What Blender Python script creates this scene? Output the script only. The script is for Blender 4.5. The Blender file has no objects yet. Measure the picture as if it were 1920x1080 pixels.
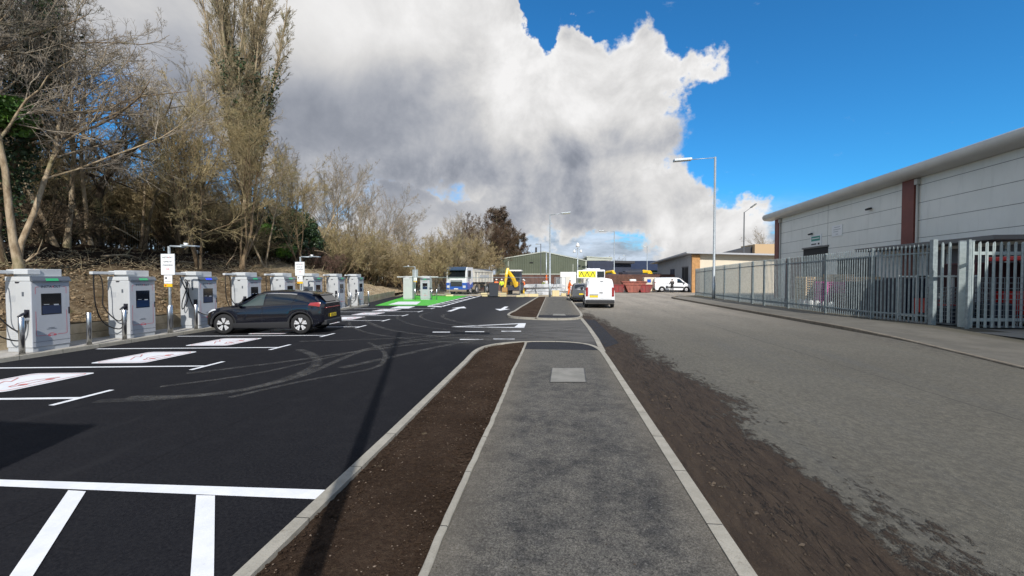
import bpy, bmesh, math, random
import numpy as np
from mathutils import Vector, Matrix
random.seed(7); RNG = np.random.default_rng(11)
C = bpy.context.scene.collection
scene = bpy.context.scene
PI = math.pi
# ------------------------------------------------------------------ camera
F_PX, EYE = 800.0, 2.0                       # focal length in photo pixels (1920 wide), eye height
YAW, PITCH = math.atan(80/F_PX), math.atan(20/F_PX)
cd = bpy.data.cameras.new('camera'); cam = bpy.data.objects.new('camera', cd); C.objects.link(cam)
cd.sensor_width = 36; cd.lens = F_PX/1920*36; cd.clip_start = 0.05; cd.clip_end = 3000
cam.location = (0, 0, EYE); cam.rotation_euler = (PI/2-PITCH, 0, YAW)
scene.camera = cam
# ------------------------------------------------------------------ sun and sky
SUN_EL, SUN_AZ = math.radians(38), math.radians(18)       # sun stands behind the camera, 18 deg to the right
sun_vec = Vector((math.sin(SUN_AZ)*math.cos(SUN_EL), -math.cos(SUN_AZ)*math.cos(SUN_EL), math.sin(SUN_EL)))
sl = bpy.data.lights.new('sun', 'SUN'); sl.energy = 4.8; sl.angle = math.radians(0.55); sl.color = (1.0, 0.955, 0.89)
so = bpy.data.objects.new('sun', sl); C.objects.link(so)
so.rotation_euler = sun_vec.to_track_quat('Z', 'Y').to_euler(); so.location = (0, 0, 60)
scene.view_settings.view_transform = 'Standard'; scene.view_settings.look = 'None'
scene.view_settings.gamma = 1; scene.view_settings.exposure = 0.0
scene.cycles.max_bounces = 6; scene.cycles.transparent_max_bounces = 12

class NT:
    """small helper to wire shader nodes"""
    def __init__(s, tree): s.t = tree; s.n = tree.nodes; s.l = tree.links
    def add(s, kind, **kw):
        nd = s.n.new(kind)
        for k, v in kw.items(): setattr(nd, k, v)
        return nd
    def put(s, sock, v):
        if isinstance(v, bpy.types.NodeSocket): s.l.new(v, sock)
        elif v is not None: sock.default_value = v
    def m(s, op, a, b=None, c=None, clamp=False):
        nd = s.add('ShaderNodeMath', operation=op, use_clamp=clamp)
        s.put(nd.inputs[0], a)
        if b is not None: s.put(nd.inputs[1], b)
        if c is not None: s.put(nd.inputs[2], c)
        return nd.outputs[0]
    def ramp(s, v, a, b, lo=0.0, hi=1.0, smooth=True):
        nd = s.add('ShaderNodeMapRange', interpolation_type='SMOOTHSTEP' if smooth else 'LINEAR'); nd.clamp = True
        s.put(nd.inputs[0], v); s.put(nd.inputs[1], a); s.put(nd.inputs[2], b); s.put(nd.inputs[3], lo); s.put(nd.inputs[4], hi)
        return nd.outputs[0]
    def mix(s, f, a, b, blend='MIX'):
        nd = s.add('ShaderNodeMix', data_type='RGBA', blend_type=blend); nd.clamp_factor = True
        s.put(nd.inputs[0], f); s.put(nd.inputs[6], a if isinstance(a, bpy.types.NodeSocket) else tuple(a)+(1,)*(4-len(a)))
        s.put(nd.inputs[7], b if isinstance(b, bpy.types.NodeSocket) else tuple(b)+(1,)*(4-len(b)))
        return nd.outputs[2]
    def noise(s, vec, scale, detail=4, rough=.55, dist=0):
        nd = s.add('ShaderNodeTexNoise'); s.put(nd.inputs['Vector'], vec); nd.inputs['Scale'].default_value = scale
        nd.inputs['Detail'].default_value = detail; nd.inputs['Roughness'].default_value = rough; nd.inputs['Distortion'].default_value = dist
        return nd.outputs['Fac']
    def xyz(s, vec):
        nd = s.add('ShaderNodeSeparateXYZ'); s.l.new(vec, nd.inputs[0]); return nd.outputs
    def comb(s, x, y, z):
        nd = s.add('ShaderNodeCombineXYZ'); s.put(nd.inputs[0], x); s.put(nd.inputs[1], y); s.put(nd.inputs[2], z); return nd.outputs[0]
    def vm(s, op, a, b):
        nd = s.add('ShaderNodeVectorMath', operation=op); s.put(nd.inputs[0], a); s.put(nd.inputs[1], b); return nd.outputs[0]

def direction_uv(px, py):                    # photo pixel -> sky coordinates (x/y, z/y) round the road direction
    x = (px-960)/F_PX; y = (540-py)/F_PX
    d = Vector((math.cos(YAW), math.sin(YAW), 0))*x
    f = Vector((-math.sin(YAW)*math.cos(PITCH), math.cos(YAW)*math.cos(PITCH), -math.sin(PITCH)))
    u = Vector((math.cos(YAW), math.sin(YAW), 0)).cross(f)
    v = d + f + u*y
    return v.x/v.y, v.z/v.y

world = bpy.data.worlds.new('World'); scene.world = world; world.use_nodes = True
w = NT(world.node_tree); w.n.clear()
sky = w.add('ShaderNodeTexSky', sky_type='NISHITA'); sky.sun_disc = False
sky.sun_elevation = SUN_EL; sky.sun_rotation = PI - SUN_AZ; sky.altitude = 50; sky.air_density = 1.0; sky.dust_density = 0.3; sky.ozone_density = 2.5
tc = w.add('ShaderNodeTexCoord'); D = tc.outputs['Generated']
dx, dy, dz = w.xyz(D)
yy = w.m('MAXIMUM', dy, 0.12)
U = w.m('DIVIDE', dx, yy); W = w.m('DIVIDE', dz, yy)
wob = w.noise(D, 5.0, 6, .6); wob2 = w.noise(w.vm('ADD', D, (3.1, 1.7, 5.2)), 5.0, 6, .6)
Uw = w.m('ADD', U, w.m('MULTIPLY', w.m('SUBTRACT', wob, .5), .42)); Ww = w.m('ADD', W, w.m('MULTIPLY', w.m('SUBTRACT', wob2, .5), .42))
def blob(px, py, rx, ry, uu=Uw, ww=Ww):      # 1 in the middle, 0 on the rim, negative outside
    u0, w0 = direction_uv(px, py)
    a = w.m('DIVIDE', w.m('SUBTRACT', uu, u0), rx/F_PX); b = w.m('DIVIDE', w.m('SUBTRACT', ww, w0), ry/F_PX)
    return w.m('SUBTRACT', 1.0, w.m('SQRT', w.m('ADD', w.m('MULTIPLY', a, a), w.m('MULTIPLY', b, b))))
def union(bl):
    r = bl[0]
    for b in bl[1:]:
        r = w.m('SMOOTH_MAX', r, b, .08)
    return r
notch = union([blob(1032, 30, 46, 120), blob(1120, -50, 130, 85)])
mass0 = union([blob(560, -60, 480, 400), blob(700, 130, 470, 270), blob(980, 190, 200, 190), blob(1090, 260, 170, 190),
              blob(1130, 120, 110, 100), blob(1235, 140, 80, 100), blob(1235, 395, 120, 90), blob(1340, 440, 130, 80), blob(980, 405, 420, 75),
              blob(200, -60, 520, 240)])
mass = w.m('SUBTRACT', mass0, w.m('MULTIPLY', w.m('MAXIMUM', notch, 0.0), 1.1))
fine = w.noise(D, 9.0, 10, .62, .2)
fine2 = w.noise(D, 26.0, 8, .6)
field = w.m('ADD', mass, w.m('ADD', w.m('MULTIPLY', w.m('SUBTRACT', fine, .5), .55), w.m('MULTIPLY', w.m('SUBTRACT', fine2, .5), .16)))
cover = w.ramp(field, -0.07, 0.17)
# relief: the same noise sampled a little towards the sun gives lit and shaded billows
off = w.vm('ADD', D, (0.035, 0.0, 0.05))
r1 = w.noise(D, 6.0, 8, .6, .3); r2 = w.noise(off, 6.0, 8, .6, .3)
relief = w.m('MULTIPLY', w.m('MULTIPLY', w.m('SUBTRACT', r1, r2), 3.0), w.ramp(U, -.55, .05, .35, 1.0))
under = union([blob(560, 235, 420, 115, U, W), blob(330, 190, 330, 120, U, W), blob(1110, 350, 190, 62, U, W), blob(760, 330, 260, 75, U, W), blob(1130, 300, 120, 60, U, W)])
dark = w.m('MULTIPLY', w.ramp(w.m('ADD', under, w.m('MULTIPLY', w.m('SUBTRACT', wob, .5), .35)), -0.60, 0.95), .28)
bright = union([blob(1010, 150, 170, 130, U, W), blob(1130, 150, 170, 120, U, W), blob(1230, 350, 150, 60, U, W), blob(700, 20, 260, 110, U, W), blob(1330, 410, 120, 50, U, W)])
lit = w.ramp(w.m('ADD', bright, w.m('MULTIPLY', w.m('SUBTRACT', wob2, .5), .45)), -0.6, 0.6)
edge = w.ramp(field, 0.0, 0.35, .16, 0)
val = w.m('ADD', w.m('ADD', w.m('SUBTRACT', .63, dark), w.m('MULTIPLY', lit, .29)), w.m('ADD', w.m('MULTIPLY', relief, .34), edge))
val = w.m('MINIMUM', w.m('SMOOTH_MAX', val, .31, .12), .99)
CLOUD = 9.2
ccol = w.mix(w.ramp(val, .2, .8), (.85, .93, 1.12), (1.0, .99, .985))
cl = w.vm('MULTIPLY', ccol, w.comb(*[w.m('MULTIPLY', val, CLOUD)]*3))
base = w.mix(1.0, sky.outputs[0], (0.30, 1.10, 1.62), 'MULTIPLY')
# low haze bank: far cloud and milky air near the horizon
low = w.ramp(W, 0.0, 0.17, .85, 0)
lown = w.noise(w.comb(U, w.m('MULTIPLY', W, 3.2), 0.0), 5.5, 7, .6, .2)
lowc = w.m('MULTIPLY', w.ramp(lown, .34, .46), w.ramp(W, .07, .20, 1, 0))
lown2 = w.noise(w.comb(U, w.m('MULTIPLY', W, 3.2), 4.0), 9, 6, .6, .2)
lval = w.ramp(lown2, .3, .7, 3.8, 8.6)
lcl = w.vm('MULTIPLY', (.84, .93, 1.08), w.comb(lval, lval, lval))
base = w.mix(low, base, (4.4, 5.6, 7.2)); base = w.mix(w.m('MULTIPLY', lowc, .9), base, lcl)
wisp = w.m('MULTIPLY', w.ramp(w.noise(w.comb(w.m('MULTIPLY', U, .6), W, 2.0), 14, 6, .6), .64, .80), .35)
base = w.mix(wisp, base, (8.2, 8.5, 8.8))
skycol = w.mix(cover, base, cl)
# scattered cumulus added beside and behind the camera to whiten the ambient light
rest = w.ramp(w.noise(w.vm('MULTIPLY', D, (1, 1, 1.8)), 2.3, 8, .6, .3), .40, .56)
side = w.m('MULTIPLY', rest, w.m('MULTIPLY', w.ramp(w.m('SUBTRACT', dy, w.m('MULTIPLY', dz, .15)), .42, .02), w.ramp(dz, -.02, .05)))
sval = w.ramp(w.noise(D, 4.5, 6, .6), .3, .7, 5.2, 9.0)
skycol = w.mix(side, skycol, w.vm('MULTIPLY', (1.0, .985, .96), w.comb(sval, sval, sval)))
bg = w.add('ShaderNodeBackground'); w.l.new(skycol, bg.inputs[0]); bg.inputs[1].default_value = 0.1
wo = w.add('ShaderNodeOutputWorld'); w.l.new(bg.outputs[0], wo.inputs[0])
# ------------------------------------------------------------------ helpers: points from the survey of the photograph
Fv = Vector((-math.sin(YAW)*math.cos(PITCH), math.cos(YAW)*math.cos(PITCH), -math.sin(PITCH)))
Rv = Vector((math.cos(YAW), math.sin(YAW), 0)); Uv = Rv.cross(Fv)
def ray(px, py): return Fv + Rv*((px-960)/F_PX) + Uv*((540-py)/F_PX)
def G(px, py, z=0.0):                        # where the line of sight meets the level z
    d = ray(px, py); t = (z-EYE)/d.z; return Vector((d.x*t, d.y*t, z))
def AX(px, py, X): d = ray(px, py); t = X/d.x; return Vector((X, d.y*t, EYE+d.z*t))
def AY(px, py, Y): d = ray(px, py); t = Y/d.y; return Vector((d.x*t, Y, EYE+d.z*t))

# ------------------------------------------------------------------ materials
M = {}
def mat(name, col, rough=.6, metal=0.0, var=.0, vs=6.0, bump=0.0, bs=40.0, col2=None, spec=.5, coat=0, emit=None, es=0):
    if name in M: return M[name]
    mt = bpy.data.materials.new(name); mt.use_nodes = True; t = NT(mt.node_tree); b = t.n['Principled BSDF']
    b.inputs['Roughness'].default_value = rough; b.inputs['Metallic'].default_value = metal
    b.inputs['Specular IOR Level'].default_value = spec; b.inputs['Coat Weight'].default_value = coat
    col = tuple(col)+(1,)*(4-len(col)); b.inputs['Base Color'].default_value = col
    if var or bump or col2:
        o = t.add('ShaderNodeTexCoord').outputs['Object']
        if var or col2:
            n = t.noise(o, vs, 6, .62)
            c2 = tuple(col2)+(1,) if col2 else tuple(min(1, c*(1+var)) for c in col[:3])+(1,)
            c1 = col if col2 else tuple(c*(1-var) for c in col[:3])+(1,)
            t.put(b.inputs['Base Color'], t.mix(t.ramp(n, .35, .65), c1, c2))
        if bump:
            bn = t.add('ShaderNodeBump'); bn.inputs['Strength'].default_value = bump; bn.inputs['Distance'].default_value = .02
            t.put(bn.inputs['Height'], t.noise(o, bs, 4, .6)); t.l.new(bn.outputs[0], b.inputs['Normal'])
    if emit: b.inputs['Emission Color'].default_value = tuple(emit)+(1,); b.inputs['Emission Strength'].default_value = es
    M[name] = mt; return mt
def glassy(name, col, rough=.05): return mat(name, col, rough, 0, spec=.8)
def start(name):
    mt = bpy.data.materials.new(name); mt.use_nodes = True; t = NT(mt.node_tree); b = t.n['Principled BSDF']
    o = t.add('ShaderNodeTexCoord').outputs['Object']; M[name] = mt; return mt, t, b, o
def bumpn(t, b, h, s=.5, d=.01):
    bn = t.add('ShaderNodeBump'); bn.inputs['Strength'].default_value = s; bn.inputs['Distance'].default_value = d
    t.put(bn.inputs['Height'], h); t.l.new(bn.outputs[0], b.inputs['Normal'])

# fresh black asphalt of the car park
mt, t, b, o = start('fresh_asphalt')
big = t.noise(o, .22, 4, .6); mid = t.noise(o, 3.0, 5, .65); fi = t.noise(o, 55, 3, .7); gr = t.noise(o, 170, 2, .6)
st = t.noise(t.vm('MULTIPLY', o, (1, .22, 1)), 1.4, 5, .65)
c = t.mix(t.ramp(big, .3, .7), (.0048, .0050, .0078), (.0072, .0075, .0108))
c = t.mix(t.ramp(mid, .45, .75), c, (.0135, .0138, .0170)); c = t.mix(t.m('MULTIPLY', t.ramp(st, .56, .78), .5), c, (.042, .042, .044))
c = t.mix(t.m('MULTIPLY', t.ramp(t.noise(o, 2.1, 6, .7), .64, .76), .35), c, (.06, .058, .054))
c = t.mix(t.m('MULTIPLY', t.ramp(gr, .35, .75), .55), c, (.022, .0225, .026)); c = t.mix(t.m('MULTIPLY', t.ramp(fi, .3, .5, 1, 0), .6), c, (.006, .006, .008))
g3 = t.noise(o, 34, 3, .65)
c = t.mix(t.ramp(g3, .42, .68), c, (.018, .018, .021)); c = t.mix(t.m('MULTIPLY', t.ramp(g3, .30, .42, 1, 0), .8), c, (.003, .003, .005))
seam = t.m('ABSOLUTE', t.m('SUBTRACT', t.m('FRACT', t.m('DIVIDE', t.m('ADD', t.xyz(o)[0], t.m('MULTIPLY', mid, .05)), 2.9)), .5))
c = t.mix(t.m('MULTIPLY', t.ramp(seam, .0, .006, 1, 0), .7), c, (.004, .004, .006))
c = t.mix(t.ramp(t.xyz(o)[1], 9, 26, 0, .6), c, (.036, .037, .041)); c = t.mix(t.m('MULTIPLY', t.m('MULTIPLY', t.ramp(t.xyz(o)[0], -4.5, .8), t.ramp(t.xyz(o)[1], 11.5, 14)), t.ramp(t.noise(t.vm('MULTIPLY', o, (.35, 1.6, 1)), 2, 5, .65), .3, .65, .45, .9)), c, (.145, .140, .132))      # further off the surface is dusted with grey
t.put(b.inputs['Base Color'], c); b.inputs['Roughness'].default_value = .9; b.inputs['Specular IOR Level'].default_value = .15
bumpn(t, b, t.m('ADD', gr, t.m('MULTIPLY', fi, 1.2)), .9, .006)
# old grey road with its mud band along the kerb
mt, t, b, o = start('old_road')
X, Y, Z = t.xyz(o)
n1 = t.noise(t.vm('MULTIPLY', o, (1, .28, 1)), 1.1, 7, .68, .5); n2 = t.noise(t.vm('MULTIPLY', o, (1, .45, 1)), 5.5, 6, .68); gr = t.noise(o, 120, 3, .7); mid = t.noise(o, .35, 4, .6)
c = t.mix(t.ramp(t.m('ADD', t.m('MULTIPLY', mid, .5), t.m('MULTIPLY', n2, .5)), .36, .62), (.128, .118, .095), (.178, .166, .134)); c = t.mix(t.ramp(gr, .3, .7), c, (.098, .093, .078))
c = t.mix(t.m('MULTIPLY', t.ramp(t.noise(t.vm('MULTIPLY', o, (1, .07, 1)), 1.8, 4, .6), .5, .75), .45), c, (.11, .11, .104))
c = t.mix(t.m('MULTIPLY', t.ramp(X, 9.2, 10.9), t.ramp(n2, .42, .6)), c, (.07, .064, .055))
n3 = t.noise(t.vm('MULTIPLY', o, (1, .6, 1)), 16, 5, .75); n4 = t.noise(o, 38, 3, .7)
c = t.mix(t.ramp(n3, .38, .66), t.mix(1, c, (.74, .74, .75), 'MULTIPLY'), t.mix(1, c, (1.16, 1.15, 1.13), 'MULTIPLY')); c = t.mix(t.m('MULTIPLY', t.ramp(n4, .56, .74), .55), c, (.27, .255, .215)); c = t.mix(t.m('MULTIPLY', t.ramp(n4, .30, .42, 1, 0), .6), c, (.055, .052, .045))
dust_glare = t.m('MULTIPLY', t.ramp(Y, 10, 40, 0, .85), t.ramp(t.noise(t.vm('MULTIPLY', o, (1, .3, 1)), .8, 5, .6), .25, .6, .6, 1))  # far road paler: dust, plus the centre glare painted into the colour
c = t.mix(dust_glare, c, t.mix(t.ramp(n2, .35, .65), (.34, .30, .245), (.45, .40, .335)))
trk = t.m('ADD', t.m('MULTIPLY', t.m('SINE', t.m('MULTIPLY', t.m('SUBTRACT', X, 2.2), 3.1)), .5), .5)
c = t.mix(t.m('MULTIPLY', trk, .16), c, (.09, .087, .078))
rim = t.m('ADD', t.m('MULTIPLY', t.m('SUBTRACT', n1, .5), 2.6), t.m('MULTIPLY', t.m('SUBTRACT', n2, .5), 1.2))
band = t.m('ADD', t.ramp(Y, 2, 5, .15, 0, False), t.ramp(Y, 13, 27, 0, -1.15, False))
edge = t.m('SUBTRACT', t.m('ADD', 2.72, t.m('ADD', rim, band)), X); edge = t.m('ADD', edge, t.m('MULTIPLY', t.m('SUBTRACT', t.noise(t.vm('MULTIPLY', o, (1, .5, 1)), 15, 5, .75), .5), 1.5))
mud = t.ramp(edge, -.12, .20)
mud = t.m('MULTIPLY', mud, t.m('SUBTRACT', 1.0, t.m('MULTIPLY', t.ramp(t.noise(o, 1.7, 6, .7), .63, .72), .65)))
far = t.ramp(Y, 60, 40, 0, 1)
mud = t.m('MULTIPLY', mud, far)
thin = t.m('MULTIPLY', t.ramp(t.noise(t.vm('MULTIPLY', o, (1, .4, 1)), 1.5, 6, .7), .60, .70), t.ramp(X, 2.2, 5.2, .75, 0))
mud = t.m('MAXIMUM', mud, thin)
crk = t.noise(t.vm('MULTIPLY', o, (3.2, .5, 1)), 2.2, 5, .6, .9); cr = t.ramp(t.m('ABSOLUTE', t.m('SUBTRACT', crk, .5)), .0, .016, 1, 0)
cr = t.m('MULTIPLY', cr, t.m('MULTIPLY', t.ramp(X, 1.5, 1.75), t.ramp(X, 3.0, 2.2, 0, 1)))
mc = t.mix(t.ramp(t.noise(t.vm('MULTIPLY', o, (2.5, .5, 1)), 4, 6, .7), .3, .7), (.030, .019, .012), (.060, .041, .026)); mc = t.mix(t.ramp(gr, .5, .85), mc, (.070, .056, .042))
mc = t.mix(t.m('MULTIPLY', t.ramp(n4, .58, .72), .6), mc, (.105, .082, .060)); mc = t.mix(t.m('MULTIPLY', t.ramp(n4, .3, .42, 1, 0), .6), mc, (.016, .012, .009))
mc = t.mix(t.m('MULTIPLY', cr, .85), mc, (.012, .010, .008))
lk = t.m('MULTIPLY', t.ramp(t.m('ABSOLUTE', t.m('SUBTRACT', X, t.m('ADD', 6.35, t.m('MULTIPLY', t.noise(o, .6, 4, .6), .3)))), .008, .022, 1, 0), t.ramp(t.noise(o, .25, 2), .42, .5))
c = t.mix(t.m('MULTIPLY', lk, .7), c, (.04, .04, .037))
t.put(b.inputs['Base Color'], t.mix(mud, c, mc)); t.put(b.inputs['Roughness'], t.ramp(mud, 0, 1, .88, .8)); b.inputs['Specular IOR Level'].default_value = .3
bumpn(t, b, t.m('ADD', t.m('ADD', t.m('MULTIPLY', gr, .5), t.m('MULTIPLY', mud, 1.0)), t.m('SUBTRACT', t.m('MULTIPLY', t.noise(t.vm('MULTIPLY', o, (2.5, .8, 1)), 7, 6, .7), t.m('MULTIPLY', mud, 2.2)), t.m('MULTIPLY', cr, mud))), .8, .02)
# footpath tarmac, dusty blotches
mt, t, b, o = start('path_tarmac')
X, Y, Z = t.xyz(o)
a1 = t.noise(o, 1.0, 6, .68); a2 = t.noise(o, 4.5, 6, .7); gr = t.noise(o, 95, 3, .75); g2 = t.noise(o, 230, 2, .6)
c = t.mix(t.ramp(a1, .36, .62), (.085, .083, .080), (.165, .157, .142)); c = t.mix(t.m('MULTIPLY', t.ramp(a2, .40, .66), .7), c, (.26, .242, .208))
c = t.mix(t.m('MULTIPLY', t.ramp(a2, .30, .45, 1, 0), .5), c, (.040, .042, .048))
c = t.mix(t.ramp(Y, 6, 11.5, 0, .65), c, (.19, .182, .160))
c = t.mix(t.m('MULTIPLY', t.ramp(gr, .44, .60, 1, 0), .62), c, (.014, .014, .016)); c = t.mix(t.m('MULTIPLY', t.ramp(g2, .55, .8), .5), c, (.24, .232, .215)); g3 = t.noise(o, 42, 3, .7); c = t.mix(t.m('MULTIPLY', t.ramp(g3, .56, .70), .6), c, (.27, .26, .235)); c = t.mix(t.m('MULTIPLY', t.ramp(g3, .32, .44, 1, 0), .75), c, (.018, .018, .020)); c = t.mix(t.m('MULTIPLY', t.ramp(t.m('ABSOLUTE', t.m('SUBTRACT', X, .22)), .55, 1.05), .35), c, (.22, .19, .145))
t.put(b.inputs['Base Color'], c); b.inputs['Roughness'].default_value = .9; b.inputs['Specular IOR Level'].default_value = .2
bumpn(t, b, t.m('ADD', gr, g2), 1.0, .008)
# right pavement
mt, t, b, o = start('old_pavement')
X, Y, Z = t.xyz(o)
a1 = t.noise(o, .9, 6, .65); gr = t.noise(o, 110, 3, .7)
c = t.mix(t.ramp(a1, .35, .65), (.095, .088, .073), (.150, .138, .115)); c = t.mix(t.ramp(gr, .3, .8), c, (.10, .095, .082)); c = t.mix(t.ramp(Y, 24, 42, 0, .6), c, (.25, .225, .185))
c = t.mix(t.m('MULTIPLY', t.ramp(t.noise(o, 2.2, 6, .7), .56, .66), .6), c, (.085, .075, .055))
c = t.mix(t.ramp(t.m('ADD', X, t.m('MULTIPLY', a1, .9)), 14.1, 14.7, 0, .75), c, (.055, .050, .032))
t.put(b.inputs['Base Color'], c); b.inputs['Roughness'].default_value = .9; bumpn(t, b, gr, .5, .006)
# planting soil
mt, t, b, o = start('planting_soil')
a1 = t.noise(o, 1.3, 6, .65); a2 = t.noise(o, 26, 5, .75); gr = t.noise(o, 110, 3, .7)
c = t.mix(t.ramp(a1, .35, .65), (.062, .040, .026), (.092, .062, .042)); c = t.mix(t.ramp(a2, .3, .7), t.mix(1, c, (.55, .5, .5), 'MULTIPLY'), c)
c = t.mix(t.ramp(gr, .6, .8), c, (.14, .105, .078)); g3 = t.noise(o, 44, 4, .75); c = t.mix(t.ramp(g3, .58, .74), c, (.17, .12, .085)); c = t.mix(t.m('MULTIPLY', t.ramp(g3, .28, .42, 1, 0), .8), c, (.018, .011, .008)); c = t.mix(t.ramp(t.noise(o, 3.1, 4, .6), .66, .74), c, (.16, .12, .075))
t.put(b.inputs['Base Color'], c); b.inputs['Roughness'].default_value = 1; b.inputs['Specular IOR Level'].default_value = .1
bumpn(t, b, t.m('ADD', t.m('MULTIPLY', a2, 1.6), gr), 1.0, .03)
# bank: straw-coloured clay, brown litter on top with tree shade painted in
mt, t, b, o = start('bank_clay')
X, Y, Z = t.xyz(o)
a1 = t.noise(o, .8, 7, .7); a2 = t.noise(t.vm('MULTIPLY', o, (1, .6, 1.6)), 5, 6, .72); a3 = t.noise(o, 18, 5, .75)
c = t.mix(t.ramp(a1, .32, .66), (.22, .155, .090), (.40, .305, .19)); c = t.mix(t.ramp(a2, .38, .56), t.mix(1, c, (.55, .50, .46), 'MULTIPLY'), c)
c = t.mix(t.ramp(a3, .58, .78), c, (.42, .34, .23)); c = t.mix(t.ramp(a3, .28, .42, 1, 0), c, (.06, .042, .028))
c = t.mix(t.m('MULTIPLY', t.ramp(t.noise(o, 1.9, 5, .65), .60, .70), .55), c, (.10, .13, .045))
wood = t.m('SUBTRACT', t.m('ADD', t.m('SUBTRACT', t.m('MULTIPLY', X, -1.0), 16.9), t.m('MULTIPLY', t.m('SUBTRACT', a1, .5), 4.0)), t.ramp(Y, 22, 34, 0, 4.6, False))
lit = t.mix(t.ramp(a2, .35, .65), (.022, .014, .009), (.055, .036, .023)); lit = t.mix(t.ramp(a3, .62, .8), lit, (.24, .18, .12))  # litter darkened to paint in the shade under the trees
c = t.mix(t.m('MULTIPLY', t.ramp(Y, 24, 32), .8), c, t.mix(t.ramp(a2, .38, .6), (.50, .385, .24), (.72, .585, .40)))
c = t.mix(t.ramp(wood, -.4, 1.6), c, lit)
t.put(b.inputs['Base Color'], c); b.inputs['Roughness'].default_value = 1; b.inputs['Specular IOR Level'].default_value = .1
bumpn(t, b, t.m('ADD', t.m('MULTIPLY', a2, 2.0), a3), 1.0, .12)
# concrete kerb with joints every 0.915 m along UV.x
def kerbmat(name, c1, c2, joint=.915):
    mt, t, b, o = start(name)
    uv = t.add('ShaderNodeTexCoord').outputs['UV']; u = t.xyz(uv)[0]
    fr = t.m('FRACT', t.m('DIVIDE', u, joint)); j = t.ramp(t.m('ABSOLUTE', t.m('SUBTRACT', fr, .5)), .491, .497)
    cell = t.add('ShaderNodeTexWhiteNoise', noise_dimensions='1D'); t.put(cell.inputs['W'], t.m('FLOOR', t.m('DIVIDE', u, joint)))
    n = t.noise(o, 5, 6, .7); g = t.noise(o, 70, 4, .7)
    c = t.mix(t.ramp(n, .3, .7), c1, c2); c = t.mix(t.m('MULTIPLY', cell.outputs[0], .3), c, tuple(v*.72 for v in c1))
    c = t.mix(t.m('MULTIPLY', t.ramp(g, .3, .5, 1, 0), .5), c, tuple(v*.6 for v in c1)); c = t.mix(t.m('MULTIPLY', t.ramp(t.noise(o, 9, 5, .7), .60, .72), .55), c, (.12, .09, .06))
    c = t.mix(t.m('MULTIPLY', j, .8), c, (.03, .028, .024)); t.put(b.inputs['Base Color'], c); b.inputs['Roughness'].default_value = .9
    bumpn(t, b, t.m('SUBTRACT', g, t.m('MULTIPLY', j, 2)), .6, .008)
kerbmat('kerb_concrete', (.30, .28, .235), (.40, .375, .32))
kerbmat('dark_kerb', (.155, .13, .10), (.24, .21, .165))
# painted line, a little worn
mt, t, b, o = start('line_paint')
g = t.noise(o, 60, 4, .7); n = t.noise(o, 4, 5, .7)
c = t.mix(t.ramp(n, .3, .7), (.70, .72, .76), (.80, .81, .83)); c = t.mix(t.ramp(g, .70, .78), c, (.25, .25, .27)); c = t.mix(t.m('MULTIPLY', t.ramp(t.noise(o, 11, 6, .75), .62, .75), .45), c, (.42, .42, .43))
t.put(b.inputs['Base Color'], c); b.inputs['Roughness'].default_value = .6; bumpn(t, b, g, .4, .004)
mat('green_paint', (.075, .47, .04), .6, var=.10, vs=3, bump=.3, bs=80)
mat('red_paint', (.58, .17, .16), .6, var=.3, vs=8)
# bark
def bark(name, c1, c2, s=5):
    mt, t, b, o = start(name); n = t.noise(t.vm('MULTIPLY', o, (1, 1, .35)), s, 6, .7); n2 = t.noise(o, s*.25, 3)
    c = t.mix(t.ramp(n, .35, .65), c1, c2); c = t.mix(t.m('MULTIPLY', t.ramp(n2, .5, .7), .4), c, (.13, .15, .06))
    t.put(b.inputs['Base Color'], c); b.inputs['Roughness'].default_value = .95; b.inputs['Specular IOR Level'].default_value = .1; bumpn(t, b, n, .7, .03)
bark('bark_pale', (.20, .145, .09), (.44, .35, .24)); bark('bark_brown', (.11, .075, .045), (.26, .19, .12)); bark('bark_dark', (.04, .030, .022), (.10, .078, .055))
bark('twig_olive', (.27, .215, .115), (.48, .385, .215), 1.2); bark('twig_grey', (.23, .19, .15), (.43, .37, .29), 1.2); bark('twig_dark', (.09, .067, .045), (.20, .15, .10), 1.2)
bark('twig_red', (.13, .075, .06), (.24, .15, .12), 1.2); bark('twig_umber', (.085, .055, .038), (.17, .115, .078), 1.2); bark('twig_straw', (.27, .215, .13), (.48, .40, .26), 1.2)
def leafm(name, c1, c2):
    mt, t, b, o = start(name); n = t.noise(o, 1.6, 4, .6); n2 = t.noise(o, 9, 2, .6)
    c = t.mix(t.ramp(n, .35, .65), c1, c2); c = t.mix(t.ramp(n2, .5, .75), c, tuple(v*1.6 for v in c2)); t.put(b.inputs['Base Color'], c); b.inputs['Roughness'].default_value = .5
leafm('ivy_leaf', (.014, .030, .010), (.034, .062, .020)); leafm('holly_leaf', (.010, .024, .008), (.028, .058, .014)); leafm('green_leaf', (.05, .12, .015), (.11, .22, .03))
leafm('pine_leaf', (.060, .042, .028), (.115, .080, .052))

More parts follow.
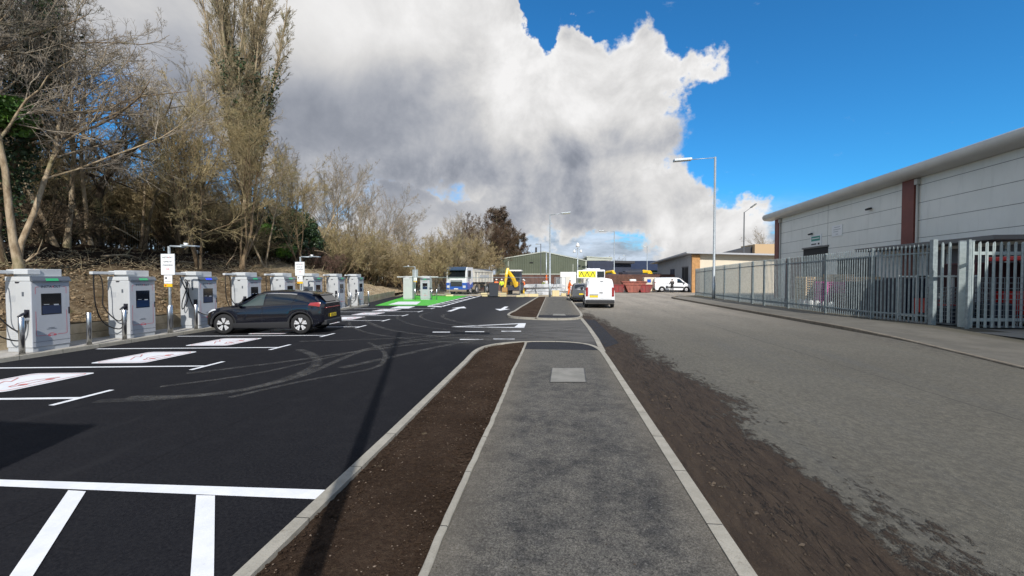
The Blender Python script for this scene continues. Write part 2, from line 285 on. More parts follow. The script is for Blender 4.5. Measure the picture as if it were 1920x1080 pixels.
# ------------------------------------------------------------------ mesh builder
class MB:
    def __init__(s): s.v = []; s.f = []; s.mi = []; s.mats = []; s.uv = None; s.smooth = []
    def _m(s, m):
        if isinstance(m, str): m = M[m]
        if m not in s.mats: s.mats.append(m)
        return s.mats.index(m)
    def add(s, vs, fs, m, mx=None, smooth=False):
        k = len(s.v); i = s._m(m)
        s.v += [tuple(mx @ Vector(p)) if mx else tuple(p) for p in vs]
        for f in fs: s.f.append([k+q for q in f]); s.mi.append(i); s.smooth.append(smooth)
        return s
    def box(s, c, d, m, ch=0.0, mx=None, rot=None):
        x, y, z = [q/2 for q in d]; T = Matrix.Translation(c)
        if rot: T = T @ rot
        if mx: T = mx @ T
        if ch > 0:
            bm = bmesh.new(); bmesh.ops.create_cube(bm, size=1); bmesh.ops.scale(bm, vec=d, verts=bm.verts)
            bmesh.ops.bevel(bm, geom=bm.edges[:], offset=ch, segments=2, affect='EDGES', profile=.5)
            vs = [v.co.copy() for v in bm.verts]; bm.verts.index_update(); fs = [[v.index for v in f.verts] for f in bm.faces]; bm.free()
            return s.add(vs, fs, m, T)
        vs = [(-x,-y,-z),(x,-y,-z),(x,y,-z),(-x,y,-z),(-x,-y,z),(x,-y,z),(x,y,z),(-x,y,z)]
        return s.add(vs, [(0,3,2,1),(4,5,6,7),(0,1,5,4),(1,2,6,5),(2,3,7,6),(3,0,4,7)], m, T)
    def bx(s, x0, x1, y0, y1, z0, z1, m, ch=0.0, mx=None):
        return s.box(((x0+x1)/2, (y0+y1)/2, (z0+z1)/2), (x1-x0, y1-y0, z1-z0), m, ch, mx)
    def tube(s, pts, r, m, n=8, caps=True, mx=None):
        pts = [Vector(p) for p in pts]; rs = r if isinstance(r, (list, tuple)) else [r]*len(pts)
        vs, fs = [], []; prev = None
        for i, p in enumerate(pts):
            d = (pts[min(i+1, len(pts)-1)]-pts[max(i-1, 0)]).normalized()
            a = prev if prev is not None else (Vector((0,0,1)) if abs(d.z) < .9 else Vector((1,0,0)))
            u = (a - d*a.dot(d)).normalized(); prev = u; v = d.cross(u)
            for k in range(n):
                an = 2*PI*k/n; vs.append(p + (u*math.cos(an)+v*math.sin(an))*rs[i])
        for i in range(len(pts)-1):
            for k in range(n):
                k2 = (k+1) % n; fs.append((i*n+k, i*n+k2, (i+1)*n+k2, (i+1)*n+k))
        if caps: fs.append(tuple(range(n))[::-1]); fs.append(tuple((len(pts)-1)*n+k for k in range(n)))
        return s.add(vs, fs, m, mx, smooth=n > 6)
    def cyl(s, p0, p1, r, m, n=14, mx=None, r2=None): return s.tube([p0, p1], [r, r if r2 is None else r2], m, n, True, mx)
    def prism(s, poly, h0, h1, m, axis='z', mx=None):      # polygon in the plane normal to axis, from h0 to h1
        def P(a, b, h): return {'z': (a, b, h), 'y': (a, h, b), 'x': (h, a, b)}[axis]
        n = len(poly); vs = [P(a, b, h0) for a, b in poly]+[P(a, b, h1) for a, b in poly]
        fs = [tuple(range(n))[::-1], tuple(range(n, 2*n))]+[(i, (i+1) % n, n+(i+1) % n, n+i) for i in range(n)]
        return s.add(vs, fs, m, mx)
    def quad(s, a, b, c, d, m, mx=None): return s.add([a, b, c, d], [(0, 1, 2, 3)], m, mx)
    def build(s, name, parent=None, loc=None, rz=0.0, fix=True):
        me = bpy.data.meshes.new(name); me.from_pydata(s.v, [], s.f)
        for m in s.mats: me.materials.append(m)
        if len(s.mats) > 1: me.polygons.foreach_set('material_index', s.mi)
        me.polygons.foreach_set('use_smooth', s.smooth)
        if fix:
            bm = bmesh.new(); bm.from_mesh(me); bmesh.ops.recalc_face_normals(bm, faces=bm.faces); bm.to_mesh(me); bm.free()
        o = bpy.data.objects.new(name, me); C.objects.link(o)
        if parent: o.parent = parent
        if loc is not None: o.location = loc
        o.rotation_euler.z = rz
        return o
def tag(o, label=None, cat=None, group=None, kind=None):
    if label: o['label'] = label
    if cat: o['category'] = cat
    if group: o['group'] = group
    if kind: o['kind'] = kind
    return o
def thing(name, label, cat, loc=(0,0,0), rz=0.0, group=None):
    o = bpy.data.objects.new(name, None); C.objects.link(o); o.location = loc; o.rotation_euler.z = rz; o.empty_display_size = .3
    return tag(o, label, cat, group)
def struct(name, mb, label=None): return tag(mb.build(name), label, None, None, 'structure')
def dup(root, loc=None, rz=None, label=None, group=None):
    r = root.copy(); C.objects.link(r)
    if loc is not None: r.location = loc
    if rz is not None: r.rotation_euler.z = rz
    if label: r['label'] = label
    if group: r['group'] = group
    for ch in list(root.children):
        c = ch.copy(); C.objects.link(c); c.parent = r
        for g in list(ch.children):
            d = g.copy(); C.objects.link(d); d.parent = c
    return r
_tc = {}
def text_geo(txt, size):
    k = (txt, size)
    if k not in _tc:
        cu = bpy.data.curves.new('t', 'FONT'); cu.body = txt; cu.size = size; cu.align_x = 'CENTER'; cu.align_y = 'CENTER'; cu.resolution_u = 2; cu.offset = size*.012
        ob = bpy.data.objects.new('t', cu); C.objects.link(ob); dg = bpy.context.evaluated_depsgraph_get()
        me = ob.evaluated_get(dg).to_mesh(); _tc[k] = ([v.co.copy() for v in me.vertices], [tuple(p.vertices) for p in me.polygons])
        ob.evaluated_get(dg).to_mesh_clear(); bpy.data.objects.remove(ob); bpy.data.curves.remove(cu)
    return _tc[k]
def text(mb, txt, size, m, mx): v, f = text_geo(txt, size); mb.add(v, f, m, mx)
def face(o, right, up):                       # matrix that lays x along right and y along up, at o
    r = Vector(right).normalized(); u = Vector(up).normalized(); n = r.cross(u)
    return Matrix((( r.x, u.x, n.x, o[0]), (r.y, u.y, n.y, o[1]), (r.z, u.z, n.z, o[2]), (0,0,0,1)))
def sweep(mb, pts, prof, m):                  # profile (offset to the left of travel, z) swept along a ground polyline, UV.x = length
    pts = [Vector(p) for p in pts]; n = len(prof); vs, fs, uv = [], [], []; L = 0; Ls = []
    for i, p in enumerate(pts):
        a = (p-pts[i-1]).to_2d().normalized() if i else None; c = (pts[i+1]-p).to_2d().normalized() if i < len(pts)-1 else None
        d = (a or c) if (a is None or c is None) else (a+c).normalized()
        k = 1.0 if (a is None or c is None) else 1/max(.4, d.dot(a)); nl = Vector((-d.y, d.x))*k
        if i: L += (p-pts[i-1]).length
        Ls.append(L)
        for off, z in prof: vs.append((p.x+nl.x*off, p.y+nl.y*off, p.z+z))
    k0 = len(mb.v); mi = mb._m(m); mb.v += vs
    if mb.uv is None: mb.uv = {}
    for i in range(len(pts)-1):
        for q in range(n-1):
            f = [k0+i*n+q, k0+i*n+q+1, k0+(i+1)*n+q+1, k0+(i+1)*n+q]; mb.f.append(f); mb.mi.append(mi); mb.smooth.append(False)
            mb.uv[len(mb.f)-1] = [(Ls[i], q), (Ls[i], q+1), (Ls[i+1], q+1), (Ls[i+1], q)]
    for e in (0, len(pts)-1):
        mb.f.append([k0+e*n+q for q in range(n)]); mb.mi.append(mi); mb.smooth.append(False); mb.uv[len(mb.f)-1] = [(Ls[e], q) for q in range(n)]
def build_uv(mb, name):
    o = mb.build(name, fix=False); me = o.data; ul = me.uv_layers.new(name='UVMap')
    for p in me.polygons:
        for k, li in enumerate(p.loop_indices): ul.data[li].uv = mb.uv[p.index][k]
    return o
def smooth_poly(pts, n=6):                    # Catmull-Rom through the points
    P = [Vector(p) for p in pts]; out = []
    for i in range(len(P)-1):
        a, b, c, d = P[max(i-1,0)], P[i], P[i+1], P[min(i+2,len(P)-1)]
        for k in range(n):
            s = k/n; out.append(.5*((2*b)+(c-a)*s+(2*a-5*b+4*c-d)*s*s+(3*b-a-3*c+d)*s**3))
    return out+[P[-1]]
# ------------------------------------------------------------------ the setting: ground, car park, kerbs, paths, road
def sheet(name, poly, z, m, label=None):
    mb = MB(); mb.add([(p[0], p[1], z) for p in poly], [tuple(range(len(poly)))], m); o = mb.build(name, fix=False)
    if o.data.polygons[0].normal.z < 0: o.data.flip_normals()
    return tag(o, label, kind='structure')
mat('yard_concrete', (.17, .165, .15), .9, col2=(.26, .25, .225), vs=.5, bump=.4, bs=30)
mat('site_gravel', (.33, .27, .18), 1, col2=(.50, .42, .30), vs=1.5, bump=.8, bs=12)
mt, t, b, o = start('far_ground'); n = t.noise(o, .15, 6, .6)
t.put(b.inputs['Base Color'], t.mix(t.ramp(n, .4, .6), (.10, .11, .05), (.17, .15, .10))); b.inputs['Roughness'].default_value = 1
sheet('ground', [(-900, -300), (900, -300), (900, 1500), (-900, 1500)], -.03, 'far_ground')
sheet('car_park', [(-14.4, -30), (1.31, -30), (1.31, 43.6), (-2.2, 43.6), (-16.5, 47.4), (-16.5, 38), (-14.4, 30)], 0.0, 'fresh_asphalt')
sheet('site_ground', [(-30, 38), (-16.5, 47.4), (-2.2, 43.6), (-2.2, 42.3), (1.45, 42.3), (1.45, 62.4), (-30, 62.4)], -.004, 'site_gravel')
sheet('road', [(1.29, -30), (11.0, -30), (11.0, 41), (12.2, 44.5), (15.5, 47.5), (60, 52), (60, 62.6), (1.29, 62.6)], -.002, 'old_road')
sheet('far_yard', [(-40, 62.6), (90, 62.6), (90, 160), (-40, 160)], -.01, 'yard_concrete')

def island(name, y0, pts_outer):
    """kerbed island; pts_outer runs from the car-park side round to the road side"""
    kb = MB(); sweep(kb, pts_outer, [(0.0, -.05), (.0, .085), (.012, .105), (-.135, .105), (-.135, -.05)][0:3]+[(-.125, .105), (-.14, .09), (-.14, -.05)], 'kerb_concrete')
    o = build_uv(kb, name); o['kind'] = 'structure'; return o
def outer_poly(far=False):
    if not far:
        k = smooth_poly([(-2.08, 9.6), (-2.10, 10.9), (-1.93, 11.75), (-1.5, 12.33), (-.85, 12.66), (0, 12.76), (.62, 12.62), (1.05, 12.2), (1.26, 11.4), (1.30, 10.3)], 5)
        return [Vector((-2.05, -6, 0)), Vector((-2.05, 0, 0)), Vector((-2.05, 5, 0))]+[Vector((p[0], p[1], 0)) for p in k]+[Vector((1.30, 5, 0)), Vector((1.30, 0, 0)), Vector((1.30, -6, 0))]
    k = smooth_poly([(-2.2, 24.2), (-2.32, 22.6), (-2.2, 21.2), (-1.6, 20.45), (-.6, 20.1), (.4, 20.1), (1.0, 20.5), (1.25, 21.4), (1.32, 22.8)], 5)
    return [Vector((-1.55, 42.2, 0)), Vector((-1.85, 34, 0)), Vector((-2.1, 28, 0))]+[Vector((p[0], p[1], 0)) for p in k]+[Vector((1.30, 30, 0)), Vector((1.28, 36, 0)), Vector((1.25, 42.2, 0))]
def inset(pts, d):
    out = []
    for i, p in enumerate(pts):
        a = pts[max(i-1, 0)]; b = pts[min(i+1, len(pts)-1)]; t_ = (b-a).to_2d().normalized(); out.append(Vector((p.x+t_.y*d, p.y-t_.x*d, 0)))
    return out
for far in (False, True):
    op = outer_poly(far); pts = op if not far else op
    kb = MB(); sweep(kb, op, [(0, -.06), (0, .088), (-.012, .10), (-.125, .10), (-.125, -.06)], 'kerb_concrete'); build_uv(kb, 'island_kerb')['kind'] = 'structure'
    inn = inset(op, .12)
    XS = -.83
    lv = [p for p in inn if p.x <= XS]; rv = [p for p in inn if p.x > XS]
    ys = (lv[-1].y+rv[0].y)/2 if not far else (lv[-1].y+rv[0].y)/2
    yb = -6 if not far else 42.2
    # soil: a lumpy grid between the kerb and the edging
    def xl(y):
        best = -1.93
        for a, b2 in zip(lv[:-1], lv[1:]):
            if (a.y-y)*(b2.y-y) <= 0 and abs(a.y-b2.y) > 1e-6: best = a.x+(b2.x-a.x)*(y-a.y)/(b2.y-a.y)
        return best
    y0, y1 = (max(-2.0, -2.0), ys) if not far else (ys, 42.2)
    nx, ny = (26, int((y1-y0)/.06)) if not far else (10, int((y1-y0)/.25))
    mb = MB(); vs = []
    for j in range(ny+1):
        y = y0+(y1-y0)*j/ny; a = xl(min(max(y, min(p.y for p in lv)+.001), max(p.y for p in lv)-.001))
        for i in range(nx+1):
            x = a+(XS-.02-a)*i/nx; e = math.sin(PI*i/nx)
            vs.append((x, y, .062+.028*e+(RNG.random()-.5)*.016))
    fs = [(j*(nx+1)+i, j*(nx+1)+i+1, (j+1)*(nx+1)+i+1, (j+1)*(nx+1)+i) for j in range(ny) for i in range(nx)]
    mb.add(vs, fs, 'planting_soil', smooth=True); struct('planting_strip', mb)
    # path
    poly = [(XS+.03, yb)]+[(XS+.03, ys)]+[(p.x, p.y) for p in rv if True]
    if far: poly = [(XS+.03, 42.2), (XS+.03, ys)]+[(p.x, p.y) for p in rv]
    else: poly = [(XS+.03, -6), (XS+.03, ys)]+[(p.x, p.y) for p in rv]
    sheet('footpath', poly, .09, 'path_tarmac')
    # edging between soil and path, slightly ragged
    ep = [Vector((XS+.01*math.sin(y*1.3)+RNG.normal()*.003, y, 0)) for y in np.arange(-6, ys-.02, .15)] if not far else [Vector((XS, y, 0)) for y in np.arange(ys+.05, 42.2, 1.0)]
    kb = MB(); sweep(kb, ep, [(.03, -.05), (.03, .098), (.024, .104), (-.022, .104), (-.03, .095), (-.03, -.05)], 'kerb_concrete'); build_uv(kb, 'path_edging')['kind'] = 'structure'
# darker new tarmac at the crossing end and the cover in the path
mat('new_tarmac', (.010, .011, .016), .9, var=.3, vs=4, bump=.6, bs=120)
op = inset(outer_poly(False), .13); rv = [(p.x, p.y) for p in op if p.x > -.8 and p.y > 11.2]
sheet('tarmac_patch', [(-.79, 11.3), (-.79, 12.45)]+rv+[(rv[-1][0], 11.3)], .094, 'new_tarmac')
op = inset(outer_poly(True), .13); rv = [(p.x, p.y) for p in op if p.x > -.8 and p.y < 21.6]
sheet('tarmac_patch', [(-.79, 21.6), (-.79, 20.5)]+rv+[(rv[-1][0], 21.6)], .094, 'new_tarmac')
mat('cover_concrete', (.19, .185, .165), .85, col2=(.26, .25, .225), vs=3, bump=.4, bs=60); mat('cast_iron', (.09, .09, .085), .6, .5, var=.2)
def cover(a, b2, c, d):
    mb = MB(); cx = (a+b2+c+d)/4; P = [a, b2, c, d]; mb.add([(p.x, p.y, .101) for p in P], [(0,1,2,3)], 'cover_concrete')
    for i in range(4):
        p, q = P[i], P[(i+1) % 4]; n = (cx-(p+q)/2).normalized()*-.022
        mb.add([(p.x, p.y, .100), (q.x, q.y, .100), (q.x+n.x, q.y+n.y, .100), (p.x+n.x, p.y+n.y, .100)], [(0,1,2,3)], 'cast_iron')
    return mb.build('access_cover', fix=False)
tag(cover(G(1032,716,.1), G(1098,716,.1), G(1094,690,.1), G(1036,690,.1)), 'square pale concrete infill cover set in the footpath before the crossing', 'access cover')
tag(cover(G(1037,591.5,.1), G(1061,591.5,.1), G(1058,588.5,.1), G(1037,588.5,.1)), 'small pale cover in the black tarmac at the tip of the far island', 'access cover')
# the flush channel line across the entrance
kb = MB(); sweep(kb, [(1.30, 11.6, 0), (1.36, 14, 0), (1.36, 17, 0), (1.30, 21, 0)], [(.08, -.03), (.08, .012), (-.07, .012), (-.07, -.03)], 'kerb_concrete'); build_uv(kb, 'channel_blocks')['kind'] = 'structure'
sheet('tarmac_patch', [(1.44, 12.3), (1.95, 13.2), (1.9, 20), (1.44, 20.6)], .003, 'new_tarmac')
# right-hand pavement, falling to the gateway crossing
def pz(y): return .03+.09*min(1, max(0, (y-14.2)/3.2))
mb = MB(); ys = list(np.arange(-4, 41.01, 1.0)); nx = 16; vs = []
for y in ys:
    a = 11.12+(-.75*max(0, (14.5-y)/4) if y < 14.5 else 0)
    for i in range(nx+1):
        x = a+(14.9-a)*i/nx+(0 if y > 19 else (19-y)*.35*i/nx); vs.append((x, y, pz(y)-.002))
fs = [(j*(nx+1)+i, j*(nx+1)+i+1, (j+1)*(nx+1)+i+1, (j+1)*(nx+1)+i) for j in range(len(ys)-1) for i in range(nx)]
mb.add(vs, fs, 'old_pavement', smooth=True)
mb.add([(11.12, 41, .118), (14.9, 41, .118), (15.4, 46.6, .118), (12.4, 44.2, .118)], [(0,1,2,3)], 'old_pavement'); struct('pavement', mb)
kp = [Vector((11.0-(.8*max(0, (14.5-y)/4) if y < 14.5 else 0), y, pz(y)-.11)) for y in np.arange(-4, 40.6, 1.0)]+[Vector((11.0, 41, .01)), Vector((11.25, 42.6, .01)), Vector((12.2, 44.3, .01)), Vector((15.4, 46.9, .01)), Vector((22, 48.2, .01))]
kb = MB(); sweep(kb, kp, [(0, -.1), (0, .10), (-.015, .118), (-.13, .118), (-.13, -.1)], 'dark_kerb'); build_uv(kb, 'pavement_kerb')['kind'] = 'structure'
sheet('yard', [(14.6, -20), (75, -20), (75, 52), (15.6, 47), (14.6, 41)], .09, 'yard_concrete')
sheet('verge', [(12.3, 44.4), (15.5, 46.9), (15.8, 41.5), (14.4, 40.5)], .122, mat('verge_soil', (.11, .09, .05), 1, col2=(.2, .17, .1), vs=2, bump=.8, bs=20))
# kerb of the charging bays and its paved plinth
mb = MB(); mb.bx(-14.35, -13.02, -12, 28.9, -.05, .098, mat('plinth_concrete', (.30, .29, .27), .9, col2=(.42, .40, .37), vs=2, bump=.5, bs=30)); struct('charger_plinth', mb)
kb = MB(); sweep(kb, [(-12.88, -12, 0), (-12.88, 10, 0), (-12.88, 28.4, 0), (-13.3, 29.1, 0), (-14.2, 29.6, 0)], [(.13, -.05), (.13, .11), (0.01, .11), (0, .10), (0, -.05)], 'kerb_concrete'); build_uv(kb, 'bay_kerb')['kind'] = 'structure'

# ---------------------------------------------------------------- terrain: bank and wood floor
def hfac(y): return float(np.interp(y, [-10, 30, 36, 42, 50, 62, 90], [1, 1, .82, .55, .38, .25, .15]))
def bank_z(x, y):
    x0 = -14.35-max(0, y-31)*.20
    s = x0-x
    if s < 0: return -.02
    k = hfac(y)
    base = float(np.interp(s, [0, .02, .7, 1.6, 3.0, 5.5, 7.6, 12, 40], [.0, .55, .85, 1.45, 2.25, 2.9, 3.42, 3.65, 4.2]))
    return base*k if s > .05 else base*k
def noise2(x, y, s): return math.sin(x*1.7*s+1.3*math.sin(y*1.1*s))*math.cos(y*1.3*s+1.1*math.sin(x*.9*s+2))
mb = MB(); xs = list(-14.45-np.array([0, .15, .4, .7, 1, 1.3, 1.6, 1.9, 2.2, 2.5, 2.8, 3.1, 3.5, 3.9, 4.3, 4.8, 5.3, 5.8, 6.4, 7, 7.6, 8.3, 9, 10, 11.5, 13, 15, 18, 22, 28, 36, 50, 80])); yv = list(np.arange(-8, 46, .35))+list(np.arange(46, 110, 2))
vs = []
for y in yv:
    for x in xs:
        xx = x-max(0, y-31)*.20; z = bank_z(xx, y)+.02
        s = -14.45-x
        if s > .2: z += .11*noise2(xx, y, 1.1)*min(1, s)+.05*noise2(xx+7, y, 3.3)+(RNG.random()-.5)*.07
        vs.append((xx, y, z))
n = len(xs); fs = [(j*n+i, j*n+i+1, (j+1)*n+i+1, (j+1)*n+i) for j in range(len(yv)-1) for i in range(n-1)]
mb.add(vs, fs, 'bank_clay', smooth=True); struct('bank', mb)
# low retaining wall
mat('wall_timber', (.36, .29, .19), .9, col2=(.52, .43, .30), vs=2.5, bump=.5, bs=30)
r = thing('retaining_wall', 'low tan board retaining wall at the foot of the earth bank', 'wall', (-14.35, 0, 0))
mb = MB()
for z0 in (0, .3): mb.bx(-.06, 0, -8, 31, z0+.002, z0+.293, 'wall_timber', .008)
mb.build('boards', r); mb = MB()
a = Vector((0, 31, 0)); bq = Vector((-2.6, 44, 0)); dd = (bq-a)
for z0 in (0, .28): mb.add([a+Vector((0,0,z0)), bq+Vector((0,0,z0)), bq+Vector((0,0,z0+.27)), a+Vector((0,0,z0+.27)), a+Vector((-.06,0,z0)), bq+Vector((-.06,0,z0)), bq+Vector((-.06,0,z0+.27)), a+Vector((-.06,0,z0+.27))], [(0,1,2,3),(4,7,6,5),(3,2,6,7),(0,3,7,4),(1,5,6,2),(0,4,5,1)], 'wall_timber')
mb.build('return_boards', r)

# ---------------------------------------------------------------- painted markings (4 mm sheets)
def mark(name, poly, m='line_paint', z=.004): return sheet(name, [(p[0], p[1]) for p in poly], z, m)
def line(name, a, b2, wd, m='line_paint', z=.004):
    a, b2 = Vector(a).to_2d(), Vector(b2).to_2d(); d = (b2-a).normalized(); n = Vector((-d.y, d.x))*wd/2
    return mark(name, [a+n, b2+n, b2-n, a-n], m, z)
NB = 9; TY = [6.27+2.56*k for k in range(-1, NB)]
SK = .15
for i, y in enumerate(TY):
    line('bay_line', (-7.85, y), (-12.72, y-4.87*SK), .10)
    line('bay_line', (-7.8, y-.42), (-7.8, y+.5), .10, z=.008)
def bay_xy(k, u, v):                          # bay k, u 0..1 from the aisle to the kerb, v 0..1 across
    y0, y1 = TY[k], TY[k]+2.56; x = -7.85-4.87*u; return (x, y0+(y1-y0)*v-4.87*u*SK)
def rrect(k, u0, u1, v0, v1, r=.16, n=5):
    W_, H_ = (u1-u0)*4.87, (v1-v0)*2.56; pts = []
    for cx, cy, a0 in ((u1, v1, 0), (u0, v1, 90), (u0, v0, 180), (u1, v0, 270)):
        for q in range(n+1):
            a = math.radians(a0+90*q/n); sx = 1 if cx == u1 else -1; sy = 1 if cy == v1 else -1
            pts.append(bay_xy(k, cx-sx*r/4.87+r/4.87*math.cos(a), cy-sy*r/2.56+r/2.56*math.sin(a)))
    return pts
car_icon = [(-.9,-.1),(-.88,.12),(-.62,.2),(-.4,.42),(.28,.42),(.55,.18),(.88,.1),(.92,-.1)]
def icon(mb, m, mx, s=1.0, wd=.05):
    pts = [Vector((x*s, y*s, 0)) for x, y in car_icon]
    for a, c2 in zip(pts, pts[1:]+pts[:1]):
        d = (c2-a).normalized(); n = Vector((-d.y, d.x, 0))*wd/2; mb.quad(a+n, c2+n, c2-n, a-n, m, mx)
    for cx in (-.5, .52):
        ring = [Vector((cx*s+.17*s*math.cos(q*PI/5), -.1*s+.17*s*math.sin(q*PI/5), .001)) for q in range(10)]
        mb.add(ring, [tuple(range(10))], m, mx)
for k in range(0, NB+1):
    if k == 3 + 0: pass
    mark('charging_logo_panel', rrect(min(k, NB), .345, .60, .17, .77, .12), z=.004) if k < len(TY)-1 else None
    if k >= len(TY)-1: continue
    # thin red border and a red car outline with a lightning bolt
    mb = MB(); out = rrect(k, .362, .583, .20, .74, .10); inn_ = rrect(k, .366, .579, .207, .733, .095); n = len(out)
    mb.add([(p[0], p[1], .008) for p in out]+[(p[0], p[1], .008) for p in inn_], [(i, (i+1) % n, n+(i+1) % n, n+i) for i in range(n)], 'red_paint')
    c0 = Vector(bay_xy(k, .475, .46)+(.009,)); mx = face(c0, (0, 1, 0), (-1, 0.15, 0)); 
    icon(mb, 'red_paint', Matrix.Translation(c0+Vector((.30, .05, 0))) @ mx.to_3x3().to_4x4(), .42, .022)
    for a, c2 in (((-.42, .30), (-.18, .02)), ((-.18, .02), (-.32, .02)), ((-.32, .02), (-.05, -.35))):
        a, c2 = c0+Vector((a[0], a[1], 0)), c0+Vector((c2[0], c2[1], 0)); d = (c2-a).normalized(); nn = Vector((-d.y, d.x, 0))*.012; mb.quad(a+nn, c2+nn, c2-nn, a-nn, 'red_paint')
    struct('charging_logo', mb)
def pq(name, pts, m='line_paint', z=.004): return mark(name, [G(*p, z) for p in pts], m, z)
pq('cross_line', [(-60, 897), (617, 918.5), (596, 936), (-60, 909)])
pq('hatch_line', [(128, 919), (161, 921), (60, 1082), (16, 1082)], z=.008)
pq('hatch_line', [(368, 928), (403, 929), (401, 1082), (357, 1082)], z=.008)
pq('give_way_bar', [(963, 614.5), (983, 614.5), (986, 606), (974, 606)])
pq('give_way_line', [(846, 612.4), (976, 606), (976, 607.3), (846, 613)], z=.008); pq('give_way_line', [(846, 612.4), (966, 613.4), (966, 614.5), (846, 613)], z=.008)
for a, c2, y in ((811, 844, 622.6), (872, 908, 621.8), (940, 977, 621), (862, 906, 636.3), (925, 965, 635.6)): pq('dash_line', [(a, y-.6), (c2, y-.6), (c2, y+.6), (a, y+.6)])
def arrow(cx, cy, L, s):
    a = MB(); P = [(-.1, -L/2), (.1, -L/2), (.1, L*.12), (.38, L*.12), (0, L/2), (-.38, L*.12), (-.1, L*.12)]
    mark('direction_arrow', [(cx+x*1.3, cy+y*s) for x, y in P])
arrow(*G(857, 579).to_2d(), 4.2, 1); arrow(*G(944, 578.5).to_2d(), 3.6, -1)
gb = [(703, 573), (803, 573), (857, 560), (878, 554.5), (764, 554.5), (735, 563)]
pq('green_paint', gb, 'green_paint', .003)
pq('charging_logo_panel', [(728, 571), (781, 571), (789, 565.5), (747, 565.5)], z=.007)
pq('charging_logo_panel', [(731, 578.2), (766, 578.2), (779, 574.2), (747, 574.2)], z=.007)
pq('hatch_line', [(803, 574), (829, 574.5), (828, 575.8), (801, 575)], z=.008)
for a, c2 in (((829, 575), (900, 555.2)), ((803, 574), (884, 555))): line('hatch_line', G(*a), G(*c2), .16, z=.010)
for q in np.linspace(.06, .96, 9):
    a = G(803+(884-803)*q, 574-19*q); c2 = G(829+(900-829)*q*.93, 575-19.8*q*.93); line('hatch_line', a, c2+Vector((0, -.6, 0)), .18, z=.012)
# rubber and dust marks left by turning lorries
mt, t, b, o = start('tyre_dust'); n = t.noise(t.vm('MULTIPLY', o, (1.0, 1.0, 1)), 3, 6, .7); n2 = t.noise(o, 22, 4, .7)
b.inputs['Base Color'].default_value = (.13, .127, .12, 1); b.inputs['Roughness'].default_value = .9
uv = t.add('ShaderNodeTexCoord').outputs['UV']; v = t.xyz(uv)[1]; prof = t.m('MULTIPLY', t.ramp(v, 0, .3), t.ramp(v, 1, .7))
t.put(b.inputs['Alpha'], t.m('MULTIPLY', t.m('MULTIPLY', prof, t.ramp(n, .35, .7, .12, .55)), t.ramp(n2, .3, .6, .5, 1)))
def tyre_mark(pts, wd=.24, z=.006):
    P = smooth_poly([G(*p, z) for p in pts], 8); mb = MB(); mb.uv = {}; mi = mb._m('tyre_dust'); L = 0
    for i, p in enumerate(P):
        d = (P[min(i+1, len(P)-1)]-P[max(i-1, 0)]).normalized(); nn = Vector((-d.y, d.x, 0))*wd/2; mb.v += [tuple(p+nn), tuple(p-nn)]
    for i in range(len(P)-1):
        mb.f.append([2*i, 2*i+2, 2*i+3, 2*i+1]); mb.mi.append(mi); mb.smooth.append(False); mb.uv[i] = [(i, 0), (i+1, 0), (i+1, 1), (i, 1)]
    o = build_uv(mb, 'tyre_mark'); o['kind'] = 'structure'
    if o.data.polygons[0].normal.z < 0: o.data.flip_normals()
ZT = .0045
for q, pts in enumerate([
    [(1010, 629), (900, 624), (790, 612), (750, 600), (748, 592), (775, 586)], [(1060, 622), (930, 617), (840, 608), (795, 598), (790, 590), (812, 584)],
    [(1000, 640), (860, 634), (740, 620), (695, 606), (682, 596), (690, 588)], [(960, 645), (820, 640), (700, 626), (660, 612), (655, 603)],
    [(240, 745), (400, 738), (560, 706), (690, 655), (820, 636), (1000, 628)], [(180, 752), (330, 745), (480, 726), (585, 690), (590, 668), (560, 655)],
    [(430, 745), (580, 712), (700, 690), (722, 670), (715, 655), (690, 642)], [(350, 700), (520, 680), (700, 655), (850, 640), (1090, 630)],
    [(640, 690), (740, 668), (880, 640), (1090, 612)], [(300, 725), (480, 700), (640, 665), (760, 640), (960, 615), (1080, 606)], [(560, 640), (700, 636), (860, 628), (1080, 618)],
    [(1080, 640), (960, 622), (860, 604), (830, 594), (838, 588)]]): tyre_mark(pts, .17+.06*(q % 3), .0060+.0004*q)
# stones lying on the soil, crumbs of mud on the road: stuff nobody could count
def scatter(name, label, n, fn, m, smin, smax):
    V, Fc = [], []; T = [(0,0,1),(1,0,0),(0,1,0),(-1,0,0),(0,-1,0),(0,0,-.5)]; FT = [(0,1,2),(0,2,3),(0,3,4),(0,4,1),(5,2,1),(5,3,2),(5,4,3),(5,1,4)]
    mb = MB(); mi = mb._m(m)
    for i in range(n):
        x, y, z = fn(); s = random.uniform(smin, smax)*(1 if random.random() < .9 else 1.8); k = len(mb.v); a = random.random()*6.28; ca, sa = math.cos(a), math.sin(a); f2 = [random.uniform(.6, 1.3) for _ in range(3)]
        for p in T: px, py, pz_ = p[0]*f2[0]*s, p[1]*f2[1]*s, p[2]*f2[2]*s*.6; mb.v.append((x+px*ca-py*sa, y+px*sa+py*ca, z+pz_))
        for f in FT: mb.f.append([k+q for q in f]); mb.mi.append(mi); mb.smooth.append(False)
    return tag(mb.build(name, fix=False), label, None, None, 'stuff')
mat('pebble', (.22, .17, .125), .9, col2=(.10, .07, .05), vs=9); mat('mud_crumb', (.06, .045, .032), 1, var=.4, vs=5); mat('clod', (.36, .28, .18), 1, col2=(.16, .115, .07), vs=2)
scatter('pebbles', 'small pale stones lying on the brown planting soil', 1000, lambda: (random.uniform(-1.9, -.87), random.uniform(2, 12)**1.0, .088), 'pebble', .003, .008)
scatter('soil_lumps', 'brown crumbs of soil in the planting strip', 5000, lambda: (random.uniform(-1.9, -.87), 2+10*random.random()**1.4, .085), M['planting_soil'], .006, .018)
